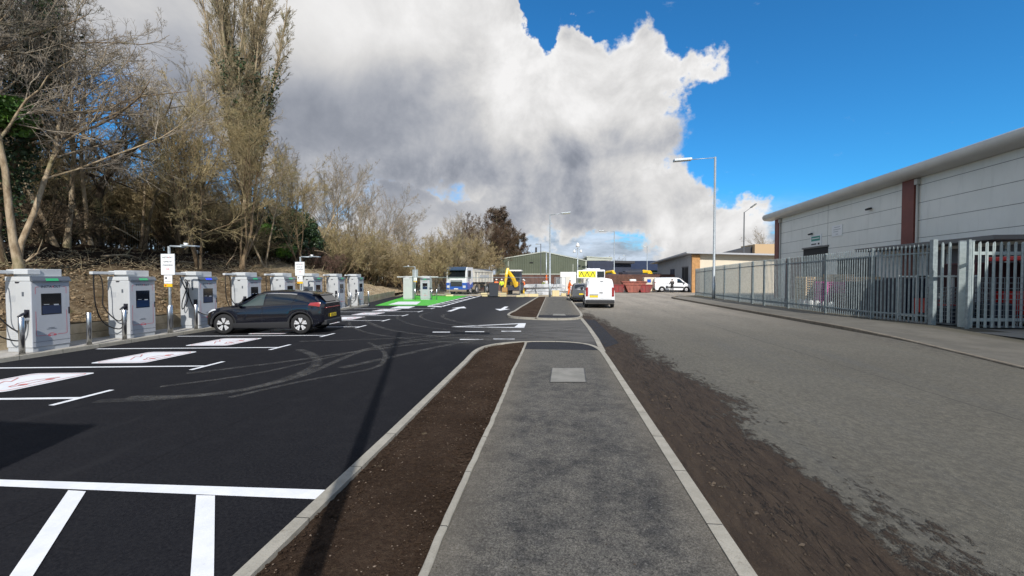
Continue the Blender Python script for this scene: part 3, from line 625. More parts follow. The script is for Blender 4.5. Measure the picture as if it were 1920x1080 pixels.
scatter('mud_crumbs', 'crumbs of dried mud beside the kerb', 900, lambda: (1.46+abs(random.gauss(0, .35)), random.uniform(2.2, 22), .002), 'mud_crumb', .005, .018)
scatter('grit', 'loose grit on the footpath', 260, lambda: (random.uniform(-.78, 1.15), 2+9*random.random()**1.4, .093), 'mud_crumb', .003, .008)
def bank_pt(x0=-14.6, x1=-24):
    y = random.uniform(6, 44); x = random.uniform(x1, x0)-max(0, y-31)*.2; return (x, y, bank_z(x, y)+.05)
scatter('clods', 'clods of clay and stones over the earth bank', 9000, lambda: bank_pt(-14.5, -21), 'clod', .015, .05)
# ------------------------------------------------------------------ chargers
mat('charger_front', (.40, .42, .455), .42, var=.03, vs=2); mat('charger_white', (.47, .485, .495), .42, var=.03, vs=2); mat('charger_side', (.54, .56, .57), .4, var=.03, vs=2); mat('visor_grey', (.10, .115, .135), .4); mat('screen_black', (.008, .009, .012), .08, spec=.8)
mat('screen_blue', (.015, .03, .075), .1, spec=.8); mat('led_green', (.04, .30, .13), .4, emit=(.05, .8, .3), es=.10); mat('led_blue', (.03, .05, .6), .4, emit=(.05, .1, 1), es=.6)
mat('red_trim', (.62, .03, .06), .5); mat('dark_print', (.02, .02, .03), .5); mat('black_rubber', (.013, .013, .014), .65, spec=.3); mat('vent_grey', (.42, .44, .46), .5)
mat('steel', (.55, .56, .57), .28, 1.0, bump=.1, bs=20); mat('galv', (.36, .40, .42), .5, .6, col2=(.48, .52, .54), vs=9); mat('white_paint', (.78, .78, .78), .4)
mat('screen_white', (.55, .6, .65), .4); mat('yellow_plate', (.75, .55, .02), .45)
CW, CD, CH = .86, .76, 1.92
def loop_cable(y0, zt, sag, x=-.30, reach=.28): return smooth_poly([(x, y0, zt), (x+.02, y0-.05, zt-.5), (x+.05, y0+.02, zt-1.1), (x+.1, y0+.10, zt-sag), (x+.22, y0+.26, .42)], 6)
def make_charger(label, led='led_green', lean=0, variant=0, back=False, group='rapid chargers along the bank'):
    """front faces +x, width along y"""
    t = thing('rapid_charger', label, 'EV charger', group=group)
    x0, x1 = -CD/2, CD/2; y0, y1 = -CW/2, CW/2
    mb = MB(); mb.bx(x0+.02, x1-.02, y0+.02, y1-.02, 0, .10, 'vent_grey'); mb.build('plinth', t)
    mb = MB(); mb.bx(x0, x1-.02, y0, y1, .10, CH-.12, 'charger_white', .018); mb.bx(x1-.03, x1, y0+.004, y1-.004, .11, CH-.125, 'charger_front', .008)
    mb.bx(x0, x1-.03, y0+.002, y1-.002, CH-.115, CH, 'charger_side', .012)
    mb.bx(x1+.001, x1+.0035, y0+.015, y1-.015, .235, .243, 'visor_grey')
    for z in (.30, .345, .39, .435, .48): mb.bx(x0+.08, x0+.30, y0-.003, y0+.001, z, z+.012, 'vent_grey')
    cab = mb.build('cabinet', t)
    mb = MB(); mb.prism([(x1-.02, CH-.125), (x1+.055, CH-.125), (x1+.05, CH-.09), (x1-.01, CH+.005), (x1-.03, CH+.005)], y0-.004, y1+.004, 'visor_grey', 'y'); v = mb.build('visor', t)
    mb = MB(); mb.prism([(x1+.058, CH-.113), (x1+.064, CH-.112), (x1+.026, CH-.046), (x1+.020, CH-.047)], -.14, .14, led, 'y'); mb.build('status_light', v)
    mb = MB(); mb.bx(x0+.12, x1-.16, y0+.10, y1-.05, CH+.002, CH+.20, 'charger_white', .012); mb.bx(x0+.02, x1-.12, y0+.02, y0+.30, CH+.06, CH+.185, 'charger_side', .01); mb.build('cable_head', t)
    arms = [(-1, .62)] if not back else [(-1, .62)]
    if back: arms.append((1, .62))
    for sgn, L in arms:
        mb = MB(); a = y0 if sgn < 0 else y1
        mb.box((-.20, a+sgn*(L/2-.1), CH+.115), (.12, L+.2, .085), 'charger_side', .012)
        mb.build('cable_arm', t)
        mb = MB(); e = a+sgn*(L-.08); zt = CH+.07
        if sgn < 0 and variant == 1:
            P = smooth_poly([(-.25, y0-.12, zt-.02), (-.2, y0-.10, 1.75), (.05, y0-.12, 1.25), (.02, y0-.16, .95), (-.12, y0-.18, .72), (-.15, y0-.15, 1.0), (.0, y0-.12, 1.5), (-.08, y0-.1, 1.8), (.06, y0-.14, 1.72), (.12, y0-.14, 1.2), (.38, y0-.15, .72), (.8, y0-.05, .5), (1.5, y0+.1, .62)], 5)
        else:
            P = smooth_poly([(-.20, e, zt), (-.20, e+sgn*.01, zt-.32), (-.17, e-sgn*.02, zt-1.0), (-.02, e-sgn*.12, .50), (.12, a+sgn*.10, .30), (.27, a+sgn*.09, .52), (.30, a+sgn*.08, .9)], 5)
            Q = smooth_poly([(-.20, e, zt), (-.14, e-sgn*.14, zt-.05), (-.10, e-sgn*.17, zt-.5), (-.08, e-sgn*.15, zt-.95), (.02, a+sgn*.16, .62), (.2, a+sgn*.10, .58), (.28, a+sgn*.08, .95)], 5)
            mb.tube(Q, .016, 'black_rubber', 7)
        mb.tube(P, .017, 'black_rubber', 7); mb.build('cable', t)
        hz = .98
        mb = MB(); ys = a+sgn*.004
        mb.box((x1-.13, a+sgn*.006, hz), (.14, .02, .20), 'dark_print', .004); mb.box((x1-.13, a+sgn*.05, hz-.14), (.13, .11, .07), 'charger_white', .01)
        h = mb.build('holster', t)
        if not (sgn < 0 and variant == 1):
            mb = MB(); mb.tube([(x1-.12, a+sgn*.01, hz+.02), (x1-.10, a+sgn*.12, hz-.01), (x1-.06, a+sgn*.24, hz-.06)], [.042, .034, .022], 'dark_print', 8); mb.build('connector', h)
    # front lettering, screen and trim
    fx = x1+.0025; F = lambda y, z: face((fx, y, z), (0, 1, 0), (0, 0, 1))
    mb = MB(); wds = [('INSTA', 'dark_print', -.105), ('V', 'red_trim', .042), ('OLT', 'dark_print', .135)]
    for s, m_, yo in wds: text(mb, s, .088, m_, F(yo, 1.655))
    mb.build('lettering', t)
    mb = MB()
    def rl(pts, wd=.008):
        P = [Vector((fx, y, z)) for y, z in pts]
        for a, c in zip(P[:-1], P[1:]):
            d = (c-a).normalized(); nn = Vector((0, -d.z, d.y))*wd/2; mb.quad(a-nn, c-nn, c+nn, a+nn, 'red_trim')
    rl([(-.27, 1.655), (-.32, 1.655), (-.345, 1.63), (-.345, 1.47)]); rl([(.27, 1.655), (.32, 1.655), (.345, 1.63), (.345, 1.47)])
    rl([(-.345, 1.03), (-.345, .42), (-.32, .395), (-.12, .395)]); rl([(.345, 1.03), (.345, .42), (.32, .395), (.12, .395)])
    icon(mb, 'red_trim', F(0, .39), .105, .012)
    mb.bx(fx-.001, fx+.001, -.12, .10, .545, .553, 'dark_print'); mb.bx(fx-.001, fx+.001, -.08, .06, .575, .583, 'dark_print')
    for z in (1.35, 1.22, 1.12):
        mb.bx(fx-.001, fx+.001, .30, .335, z, z+.05, 'vent_grey'); mb.bx(fx-.001, fx+.001, -.34, -.29, z, z+.004, 'vent_grey')
    mb.build('printed_trim', t)
    mb = MB(); mb.bx(x1-.01, x1+.004, -.225, .225, .93, 1.48, 'screen_black', 0); s = mb.build('screen', t)
    mb = MB(); mb.bx(x1+.0045, x1+.006, -.205, .205, .95, 1.17, 'screen_blue'); mb.bx(x1+.0065, x1+.0075, .05, .16, 1.185, 1.195, 'screen_white'); mb.bx(x1+.0065, x1+.0075, .05, .16, 1.165, 1.18, 'screen_white'); mb.bx(x1+.0065, x1+.0075, -.17, -.05, 1.19, 1.20, 'screen_white')
    mb.build('display_glow', s)
    mb = MB(); mb.bx(x1-.01, x1+.012, y1-.045, y1-.012, .92, 1.10, 'dark_print', .003); mb.build('door_handle', t)
    # side: vent, latch, lock
    mb = MB()
    for k in range(7): mb.bx(x0+.10, x0+.30, y0-.004, y0+.001, 1.28+k*.024, 1.295+k*.024, 'vent_grey')
    mb.build('side_vent', t)
    mb = MB(); mb.prism([(x0+.30, 1.79), (x0+.44, 1.79), (x0+.40, 1.75), (x0+.31, 1.75)], y0-.006, y0+.001, 'dark_print', 'y'); mb.build('latch', t); mb = MB(); mb.bx(x0+.49, x0+.55, y0-.004, y0+.001, 1.42, 1.53, 'visor_grey'); mb.build('side_label', t)
    return t
Yc = [9.54, 12.05, 14.65, 17.2, 19.75, 22.3, 24.95, 27.6]
lab = ['white rapid charger nearest the camera at the left edge, green light, red-lined front', 'white rapid charger with green light, second from the left, beside the nearer sign post',
       'white rapid charger with blue light whose cable runs down to the dark car', 'white rapid charger rising just behind the bonnet of the dark car', 'white rapid charger behind the dark car roof, left of the farther sign post',
       'white rapid charger behind the dark car roof, right of the farther sign post', 'white rapid charger just right of the dark car tail, with a steel bollard before it', 'white rapid charger at the far right end of the kerbed row before the green paint']
ch0 = None
for i, y in enumerate(Yc):
    if i == 0: ch0 = make_charger(lab[0]); o = ch0
    elif i == 2: o = make_charger(lab[2], 'led_blue', variant=1)
    else: o = dup(ch0, label=lab[i])
    o.location = (-13.2-CD/2, y+CW/2, .098)
chb_front = make_charger('white charger on the green paint facing the camera with its screen towards us', back=True); chb = dup(chb_front); chb['label'] = ('white charger on the green paint seen from its blank back, arms out both sides'); o = chb; o.location = (-13.25, 37.9, 0)
for ch in list(o.children):
    if ch.name.split('.')[0] in ('holster',):
        for g in list(ch.children): bpy.data.objects.remove(g)
        bpy.data.objects.remove(ch)
o.rotation_euler.z = PI/2; o = chb_front; o.location = (-11.55, 37.6, 0); o.rotation_euler.z = -PI/2
# ------------------------------------------------------------------ bollards
def make_bollard(label, h=.92, r=.057):
    t = thing('steel_bollard', label, 'bollard', group='steel bollards in front of the chargers')
    mb = MB(); mb.tube([(0,0,0), (0,0,h-.012), (0,0,h)], [r, r, r-.012], 'steel', 16); mb.build('post', t)
    mb = MB(); mb.cyl((0,0,0), (0,0,.012), .10, 'steel', 16); mb.build('base_flange', t); return t
b0 = None
for i, y in enumerate(Yc):
    for k, dy in enumerate((-.36, 1.16)):
        if i == 2 and k == 1: continue
        if (i, k) == (1, 1): pass
        side = 'in front of' if k == 0 else 'just past'
        names = ['the charger nearest the camera', 'the second charger from the left', 'the charger with the blue light', 'the charger behind the dark car bonnet', 'the charger left of the farther sign', 'the charger right of the farther sign', 'the charger just right of the dark car', 'the last charger before the green paint']
        L = 'stainless steel bollard standing %s %s' % (side, names[i])
        if b0 is None: b0 = make_bollard(L); o = b0
        else: o = dup(b0, label=L)
        o.location = (-13.0, y+dy, .098)
for x, lb in ((-10.85, 'slim steel bollard nearest the tipper lorry on the green paint'), (-10.4, 'slim steel bollard second from the lorry on the green paint')):
    o = dup(b0, (x, 36.9, 0), label=lb)
# ------------------------------------------------------------------ sign posts with small solar lamps
mat('sign_white', (.78, .79, .80), .4); mat('sign_yellow', (.80, .50, .02), .5)
def sign_post(loc, label, turned=False, rz=0.0):
    t = thing('sign_post', label, 'sign', loc, rz, 'charging hub sign posts')
    mb = MB(); mb.cyl((0,0,.0), (0,0,2.95), .042, 'galv', 12); mb.build('post', t)
    mb = MB(); mb.tube([(0,0,2.9), (.05,0,2.96), (.62,0,2.93)], .030, 'galv', 8); mb.build('arm', t)
    mb = MB(); mb.box((.78,0,2.96), (.55,.22,.05), 'galv', .012, rot=Matrix.Rotation(.06, 4, 'Y')); mb.tube([(.62,0,2.97), (.63,0,3.06)], [.05,.07], 'white_paint', 10); mb.build('lamp', t)
    mb = MB(); mb.box((0, -.055, 2.34), (.50, .012, .70), 'sign_white', 0)
    mb.box((0, -.046, 2.34), (.515, .004, .715), 'galv', 0)
    sb = mb.build('board', t)
    mb = MB(); F = lambda x, z: face((x, -.064, z), (1,0,0), (0,0,1))
    text(mb, 'INSTA', .075, 'dark_print', F(-.085, 2.57)); text(mb, 'V', .075, 'red_trim', F(.038, 2.57)); text(mb, 'OLT', .075, 'dark_print', F(.118, 2.57))
    text(mb, 'RAPID EV', .072, 'dark_print', F(0, 2.43)); text(mb, 'CHARGING', .072, 'dark_print', F(0, 2.31)); text(mb, 'HUB', .062, 'red_trim', F(0, 2.18)); mb.build('lettering', sb)
    mb = MB(); mb.box((0, -.053, 1.83), (.30, .010, .28), 'sign_white'); mb.box((0, -.061, 1.77), (.22, .003, .008), 'dark_print'); mb.cyl((-.07,-.062,1.88), (-.07,-.060,1.88), .035, 'dark_print', 10); mb.build('small_board', t)
    mb = MB(); mb.box((0, -.053, 1.63), (.30, .010, .10), 'sign_yellow'); mb.cyl((-.09,-.061,1.63), (-.09,-.059,1.63), .03, 'red_trim', 10); mb.build('yellow_board', t)
    mb = MB(); mb.tube([(0,0,0), (0,0,.95), (0,0,.962)], [.075,.075,.06], 'steel', 14); mb.build('guard_sleeve', t)
    return t
sp = sign_post((-13.0, 13.25, .098), 'white charging hub sign on a grey post, the nearer of two in the charger row')
dup(sp, (-13.0, 20.75, .098), label='white charging hub sign on a grey post, the farther one above the dark car roof')
o = dup(sp, (-12.45, 37.2, 0), label='sign post between the two green-paint chargers, its plain white back towards us'); o.rotation_euler.z = PI
for ch in o.children:
    if ch.name.startswith('board'):
        for g in list(ch.children): bpy.data.objects.remove(g)

# ------------------------------------------------------------------ vehicles
mat('tyre', (.016, .016, .017), .85); mat('rim_silver', (.62, .62, .63), .35, .25); mat('rim_dark', (.03, .03, .032), .4, .3); mat('car_glass', (.010, .013, .016), .06, spec=.9)
mat('side_glass', (.045, .066, .068), .06, spec=.9); mat('plastic_black', (.022, .022, .024), .6); mat('lamp_red', (.28, .012, .012), .2, spec=.8); mat('lamp_clear', (.6, .62, .65), .12, spec=.8); mat('chrome', (.75, .76, .78), .15, 1)
mat('paint_navy', (.0032, .0038, .0085), .16, .0, coat=.9, spec=.45); mat('paint_white', (.74, .75, .77), .35, coat=.5, var=.03, vs=1.5); mat('paint_grey', (.13, .135, .145), .3, .3, coat=.6)
def wheel(parent, x, y, r, wd, side, style='star'):
    g = bpy.data.objects.new('wheel', None); C.objects.link(g); g.parent = parent; g.location = (x, y, r); g.empty_display_size = .1
    mb = MB(); s = side; n = 40; pr = [(.64*r, 0), (.93*r, 0), (.985*r, -.02), (r, -.045), (r, -wd+.03), (.95*r, -wd), (.5*r, -wd)]
    vs, fs = [], []
    for k in range(n):
        a = 2*PI*k/n
        for rr, o in pr: vs.append((rr*math.cos(a), s*o, rr*math.sin(a)))
    m_ = len(pr)
    for k in range(n):
        for q in range(m_-1): fs.append((k*m_+q, k*m_+q+1, ((k+1) % n)*m_+q+1, ((k+1) % n)*m_+q))
    mb.add(vs, fs, 'tyre', smooth=True); mb.build('tyre', g)
    mb = MB(); mb.cyl((0, -s*.05, 0), (0, -s*.055, 0), .66*r, 'rim_dark', 28)
    if style == 'star':
        for k in range(5):
            a = 2*PI*k/5+.3
            P = [(.05, .04), (.16*1, .045), (.62*r, .075), (.63*r, -.005), (.3*r, -.01), (.06, -.04)]
            for q in (1, -1):
                pts = [(px*math.cos(a)-q*py*math.sin(a), px*math.sin(a)+q*py*math.cos(a)) for px, py in [(.04, 0), (.20*r, .09*r), (.60*r, .22*r), (.65*r, .03*r), (.35*r, .0)]]
                mb.prism(pts, -s*.03, -s*.012, 'rim_silver', 'y')
        mb.cyl((0, -s*.03, 0), (0, -s*.006, 0), .045, 'rim_dark', 14)
    else:
        mb.cyl((0, -s*.04, 0), (0, -s*.02, 0), .60*r, 'rim_silver', 24, r2=.34*r)
        mb.cyl((0, -s*.03, 0), (0, -s*.005, 0), .16*r, 'plastic_black', 14)
    k_ = 28; vs = [((.64*r if q % 2 else .665*r)*math.cos(2*PI*(q//2)/k_), -s*(.012 if q % 2 else .004), (.64*r if q % 2 else .665*r)*math.sin(2*PI*(q//2)/k_)) for q in range(2*k_)]
    mb.add(vs, [(2*q, 2*q+1, (2*q+3) % (2*k_), (2*q+2) % (2*k_)) for q in range(k_)], 'rim_silver')
    mb.build('rim', g); return g
class Body:
    """lofted shell: for every station x the tables give sill, widest height, belt, roof and half widths; +x is the front"""
    def __init__(s, L, tabs, axles, wr, arch): s.L = L; s.t = tabs; s.ax = axles; s.wr = wr; s.arch = arch
    def g(s, k, x): xs, ys = s.t[k]; return float(np.interp(x, xs, ys))
    def sect(s, x, wheelcut=True):
        zb = s.g('bot', x)
        if wheelcut:
            for a in s.ax:
                d = abs(x-a)
                if d < s.arch: zb = max(zb, s.wr+math.sqrt(s.arch**2-d*d))
        zs, zt, zr = s.g('belt', x), s.g('shoulder', x), s.g('roof', x); w, wr = s.g('w', x), s.g('wr', x)
        zs = max(zs, zb+.04); zt = max(zt, zs-.0+.001); zr = max(zr, zt+.004)
        mid = zb+(zs-zb)*.5
        pts = [(w-.05, zb), (w-.006, zb+.03 if zb < zs-.1 else zb+.01), (w, mid), (w-.012, zs-.02), (w-.05, zt)]
        for q in (.25, .5, .75): pts.append((w-.05+(wr-(w-.05))*q + .028*math.sin(PI*q), zt+(zr-.07*min(1, (zr-zt)/.3)-zt)*q))
        e = .07*min(1, (zr-zt)/.3)
        pts += [(wr, zr-e), (wr-.06, zr-.35*e), (wr*.6, zr+.012*min(1, (zr-zt)/.3)), (0, zr+.03*min(1, (zr-zt)/.3))]
        return pts
    def shell(s, x0, x1, n, m, name, parent):
        xs = sorted(set(list(np.linspace(x0, x1, n))+[a+s.arch*c for a in s.ax for c in (-.999, -.97, -.87, -.7, -.4, 0, .4, .7, .87, .97, .999)]))
        S = [s.sect(x) for x in xs]; k = len(S[0]); vs = []
        for x, pts in zip(xs, S):
            for y, z in pts: vs.append((x, y, z))
            for y, z in pts[:-1][::-1]: vs.append((x, -y, z))
        K = 2*k-1; fs = []
        for i in range(len(xs)-1):
            for q in range(K-1): fs.append((i*K+q, i*K+q+1, (i+1)*K+q+1, (i+1)*K+q))
            fs.append((i*K+K-1, i*K, (i+1)*K, (i+1)*K+K-1))
        fs.append(tuple(range(K))[::-1]); fs.append(tuple((len(xs)-1)*K+q for q in range(K)))
        mb = MB(); mb.add(vs, fs, m, smooth=True); o = mb.build(name, parent)
        o.data.set_sharp_from_angle(angle=math.radians(38)) if hasattr(o.data, 'set_sharp_from_angle') else None
        return o
    def pt(s, x, q, off=.006):
        P = s.sect(x, False); i = int(min(q, len(P)-1.001)); f = q-i; a, c = P[i], P[i+1]; d = (c[0]-a[0], c[1]-a[1]); l = math.hypot(*d) or 1
        return (x, a[0]+d[0]*f+d[1]/l*off, a[1]+d[1]*f-d[0]/l*off)
    def patch(s, mb, quad, m, side, nu=10, nv=4, off=.006):
        """quad: (xa,qa)(xb,qb)(xc,qc)(xd,qd) in station/section space"""
        vs = []
        for i in range(nu+1):
            u = i/nu
            for j in range(nv+1):
                v = j/nv
                x = (quad[0][0]*(1-u)+quad[1][0]*u)*(1-v)+(quad[3][0]*(1-u)+quad[2][0]*u)*v; q = (quad[0][1]*(1-u)+quad[1][1]*u)*(1-v)+(quad[3][1]*(1-u)+quad[2][1]*u)*v
                p = s.pt(x, q, off); vs.append((p[0], p[1]*side, p[2]))
        fs = [(i*(nv+1)+j, (i+1)*(nv+1)+j, (i+1)*(nv+1)+j+1, i*(nv+1)+j+1) for i in range(nu) for j in range(nv)]
        mb.add(vs, fs, m, smooth=True)
# ---- dark crossover plugged in at the blue-lit charger
car = thing('parked_car', 'dark navy five-door crossover plugged in and parked nose to the kerb in the charging bays', 'car')
B = Body(4.2, dict(bot=([-2.1, -1.85, -1.7, 1.75, 2.0, 2.1], [.42, .30, .20, .20, .28, .38]),
    belt=([-2.1, -1.6, 0, 1.2, 1.7, 2.0, 2.1], [.92, .98, .93, .88, .80, .70, .62]), shoulder=([-2.1, -1.95, -1.5, 0, .95, 1.4, 1.8, 2.02, 2.1], [1.02, 1.10, 1.07, .99, .95, .93, .85, .74, .66]),
    roof=([-2.12, -2.06, -1.75, -1.3, -.9, -.3, .15, .45, .95, 1.1, 1.5, 1.9, 2.03, 2.1], [1.03, 1.12, 1.36, 1.46, 1.495, 1.505, 1.48, 1.36, 1.06, 1.0, .95, .86, .77, .68]),
    w=([-2.1, -2.0, -1.6, 1.5, 1.85, 2.03, 2.1], [.74, .82, .885, .885, .82, .70, .58]), wr=([-2.1, -1.8, -1.2, 0, .4, .95, 1.6, 2.1], [.62, .58, .60, .62, .60, .66, .66, .48])), (-1.33, 1.35), .35, .40)
B.shell(-2.1, 2.1, 60, 'paint_navy', 'body', car)
for sd in (1, -1):
    mb = MB(); B.patch(mb, [(.92, 4.1), (-.02, 4.1), (-.02, 7.7), (.30, 7.6)], 'side_glass', sd); mb.build('front_side_window', car)
    mb = MB(); B.patch(mb, [(-.08, 4.1), (-1.0, 4.25), (-1.12, 7.2), (-.08, 7.7)], 'car_glass', sd); mb.build('rear_side_window', car)
    mb = MB(); B.patch(mb, [(-1.04, 4.6), (-1.45, 5.6), (-1.36, 6.9), (-1.16, 7.1)], 'car_glass', sd); mb.build('quarter_window', car)
    mb = MB(); B.patch(mb, [(.6, 7.75), (-1.1, 7.55), (-1.12, 7.85), (.35, 7.95)], 'chrome', sd, 16, 1, .009); mb.build('window_trim', car)
    mb = MB(); B.patch(mb, [(1.0, .6), (-.95, .6), (-.95, 1.6), (1.0, 1.5)], 'plastic_black', sd, 10, 2, .012); mb.build('sill_trim', car)
    for a in B.ax:
        mb = MB(); n = 22; vs = []
        for k in range(n+1):
            an = PI*k/n
            for rr, yy_ in ((.40, .84), (.402, .895), (.455, .892)): vs.append((a+rr*math.cos(an), sd*yy_, .35+rr*math.sin(an)))
        mb.add(vs, [(3*k+q, 3*k+q+1, 3*k+q+4, 3*k+q+3) for k in range(n) for q in (0, 1)], 'plastic_black', smooth=True); mb.build('arch_trim', car)
        wheel(car, a, sd*.885, .35, .22, sd)
    mb = MB(); mb.box((.78, sd*.95, 1.03), (.16, .20, .14), 'paint_navy', .04); mb.tube([(.80, sd*.85, .99), (.80, sd*.93, 1.0)], .02, 'plastic_black', 6); mb.build('door_mirror', car)
    mb = MB(); B.patch(mb, [(-1.98, 3.2), (-1.60, 3.4), (-1.66, 4.1), (-2.0, 4.2)], 'lamp_red', sd, 6, 3, .01); mb.build('tail_light', car)
    mb = MB(); B.patch(mb, [(1.98, 3.3), (1.62, 3.5), (1.70, 4.2), (2.0, 4.2)], 'lamp_clear', sd, 6, 3, .01); mb.build('headlight', car)
    mb = MB()
    for x in (.0, -1.02): mb.tube([B.pt(x, q, .004)[:1]+(B.pt(x, q, .004)[1]*sd, B.pt(x, q, .004)[2]) for q in (.8, 2, 3, 4)], .004, 'plastic_black', 4)
    mb.build('door_gap', car)
    mb = MB(); p = B.pt(.12, 3.2, .0); mb.box((.12, sd*(p[1]+.01), p[2]), (.20, .02, .03), 'plastic_black', .005); mb.build('door_handle', car)
mb = MB(); mb.add([(-2.055, -.52, 1.10), (-2.055, .52, 1.10), (-1.80, .50, 1.375), (-1.80, -.50, 1.375)], [(0,1,2,3)], 'car_glass', Matrix.Translation((-.03, 0, .025))); mb.build('rear_window', car)
mb = MB(); mb.prism([(-1.60, 1.435), (-1.90, 1.385), (-1.91, 1.345), (-1.70, 1.36)], -.56, .56, 'paint_navy', 'y'); mb.build('roof_spoiler', car)
mb = MB(); mb.prism([(-1.0, 1.50), (-1.22, 1.48), (-1.20, 1.58), (-1.16, 1.58)], -.02, .02, 'plastic_black', 'y'); mb.build('roof_aerial', car)
mb = MB(); mb.bx(-2.135, -2.10, -.62, .62, .895, .92, 'lamp_red', .006); mb.build('light_bar', car)
mb = MB(); mb.bx(-2.17, -1.95, -.70, .70, .30, .47, 'plastic_black', .03); mb.build('rear_bumper', car)
mb = MB(); mb.bx(-2.135, -2.118, -.26, .26, .56, .68, 'yellow_plate', .002); pl = mb.build('number_plate', car)
mb = MB(); yy_ = -.22
for k in range(7):
    mb.bx(-2.1375, -2.136, yy_, yy_+.012, .585, .655, 'dark_print'); mb.bx(-2.1375, -2.136, yy_+.012, yy_+.042, .585 if k % 2 else .640, .60 if k % 2 else .655, 'dark_print'); yy_ += .062+(.03 if k == 3 else 0)
mb.build('plate_lettering', pl)
mb = MB(); n = 24; mb.add([(.95, -.62, 1.07), (.95, .62, 1.07), (.42, .55, 1.395), (.42, -.55, 1.395)], [(0,1,2,3)], 'car_glass', Matrix.Translation((.02, 0, .01))); mb.build('windscreen', car)
mb = MB(); mb.bx(-1.75, 1.85, -.66, .66, .20, .72, 'plastic_black'); mb.build('underbody', car)
cw = G(425, 627), G(560, 626.8); ang = math.atan2(cw[0].y-cw[1].y, cw[0].x-cw[1].x)
mid = (cw[0]+cw[1])/2; dirc = Vector((math.cos(ang), math.sin(ang), 0)); nl = Vector((-dirc.y, dirc.x, 0))
car.location = mid - nl*.86 + Vector((0, 0, .012)); car.rotation_euler.z = ang; CAR = (tuple(car.location), ang)

# ---- panel vans
def make_van(label, plate=True, rearplate='yellow_plate', paint='paint_white', group=None):
    t = thing('panel_van', label, 'van', group=group)
    b = Body(4.4, dict(bot=([-2.2, -2.1, 1.9, 2.2], [.40, .26, .24, .36]), belt=([-2.2, 0, 1.4, 1.9, 2.2], [1.05, 1.05, 1.0, .86, .72]), shoulder=([-2.2, .6, 1.1, 1.6, 2.0, 2.2], [1.15, 1.13, 1.08, 1.0, .90, .76]),
        roof=([-2.2, -2.17, -2.12, 0, .55, .8, 1.3, 1.45, 1.95, 2.12, 2.2], [1.5, 1.74, 1.80, 1.83, 1.80, 1.66, 1.20, 1.10, .97, .88, .78]), w=([-2.2, -1.8, 1.4, 1.9, 2.2], [.88, .90, .90, .84, .66]),
        wr=([-2.2, 0, .7, 1.3, 2.2], [.72, .74, .70, .70, .55])), (-1.42, 1.33), .33, .39)
    b.shell(-2.2, 2.2, 50, paint, 'body', t)
    for sd in (1, -1):
        mb = MB(); b.patch(mb, [(1.24, 4.2), (.30, 4.2), (.30, 7.6), (.66, 7.5)], 'car_glass', sd); mb.build('door_window', t)
        for a in b.ax: wheel(t, a, sd*.90, .33, .2, sd, 'steel')
        mb = MB(); mb.box((1.02, sd*1.0, 1.14), (.12, .16, .2), 'plastic_black', .03); mb.build('door_mirror', t)
        mb = MB(); mb.bx(-2.225, -2.12, sd*.78-.06, sd*.78+.075, .72, 1.28, 'lamp_red', .02); mb.build('tail_light', t)
        mb = MB(); b.patch(mb, [(2.08, 2.9), (1.70, 3.1), (1.76, 4.1), (2.08, 4.1)], 'lamp_clear', sd, 6, 3, .01); mb.build('headlight', t)
        mb = MB(); b.patch(mb, [(1.0, 1.7), (-1.0, 1.7), (-1.0, 2.2), (1.0, 2.2)], 'plastic_black', sd, 8, 1, .015); b.patch(mb, [(-.55, 3.6), (-1.5, 3.6), (-1.5, 4.0), (-.55, 4.0)], 'plastic_black', sd, 8, 1, .012); mb.build('side_moulding', t)
    mb = MB(); mb.bx(-2.285, -2.15, -.86, .86, .30, .52, 'plastic_black', .03); mb.build('rear_bumper', t)
    mb = MB(); mb.bx(2.10, 2.26, -.66, .66, .28, .62, 'plastic_black', .04); mb.build('front_bumper', t)
    mb = MB(); mb.bx(-2.222, -2.19, -.70, -.11, .56, 1.70, paint, .014); mb.bx(-2.222, -2.19, -.10, .70, .56, 1.70, paint, .014); d = mb.build('rear_doors', t)
    mb = MB(); mb.box((-2.235, -.10, 1.66), (.02, .18, .035), 'plastic_black', .006); mb.box((-2.235, -.06, .95), (.025, .20, .04), 'plastic_black', .006); mb.build('door_handle', d)
    mb = MB(); mb.bx(-2.238, -2.225, .12, .62, .66, .78, rearplate, .002); q = mb.build('number_plate', t)
    mb = MB(); mb.box((-2.23, .37, .82), (.03, .52, .03), 'plastic_black', .005); mb.build('plate_lamp', t)
    mb = MB(); mb.add([(1.32, -.68, 1.19), (1.32, .68, 1.19), (.80, .62, 1.69), (.80, -.62, 1.69)], [(0,1,2,3)], 'car_glass', Matrix.Translation((.03, 0, .02))); mb.build('windscreen', t)
    mb = MB(); mb.bx(-1.9, 1.9, -.66, .66, .22, .74, 'plastic_black'); mb.build('underbody', t)
    return t
van = make_van('white panel van by the kerb ahead with its rear doors and yellow plate towards us')
v0, v1 = G(1084, 577.5), G(1152, 577.5); van.scale = (1.06,)*3
van.location = ((v0.x+v1.x)/2+.28, v0.y+2.2, 0); van.rotation_euler.z = PI/2-.03
v2 = dup(van, label='white panel van standing side-on outside the grey building with its door open')
a, c2 = G(1230, 548), G(1292, 548); v2.scale = (1.16, 1.08, 1.08); v2.location = ((a.x+c2.x)/2+.2, a.y+1, 0); v2.rotation_euler.z = 0.02
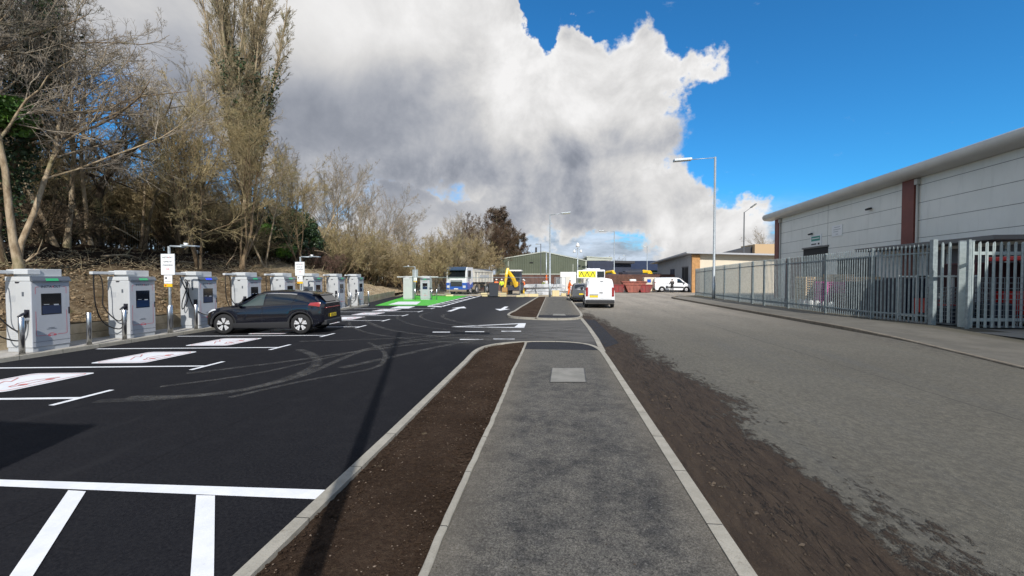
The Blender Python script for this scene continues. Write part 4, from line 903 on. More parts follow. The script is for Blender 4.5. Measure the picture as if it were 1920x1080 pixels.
# ---- grey estate car between the vans
ec = thing('estate_car', 'silver grey hatchback parked at the kerb in front of the white van', 'car')
b = Body(4.3, dict(bot=([-2.15, -2, 1.9, 2.15], [.4, .26, .24, .36]), belt=([-2.15, 0, 1.4, 2.15], [.92, .93, .86, .64]), shoulder=([-2.15, .6, 1.2, 1.9, 2.15], [1.0, .97, .92, .80, .68]),
    roof=([-2.15, -2.05, -1.8, -1.2, -.3, .15, .9, 1.1, 1.9, 2.15], [1.02, 1.15, 1.42, 1.5, 1.52, 1.46, 1.03, .97, .84, .70]), w=([-2.15, -1.7, 1.4, 1.9, 2.15], [.8, .88, .88, .82, .64]), wr=([-2.15, 0, .9, 2.15], [.6, .64, .66, .5])), (-1.35, 1.35), .32, .38)
b.shell(-2.15, 2.15, 44, 'paint_grey', 'body', ec)
for sd in (1, -1):
    mb = MB(); b.patch(mb, [(.85, 4.1), (-1.4, 4.2), (-1.3, 7.4), (.25, 7.6)], 'car_glass', sd); mb.build('side_window', ec)
    for a in b.ax: wheel(ec, a, sd*.88, .32, .2, sd, 'steel')
    mb = MB(); b.patch(mb, [(-2.06, 2.8), (-1.74, 3.0), (-1.80, 4.5), (-2.04, 4.6)], 'lamp_red', sd, 5, 3, .01); mb.build('tail_light', ec)
mb = MB(); mb.add([(-2.05, -.6, 1.08), (-2.05, .6, 1.08), (-1.82, .56, 1.38), (-1.82, -.56, 1.38)], [(0,1,2,3)], 'car_glass', Matrix.Translation((-.04, 0, .02))); mb.build('rear_window', ec)
mb = MB(); mb.bx(-2.21, -2.05, -.74, .74, .32, .5, 'plastic_black', .03); mb.build('rear_bumper', ec); mb = MB(); mb.bx(-2.17, -2.14, -.26, .26, .60, .72, 'yellow_plate'); mb.build('number_plate', ec)
mb = MB(); mb.bx(-1.8, 1.8, -.66, .66, .22, .6, 'plastic_black'); mb.build('underbody', ec)
ec.location = (2.2, 36.6, 0); ec.rotation_euler.z = PI/2
# ---- highway service lorry with chevron board
mat('chevron_yellow', (.85, .78, .02), .5); mat('beacon', (.8, .35, .02), .3); mat('paint_cream', (.62, .60, .54), .5)
sv = thing('highways_lorry', 'white works lorry behind the van with a yellow chevron board across its upper back', 'lorry', (4.1, 46.5, 0), PI/2)
mb = MB(); mb.bx(-2.8, 1.0, -1.05, 1.05, .85, 1.05, 'plastic_black', .02); mb.build('chassis', sv)
mb = MB(); mb.bx(-2.8, .9, -1.2, 1.2, 1.06, 1.9, 'paint_cream', .03); mb.build('body', sv)
mb = MB(); mb.bx(1.05, 2.9, -1.4, 1.1, .7, 2.85, 'paint_white', .12); mb.build('cab', sv)
mb = MB(); mb.bx(1.035, 1.048, -1.3, -.15, 2.0, 2.65, 'car_glass'); mb.build('rear_window', sv)
mb = MB(); mb.bx(-2.86, -2.81, -.15, 1.85, 1.92, 2.72, 'sign_white', .01); bd = mb.build('chevron_board', sv)
mb = MB()
mb.bx(-2.868, -2.864, -.02, 1.70, 2.0, 2.62, 'chevron_yellow')
for yc in (1.40, .84, .28):
    for sg in (1, -1): 
        p = [(yc, 2.50), (yc+sg*.20, 2.04), (yc+sg*.27, 2.04), (yc+sg*.04, 2.58), (yc, 2.58)]; mb.prism([(max(-.02, min(1.70, a)), c) for a, c in p], -2.874, -2.871, 'dark_print', 'x')
mb.build('chevrons', bd)
mb = MB(); mb.bx(-2.7, -2.5, .5, .9, 2.73, 2.92, 'paint_white', .03); mb.bx(1.4, 1.8, -.9, .6, 2.86, 2.98, 'paint_white', .04); mb.build('beacon_bar', sv)
for a in (-1.7, 1.9):
    for sd in (1, -1): wheel(sv, a, sd*1.0, .42, .28, sd, 'steel')
# ---- eight-wheel tipper lorry
mat('lorry_blue', (.015, .09, .42), .35, coat=.4); mat('grille', (.03, .035, .045), .5); mat('visor_blue', (.045, .075, .13), .3); mat('body_cream', (.66, .64, .58), .5, col2=(.48, .45, .38), vs=1.2); mat('tarp', (.10, .11, .13), .7); mat('mudguard', (.24, .20, .15), .8)
tl = thing('tipper_lorry', 'white and blue eight-wheel tipper lorry facing us behind the mesh fence', 'lorry')
mb = MB(); mb.prism([(4.6, .75), (4.62, 1.75), (4.5, 2.95), (4.3, 3.15), (2.75, 3.15), (2.7, .9)], -1.24, 1.24, 'paint_white', 'y'); cb = mb.build('cab', tl)
mb = MB(); mb.prism([(4.645, .62), (4.66, 1.38), (4.0, 1.42), (3.5, 1.1), (2.9, 1.42), (2.75, 1.42), (2.75, .9), (4.0, .62)], -1.262, 1.262, 'lorry_blue', 'y'); mb.build('lower_panel', cb)
mb = MB(); mb.prism([(4.625, 1.93), (4.52, 2.83), (4.50, 2.83), (4.60, 1.93)], -1.08, 1.08, 'car_glass', 'y', Matrix.Translation((.02, 0, 0))); mb.build('windscreen', cb)
mb = MB(); mb.prism([(4.56, 2.85), (4.80, 2.80), (4.78, 2.95), (4.40, 3.2)], -1.15, 1.15, 'visor_blue', 'y'); mb.build('sun_visor', cb)
mb = MB(); mb.bx(4.665, 4.69, -.72, .72, .98, 1.66, 'grille', .02)
for z in (1.08, 1.22, 1.36): mb.bx(4.692, 4.70, -.68, .68, z, z+.05, 'plastic_black')
mb.bx(4.692, 4.70, -.70, .70, 1.50, 1.62, 'galv'); mb.build('grille', cb)
for sd in (1, -1):
    mb = MB(); mb.bx(4.665, 4.69, sd*.98-.17, sd*.98+.17, .80, 1.08, 'lamp_clear', .03); mb.build('headlight', cb)
    mb = MB(); mb.prism([(4.2, 1.95), (3.35, 1.85), (3.35, 2.8), (4.1, 2.8)], sd*1.245, sd*1.25, 'car_glass', 'y'); mb.build('side_window', cb)
    mb = MB(); mb.bx(4.35, 4.50, sd*1.52-.12, sd*1.52+.12, 1.9, 2.7, 'plastic_black', .04); mb.tube([(4.3, sd*1.24, 2.7), (4.42, sd*1.5, 2.65)], .025, 'plastic_black', 6); mb.build('mirror', cb)
mb = MB(); mb.bx(4.5, 4.74, -1.22, 1.22, .38, .60, 'mudguard', .04); mb.bx(4.745, 4.75, -.26, .26, .64, .75, 'sign_white'); mb.build('bumper', tl)
mb = MB(); mb.prism([(2.5, 1.45), (2.55, 3.0), (-4.2, 2.75), (-4.35, 1.35)], -1.25, 1.25, 'body_cream', 'y')
for x in np.arange(-4.0, 2.4, 1.05): mb.bx(x, x+.09, -1.30, 1.30, 1.42, 2.72, 'body_cream', .01)
mb.bx(-4.2, 2.5, -1.31, 1.31, 2.62, 2.72, 'body_cream', .01); mb.build('tipper_body', tl)
mb = MB(); mb.prism([(-1.22, 0), (-.8, .24), (0, .32), (.8, .24), (1.22, 0)], -4.1, 2.4, 'tarp', 'x', Matrix.Translation((0, 0, 2.78))); mb.build('load_sheet', tl)
mb = MB(); mb.bx(-4.3, 4.2, -.45, .45, .75, 1.28, 'plastic_black', .02); mb.bx(.2, 2.0, -1.15, 1.15, .55, 1.15, 'mudguard', .03); mb.build('chassis', tl)
mb = MB()
for a in (1.35, -2.2, -3.55): mb.prism([(a-.62, .95), (a-.45, 1.2), (a+.45, 1.2), (a+.62, .95), (a+.58, .95), (a+.42, 1.16), (a-.42, 1.16), (a-.58, .95)], -1.24, 1.24, 'mudguard', 'y')
mb.build('mudguards', tl)
for a in (3.35, 1.35, -2.2, -3.55):
    for sd in (1, -1): wheel(tl, a, sd*1.22, .52, .32, sd, 'steel')
tl.rotation_euler.z = -PI/2-.20; tl.location = (-10.2, 52.2, 0)
mb = MB(); xx = -2.6
for wd_ in (.26, .1, .3, .22, .34, .2, .28, .24, .3, .18): mb.bx(xx, xx+wd_, 1.252, 1.303, 1.95, 2.28, 'vent_grey'); xx += wd_+.09
mb.build('faded_lettering', tl)
# ------------------------------------------------------------------ large warehouse on the right
mt, t, b, o = start('cladding'); n = t.noise(o, .5, 4, .6); n2 = t.noise(t.vm('MULTIPLY', o, (1, 1, .12)), 3, 5, .7)
t.put(b.inputs['Base Color'], t.mix(t.m('MULTIPLY', t.ramp(n2, .5, .75), .35), t.mix(t.ramp(n, .3, .7), (.73, .735, .69), (.79, .79, .745)), (.54, .54, .50))); b.inputs['Roughness'].default_value = .5
mat('column_brown', (.17, .045, .032), .55, var=.08, vs=2); mat('fascia_grey', (.50, .49, .45), .45, var=.05, vs=1); mat('roof_grey', (.35, .35, .34), .6, var=.1); mat('seam_dark', (.17, .17, .165), .7)
mat('dark_inside', (.02, .02, .022), .8); mat('red_door', (.14, .035, .028), .6); mat('sign_green', (.03, .26, .22), .5); mat('window_frame', (.12, .12, .13), .5)
wh = thing('warehouse', 'long grey panelled warehouse with rounded eaves and dark red columns behind the steel fence', 'building', (19.99, 43.41, 0), 0)
wh.rotation_euler.z = math.atan2(-1, -.064)          # local x runs along the wall towards the camera, local y points away from the building to... inward is +y
# local +y after this rotation points east (into the building)
Lw, Dw = 56, 30; WY = .9
mb = MB(); mb.bx(.66, Lw, WY, WY+Dw, 0, 7.45, 'cladding'); wl = mb.build('wall', wh)
mb = MB()
for z in (7.0, 6.05, 5.1, 4.15, 3.2): mb.bx(.70, Lw-.1, WY-.006, WY+.002, z-.012, z+.012, 'seam_dark')
for u in (9.2, 25.5, 33.6, 42): mb.bx(u-.012, u+.012, WY-.007, WY+.002, 3.2, 7.4, 'seam_dark')
mb.build('panel_joints', wl)
mb = MB(); pr = [(0+.30-.30*math.cos(a), 7.72+.30*math.sin(a)) for a in np.linspace(-PI/2, PI/2, 9)]
pr = [(WY-.01, 7.40), (.62, 7.40)]+[(.30-.30*math.cos(a), 7.74+.30*math.sin(a)) for a in np.linspace(-1.35, 1.4, 9)]+[(1.6, 8.16), (1.6, 7.9), (WY-.01, 7.6)]
mb.prism(pr, -.35, Lw, 'fascia_grey', 'x'); fa = mb.build('eaves', wh)
for p in fa.data.polygons: p.use_smooth = len(p.vertices) == 4
mb = MB(); mb.add([(-.3, 1.55, 8.12), (Lw, 1.55, 8.12), (Lw, 16, 9.0), (-.3, 16, 9.0), (Lw, Dw, 8.1), (-.3, Dw, 8.1)], [(0,1,2,3), (3,2,4,5)], 'roof_grey'); mb.build('roof', wh)
for u0, u1 in ((.62, 1.42), (16.9, 17.8), (33.2, 34.1)):
    mb = MB(); mb.bx(u0, u1, WY-.16, WY+.05, 0, 7.42, 'column_brown', .01); mb.build('column', wh)
    mb = MB(); mb.cyl((u1+.14, WY-.09, 0), (u1+.14, WY-.09, 7.2), .055, 'fascia_grey', 10); mb.bx(u1+.04, u1+.25, WY-.2, WY-.005, 7.05, 7.36, 'fascia_grey', .01); mb.build('downpipe', wh)
mb = MB(); mb.bx(5.7, 9.3, WY-.015, WY+.01, 0, 4.3, 'dark_inside'); mb.bx(6.4, 9.0, WY-.03, WY-.016, 0, 3.7, 'window_frame'); mb.bx(5.6, 9.4, WY-.10, WY-.004, 4.3, 4.42, 'seam_dark'); mb.build('doorway', wh)
mb = MB(); mb.bx(2.6, 5.4, WY-.03, WY+.01, 0, 3.7, 'red_door'); mb.build('roller_door', wh)
mb = MB(); mb.bx(10.6, 14.6, WY-.02, WY+.01, 0, 3.3, 'dark_inside'); mb.bx(10.5, 10.62, WY-.04, WY+.01, 0, 3.4, 'window_frame'); mb.build('dark_opening', wh)
mb = MB()
for k in range(4): mb.bx(18.6+k*1.5, 19.8+k*1.5, WY-.03, WY+.01, 1.2, 3.4, 'window_frame')
mb.build('low_windows', wh)
mb = MB(); mb.bx(14.9, 24, WY-1.4, WY-.02, 3.55, 3.75, 'seam_dark', .02); mb.build('canopy', wh)
for u in (16.9, 0): pass
for u, z in ((14.0, 6.35), (7.0, 5.45)):
    mb = MB(); mb.box((u, WY-.14, z), (.32, .26, .12), 'plastic_black', .04, rot=Matrix.Rotation(.35, 4, 'X')); mb.build('wall_light', wh)
mb = MB(); mb.bx(6.85, 8.4, WY-.05, WY-.004, 4.35+.1, 5.35, 'sign_white'); mb.bx(7.0, 8.25, WY-.056, WY-.051, 4.85, 5.22, 'sign_green'); sg = mb.build('unit_sign', wh)
mb = MB(); mb.bx(7.0, 7.75, WY-.056, WY-.051, 4.56, 4.66, 'dark_print'); mb.bx(7.95, 8.2, WY-.056, WY-.051, 4.54, 4.68, 'dark_print'); mb.bx(7.1, 8.15, WY-.0605, WY-.057, 5.02, 5.08, 'sign_white'); mb.build('sign_lines', sg)
mb = MB(); mb.bx(9.8, 11.05, WY-.04, WY-.004, 4.95, 5.75, 'sign_white'); sg = mb.build('notice', wh)
mb = MB()
for z, a, c in ((5.58, 10.1, 10.8), (5.42, 10.0, 10.9), (5.27, 10.0, 10.6), (5.08, 10.3, 10.6)): mb.bx(a, c, WY-.045, WY-.041, z, z+.05, 'vent_grey')
mb.build('notice_lines', sg)
# ------------------------------------------------------------------ palisade fence
mat('palisade', (.22, .26, .27), .55, .25, col2=(.31, .36, .37), vs=6); mat('palisade_light', (.36, .42, .42), .5, .3, col2=(.44, .5, .5), vs=8)
pf = thing('palisade_fence', 'long galvanised palisade fence along the right-hand pavement', 'fence', (14.4, 46.4, .1))
FP = [(14.72, 46.4, 2.85), (14.6, 43.4, 2.9), (14.4, 40.6, 2.95), (14.25, 37.6, 3.0), (14.12, 34.3, 3.05), (14.05, 32.0, 3.1), (14.02, 30.2, 3.12), (14.15, 27.5, 3.15), (14.16, 23.9, 3.2), (14.2, 20.7, 3.25), (14.93, 18.5, 3.3)]
O = Vector((14.4, 46.4, 0))
def pale(mb, p, d, h, m, wd=.034, z0=.06):
    nn = Vector((-d.y, d.x, 0)); 
    sec = [(-1, .022), (-.45, .022), (-.30, 0), (.30, 0), (.45, .022), (1, .022)]; V, F_ = [], []
    for s_, off in sec:
        top = h-.02-.10*abs(s_); q = p+d*wd*s_+nn*off
        V += [q+Vector((0, 0, z0)), q+Vector((0, 0, top)), q+nn*.004+Vector((0, 0, top)), q+nn*.004+Vector((0, 0, z0))]
    for i in range(5): F_ += [(4*i, 4*i+4, 4*i+5, 4*i+1), (4*i+1, 4*i+5, 4*i+6, 4*i+2), (4*i+2, 4*i+6, 4*i+7, 4*i+3)]
    F_ += [(0, 1, 2, 3), (20, 23, 22, 21)]
    mb.add(V, F_, m)
def fence_run(root, O, pts, m, sp=.155, wd=.034, posts=True, rails=(.32, .62)):
    for i in range(len(pts)-1):
        a, c = Vector((pts[i][0], pts[i][1], 0))-O, Vector((pts[i+1][0], pts[i+1][1], 0))-O; d = (c-a); L = d.length; d.normalize(); nn = Vector((-d.y, d.x, 0)); h0, h1 = pts[i][2], pts[i+1][2]
        if posts:
            mb = MB(); mb.box((a.x, a.y, h0/2-.05), (.12, .05, h0+.0), m, .004, rot=Matrix.Rotation(math.atan2(d.y, d.x)+PI/2, 4, 'Z')); mb.build('post', root)
        mb = MB(); k = max(1, int(L/sp))
        for q in range(k): pale(mb, a+d*(sp*(q+.6))-nn*.035, d, h0+(h1-h0)*q/k+random.uniform(-.008, .008), m, wd)
        mb.build('pale_panel', root)
        for zz in (rails[0], None):
            mb = MB()
            z0, z1 = (zz, zz) if zz else (h0-rails[1]+.18, h1-rails[1]+.18)
            for off, hh in ((0, 0), (-.022, .045)): pass
            A, Cc = a+Vector((0,0,z0)), c+Vector((0,0,z1)); q = nn*.022
            mb.add([A-nn*.03, Cc-nn*.03, Cc-nn*.03+Vector((0,0,.06)), A-nn*.03+Vector((0,0,.06)), A+nn*.02+Vector((0,0,.055)), Cc+nn*.02+Vector((0,0,.055)), Cc+nn*.02+Vector((0,0,.06)), A+nn*.02+Vector((0,0,.06))], [(0,1,2,3),(3,2,6,7),(4,5,6,7)], m); mb.build('rail', root)
# walk from far to near; pale faces towards the road
fence_run(pf, O, FP, 'palisade', .155, .036)
mb = MB(); a = Vector((14.93, 18.5, 0))-O; mb.box((a.x, a.y, 1.67), (.17, .17, 3.44), 'palisade', .006); mb.build('end_post', pf)
g0, g1 = G(1817, 617, .1), G(1990, 617, .1)
gp = thing('gate_post', 'massive square galvanised gate post between the fence and the right-hand gate', 'post', (15.62, 17.95, .09), -.62)
mb = MB(); mb.bx(-.2, .2, -.2, .2, 0, 3.28, 'palisade_light', .012); mb.build('shaft', gp); mb = MB(); mb.bx(-.21, .21, -.21, .21, 3.281, 3.30, 'galv', .004); mb.build('cap', gp)
gf = thing('palisade_gate', 'galvanised palisade gate at the right edge in front of the red machinery', 'gate', (g0.x, g0.y, .1), 0)
L = 7.2; gf.rotation_euler.z = math.atan2(g1.y-g0.y, g1.x-g0.x)
mb = MB()
for k in range(int(L/.262)+1): pale(mb, Vector((.05+.262*k, -.03, 0)), Vector((1, 0, 0)), 3.25, 'palisade_light', .058, .05)
mb.build('pales', gf)
for z in (.28, 2.72): mb = MB(); mb.bx(0, L, 0, .05, z, z+.12, 'palisade_light', .005); mb.build('rail', gf)
mb = MB(); mb.bx(-.12, -.03, -.04, .05, 0, 3.28, 'palisade', .004); mb.build('hinge_post', gf)
bp = thing('palisade_infill', 'two pale bent-topped fence palings beside the big gate post', 'fence', (15.2, 18.25, .1), -.8)
mb = MB()
for k in range(2): pale(mb, Vector((-.12+.2*k, 0, 0)), Vector((1, 0, 0)), 3.32, 'palisade_light', .045, .12)
mb.build('pales', bp, fix=False)
# ------------------------------------------------------------------ goods in the yard behind the fence
mat('pallet_wood', (.58, .42, .24), .8, col2=(.72, .56, .36), vs=4); mat('pink_plastic', (.62, .07, .36), .5); mat('blue_black', (.015, .02, .04), .5); mat('bag_white', (.7, .7, .68), .6); mat('machine_red', (.55, .022, .018), .35, coat=.3); mat('machine_dark', (.05, .018, .022), .6); mat('cage_grey', (.26, .29, .31), .5, .4); mat('frame_white', (.62, .66, .64), .4); mat('crate_maroon', (.10, .03, .035), .6)
def pallet_stack(label, loc, n, m, rz=0, group='stacked pallets in the yard'):
    t = thing('pallet_stack', label, 'pallets', loc, rz, group)
    for k in range(n):
        mb = MB(); z = k*.15
        for y in np.linspace(-.45, .45, 5): mb.bx(-.6, .6, y-.045, y+.045, z+.118, z+.14, m)
        for x in (-.54, 0, .54): mb.bx(x-.06, x+.06, -.5, .5, z+.022, z+.117, m)
        for y in (-.42, 0, .42): mb.bx(-.6, .6, y-.05, y+.05, z, z+.021, m)
        mb.build('pallet', t)
    return t
pallet_stack('tallest stack of tan wooden pallets behind the fence, left of the pink crates', (16.2, 29.0, .09), 13, 'pallet_wood', .1)
pallet_stack('stack of tan wooden pallets behind the pink crates', (17.4, 28.2, .09), 14, 'pallet_wood', .0)
pallet_stack('stack of bright pink plastic pallets behind the fence', (16.2, 26.9, .09), 11, 'pink_plastic', .05)
pallet_stack('stack of tan wooden pallets to the right of the pink crates', (17.5, 26.2, .09), 13, 'pallet_wood', .05)
pallet_stack('short stack of dark weathered pallets right of the pink crates', (16.2, 25.3, .09), 7, 'crate_maroon', .05)
for i, (x, y) in enumerate([(15.3, 28.3), (15.3, 27.75), (15.3, 27.2), (15.3, 26.6), (15.35, 26.0), (15.35, 25.4)]):
    t = thing('gas_bottle', 'one of the white bottles standing in a row at the foot of the pallets', 'gas bottle', (x, y, .09), 0, 'white bottles in a row behind the fence')
    mb = MB(); mb.tube([(0,0,0), (0,0,.42), (0,0,.52), (0,0,.56)], [.15, .15, .09, .04], 'bag_white', 12); mb.build('cylinder', t); mb = MB(); mb.tube([(0,0,.56), (0,0,.62)], .035, 'plastic_black', 8); mb.build('valve', t)
def crate(label, loc, d, m, m2, rz=0, group=None, name='storage_crate'):
    t = thing(name, label, 'crate', loc, rz, group); x, y, z = d
    mb = MB(); mb.bx(-x/2+.03, x/2-.03, -y/2+.03, y/2-.03, .12, z-.05, m, .01); mb.build('panel', t)
    mb = MB()
    for sx in (-1, 1):
        for sy in (-1, 1): mb.bx(sx*x/2-.03, sx*x/2+.03, sy*y/2-.03, sy*y/2+.03, 0, z, m2)
    for zz in (.12, z-.03):
        for s in (-1, 1): mb.bx(-x/2+.031, x/2-.031, s*y/2-.025, s*y/2+.025, zz-.03, zz+.029, m2); mb.bx(s*x/2-.024, s*x/2+.024, -y/2+.031, y/2-.031, zz-.03, zz+.029, m2)
    mb.build('frame', t); return t
for i, y in enumerate((24.3, 23.0, 21.7)): crate(['dark blue crate nearest the pallets behind the fence', 'dark blue crate in the middle of the three behind the fence', 'dark blue crate nearest the white frames behind the fence'][i], (16.4, y, .09), (1.2, 1.15, 1.7+.1*i), 'blue_black', 'window_frame')
def stillage(label, loc, m, w_=1.4, h=1.9, rz=0):
    t = thing('steel_stillage', label, 'rack', loc, rz, 'steel racks behind the fence')
    mb = MB()
    for x in (-w_/2, w_/2):
        for y in (-.5, .5): mb.bx(x-.04, x+.04, y-.04, y+.04, 0, h, m)
    for z in (.2, h-.05):
        for y in (-.5, .5): mb.bx(-w_/2+.041, w_/2-.041, y-.035, y+.035, z-.035, z+.035, m)
        for x in (-w_/2, w_/2): mb.bx(x-.035, x+.035, -.459, .459, z-.035, z+.035, m)
    mb.build('frame', t); mb = MB(); mb.bx(-w_/2+.05, w_/2-.05, -.45, .45, .24, .27, 'cage_grey'); mb.build('deck', t); return t
for i, y in enumerate((20.6, 19.6)): stillage(['white steel rack farther along the fence beside the dark blue crates', 'white steel rack nearer the mesh cages behind the fence'][i], (16.3, y, .09), 'frame_white', 1.5, 2.0, PI/2)
crate('small orange-red box inside the white steel rack', (16.3, 20.5, .37), (.5, .6, .7), 'machine_red', 'machine_red', name='red_box'); crate('small crimson drum-shaped crate inside the nearer white steel rack', (16.4, 19.6, .37), (.4, .45, .5), 'pink_plastic', 'machine_red', name='red_box')
def cage(label, loc, h):
    t = thing('mesh_cage', label, 'cage', loc, 0, 'wire mesh cages behind the fence')
    mb = MB()
    for k in range(9):
        x = -.6+1.2*k/8; mb.bx(x-.008, x+.008, -.61, -.594, .1, h, 'cage_grey'); mb.bx(x-.008, x+.008, .594, .61, .1, h, 'cage_grey'); mb.bx(-.61, -.594, x-.008, x+.008, .1, h, 'cage_grey')
    for z in np.linspace(.1, h, 10): mb.bx(-.6, .6, -.618, -.611, z-.012, z+.012, 'cage_grey'); mb.bx(-.618, -.611, -.6, .6, z-.012, z+.012, 'cage_grey'); mb.bx(-.6, .6, .611, .618, z-.012, z+.012, 'cage_grey')
    mb.build('mesh_sides', t); mb = MB(); mb.bx(-.6, .6, -.59, .59, .05, .1, 'cage_grey'); mb.bx(-.4, .35, -.4, .4, .101, h*.5, 'blue_black', .05); mb.build('base', t); return t
cage('wire mesh cage full of dark goods just left of the fence end post', (16.6, 18.0, .09), 1.9); cage('wire mesh cage next to the white rack behind the fence', (15.9, 19.0-.3, .09), 1.5)
def forklift(label, loc, rz):
    t = thing('red_forklift', label, 'forklift', loc, rz, 'red machines in the yard')
    mb = MB(); mb.prism([(-1.2, .35), (-1.25, 1.25), (-.9, 1.4), (.2, 1.35), (.3, .95), (1.0, .9), (1.05, .35)], -.62, .62, 'machine_red', 'y'); mb.build('body', t)
    mb = MB(); mb.bx(-1.0, .6, -.58, .58, 2.55, 2.72, 'machine_red', .03)
    for x in (-.95, .55):
        for y in (-.54, .54): mb.bx(x-.04, x+.04, y-.04, y+.04, 1.0, 2.56, 'machine_dark')
    mb.build('overhead_guard', t)
    mb = MB()
    for y in (-.35, .35): mb.bx(1.1, 1.25, y-.06, y+.06, .1, 3.0, 'machine_dark')
    for z in (.6, 1.6, 2.85): mb.bx(1.1, 1.22, -.289, .289, z-.05, z+.05, 'machine_dark')
    mb.build('mast', t)
    mb = MB(); mb.bx(-1.262, -1.251, -.5, .5, .95, 1.05, 'sign_yellow'); mb.bx(-.9, 0, -.632, -.621, .95, 1.05, 'sign_yellow'); mb.bx(-.9, 0, -.632, -.621, .78, .84, 'sign_yellow'); mb.build('hazard_stripe', t)
    mb = MB(); mb.bx(-.6, -.1, -.3, .3, 1.36, 1.5, 'plastic_black', .04); mb.bx(-.75, -.6, -.3, .3, 1.4, 2.0, 'plastic_black', .04); mb.build('seat', t)
    for x, r in ((-.8, .28), (.75, .36)):
        for s in (1, -1): wheel(t, x, s*.62, r, .2, s, 'steel')
    return t
forklift('red forklift with a yellow stripe seen through the right-hand gate', (18.6, 16.6, .09), PI*.95)
forklift('red forklift behind the left half of the right-hand gate', (18.0, 18.6, .09), PI/2)
crate('tall brown steel container panel behind the right-hand gate', (17.9, 19.6, .09), (2.2, 1.4, 2.5), 'machine_dark', 'crate_maroon')
crate('maroon crate with a red rim low behind the right-hand gate', (19.6, 18.2, .09), (1.6, 1.4, 2.6), 'crate_maroon', 'machine_red')

# ------------------------------------------------------------------ small grey building across the yard
mat('render_grey', (.36, .37, .385), .8, var=.05, vs=1); mat('render_cream', (.68, .60, .47), .8, var=.04, vs=1); mat('post_wood', (.46, .24, .09), .7, var=.15, vs=3); mat('roof_light', (.42, .43, .45), .5); mat('roof_dark', (.045, .045, .05), .7); mat('brick_tan', (.50, .35, .20), .8)
ob = thing('office_building', 'low grey and cream building with an overhanging mono-pitch roof beyond the fence', 'building', (18.0, 58.3, 0))
mb = MB(); mb.prism([(0, 0), (16, 0), (16, 4.35), (0, 4.35)], 0, .25, 'render_grey', 'x')
mb = MB(); zf = lambda y: 5.05-.035*y
mb.add([(0,0,0), (0,19,0), (0,19,zf(19)), (0,0,zf(0)), (17,0,0), (17,19,0), (17,19,zf(19)), (17,0,zf(0))], [(0,1,2,3)], 'render_grey'); mb.add([(0,0,0), (17,0,0), (17,0,4.6), (0,0,5.05)], [(0,1,2,3)], 'render_cream'); mb.add([(17,0,0), (17,19,0), (17,19,4.4), (17,0,4.6)], [(0,1,2,3)], 'render_grey'); mb.add([(0,19,0), (17,19,0), (17,19,4.4), (0,19,zf(19))], [(0,1,2,3)], 'render_grey'); mb.build('wall', ob, fix=False)
mb = MB(); mb.add([(-1.0,-.9,5.32), (-1.0,20.5,4.6), (18,20.5,4.5), (18,-.9,4.75), (-1.0,-.9,5.12), (-1.0,20.5,4.4), (18,20.5,4.3), (18,-.9,4.55)], [(0,1,2,3),(4,7,6,5),(0,4,5,1),(0,3,7,4),(1,5,6,2),(2,6,7,3)], 'roof_light'); mb.build('roof', ob)
mb = MB(); mb.bx(-.9, 17.8, -.86, -.02, 4.52, 4.56, 'roof_dark'); 
mb = MB(); mb.bx(-.10, .9, -.30, -.01, 0, 4.95, 'post_wood', .01); mb.build('timber_pier', ob)
mb = MB(); mb.bx(-.03, .01, 8.2, 10.6, 1.7, 3.2, 'car_glass'); fr = mb.build('window', ob); mb = MB(); mb.bx(-.06, -.031, 8.1, 10.7, 3.2, 3.3, 'window_frame'); mb.bx(-.06, -.031, 9.37, 9.43, 1.7, 3.2, 'window_frame'); mb.build('frame', fr)
mb = MB(); mb.bx(-.03, .01, 1.6, 4.4, 0, 3.35, 'dark_inside'); dr = mb.build('door', ob); mb = MB(); mb.bx(-.06, -.031, 1.5, 4.5, 3.35, 3.5, 'window_frame'); mb.bx(-.06, -.031, 2.95, 3.05, 0, 3.35, 'window_frame'); mb.build('frame', dr)
sb = thing('roadside_board', 'small plain white board standing by the bonnet of the side-on van', 'sign', (17.0, 60.6, 0))
mb = MB(); mb.bx(-.03, .03, -.03, .03, 0, 1.6, 'galv'); mb.build('post', sb); mb = MB(); mb.bx(-.5, .5, -.06, -.031, 1.1, 1.8, 'sign_white'); mb.build('board', sb)
rb = thing('brick_block', 'tan upper storey block showing over the roof of the grey building', 'building', (37.2, 84, 0)); mb = MB(); mb.bx(0, 7, 0, 6, 0, 8.2, 'brick_tan'); mb.build('wall', rb); mb = MB(); mb.prism([(-6, 6.4), (0, 7.9), (0, 6.2), (-6, 5.4)], 1, 6, 'roof_dark', 'y'); mb.build('dark_wing', rb)
# ------------------------------------------------------------------ green shed and neighbours
mt, t, b, o = start('green_sheet'); X, Y, Z = t.xyz(o); wv = t.m('SINE', t.m('MULTIPLY', X, 18)); n = t.noise(o, .3, 4)
t.put(b.inputs['Base Color'], t.mix(t.ramp(n, .3, .7), (.078, .092, .060), (.108, .124, .085))); b.inputs['Roughness'].default_value = .6; bumpn(t, b, wv, .6, .03)
mat('trim_pale', (.42, .44, .38), .6); mat('hoarding', (.075, .033, .024), .8, col2=(.13, .062, .045), vs=1.5); mat('navy_sheet', (.02, .028, .055), .6, var=.15, vs=1); mat('dark_green', (.022, .045, .028), .8)
gs = thing('green_shed', 'wide green corrugated shed with a shallow gable beyond the works area', 'building', (-11.5, 84, 0))
A_, B_ = (933-1040)/800*84-.6, (1090-1040)/800*84; A_ = 0; Wd = 17.6
mb = MB(); P = [(0, 0), (Wd, 0), (Wd, 5.1), (9.4, 6.9), (0, 5.4)]; mb.prism(P, 0, 26, 'green_sheet', 'y'); mb.build('wall', gs)
mb = MB()
def bar(a, c, wd, z): d = Vector(c)-Vector(a)
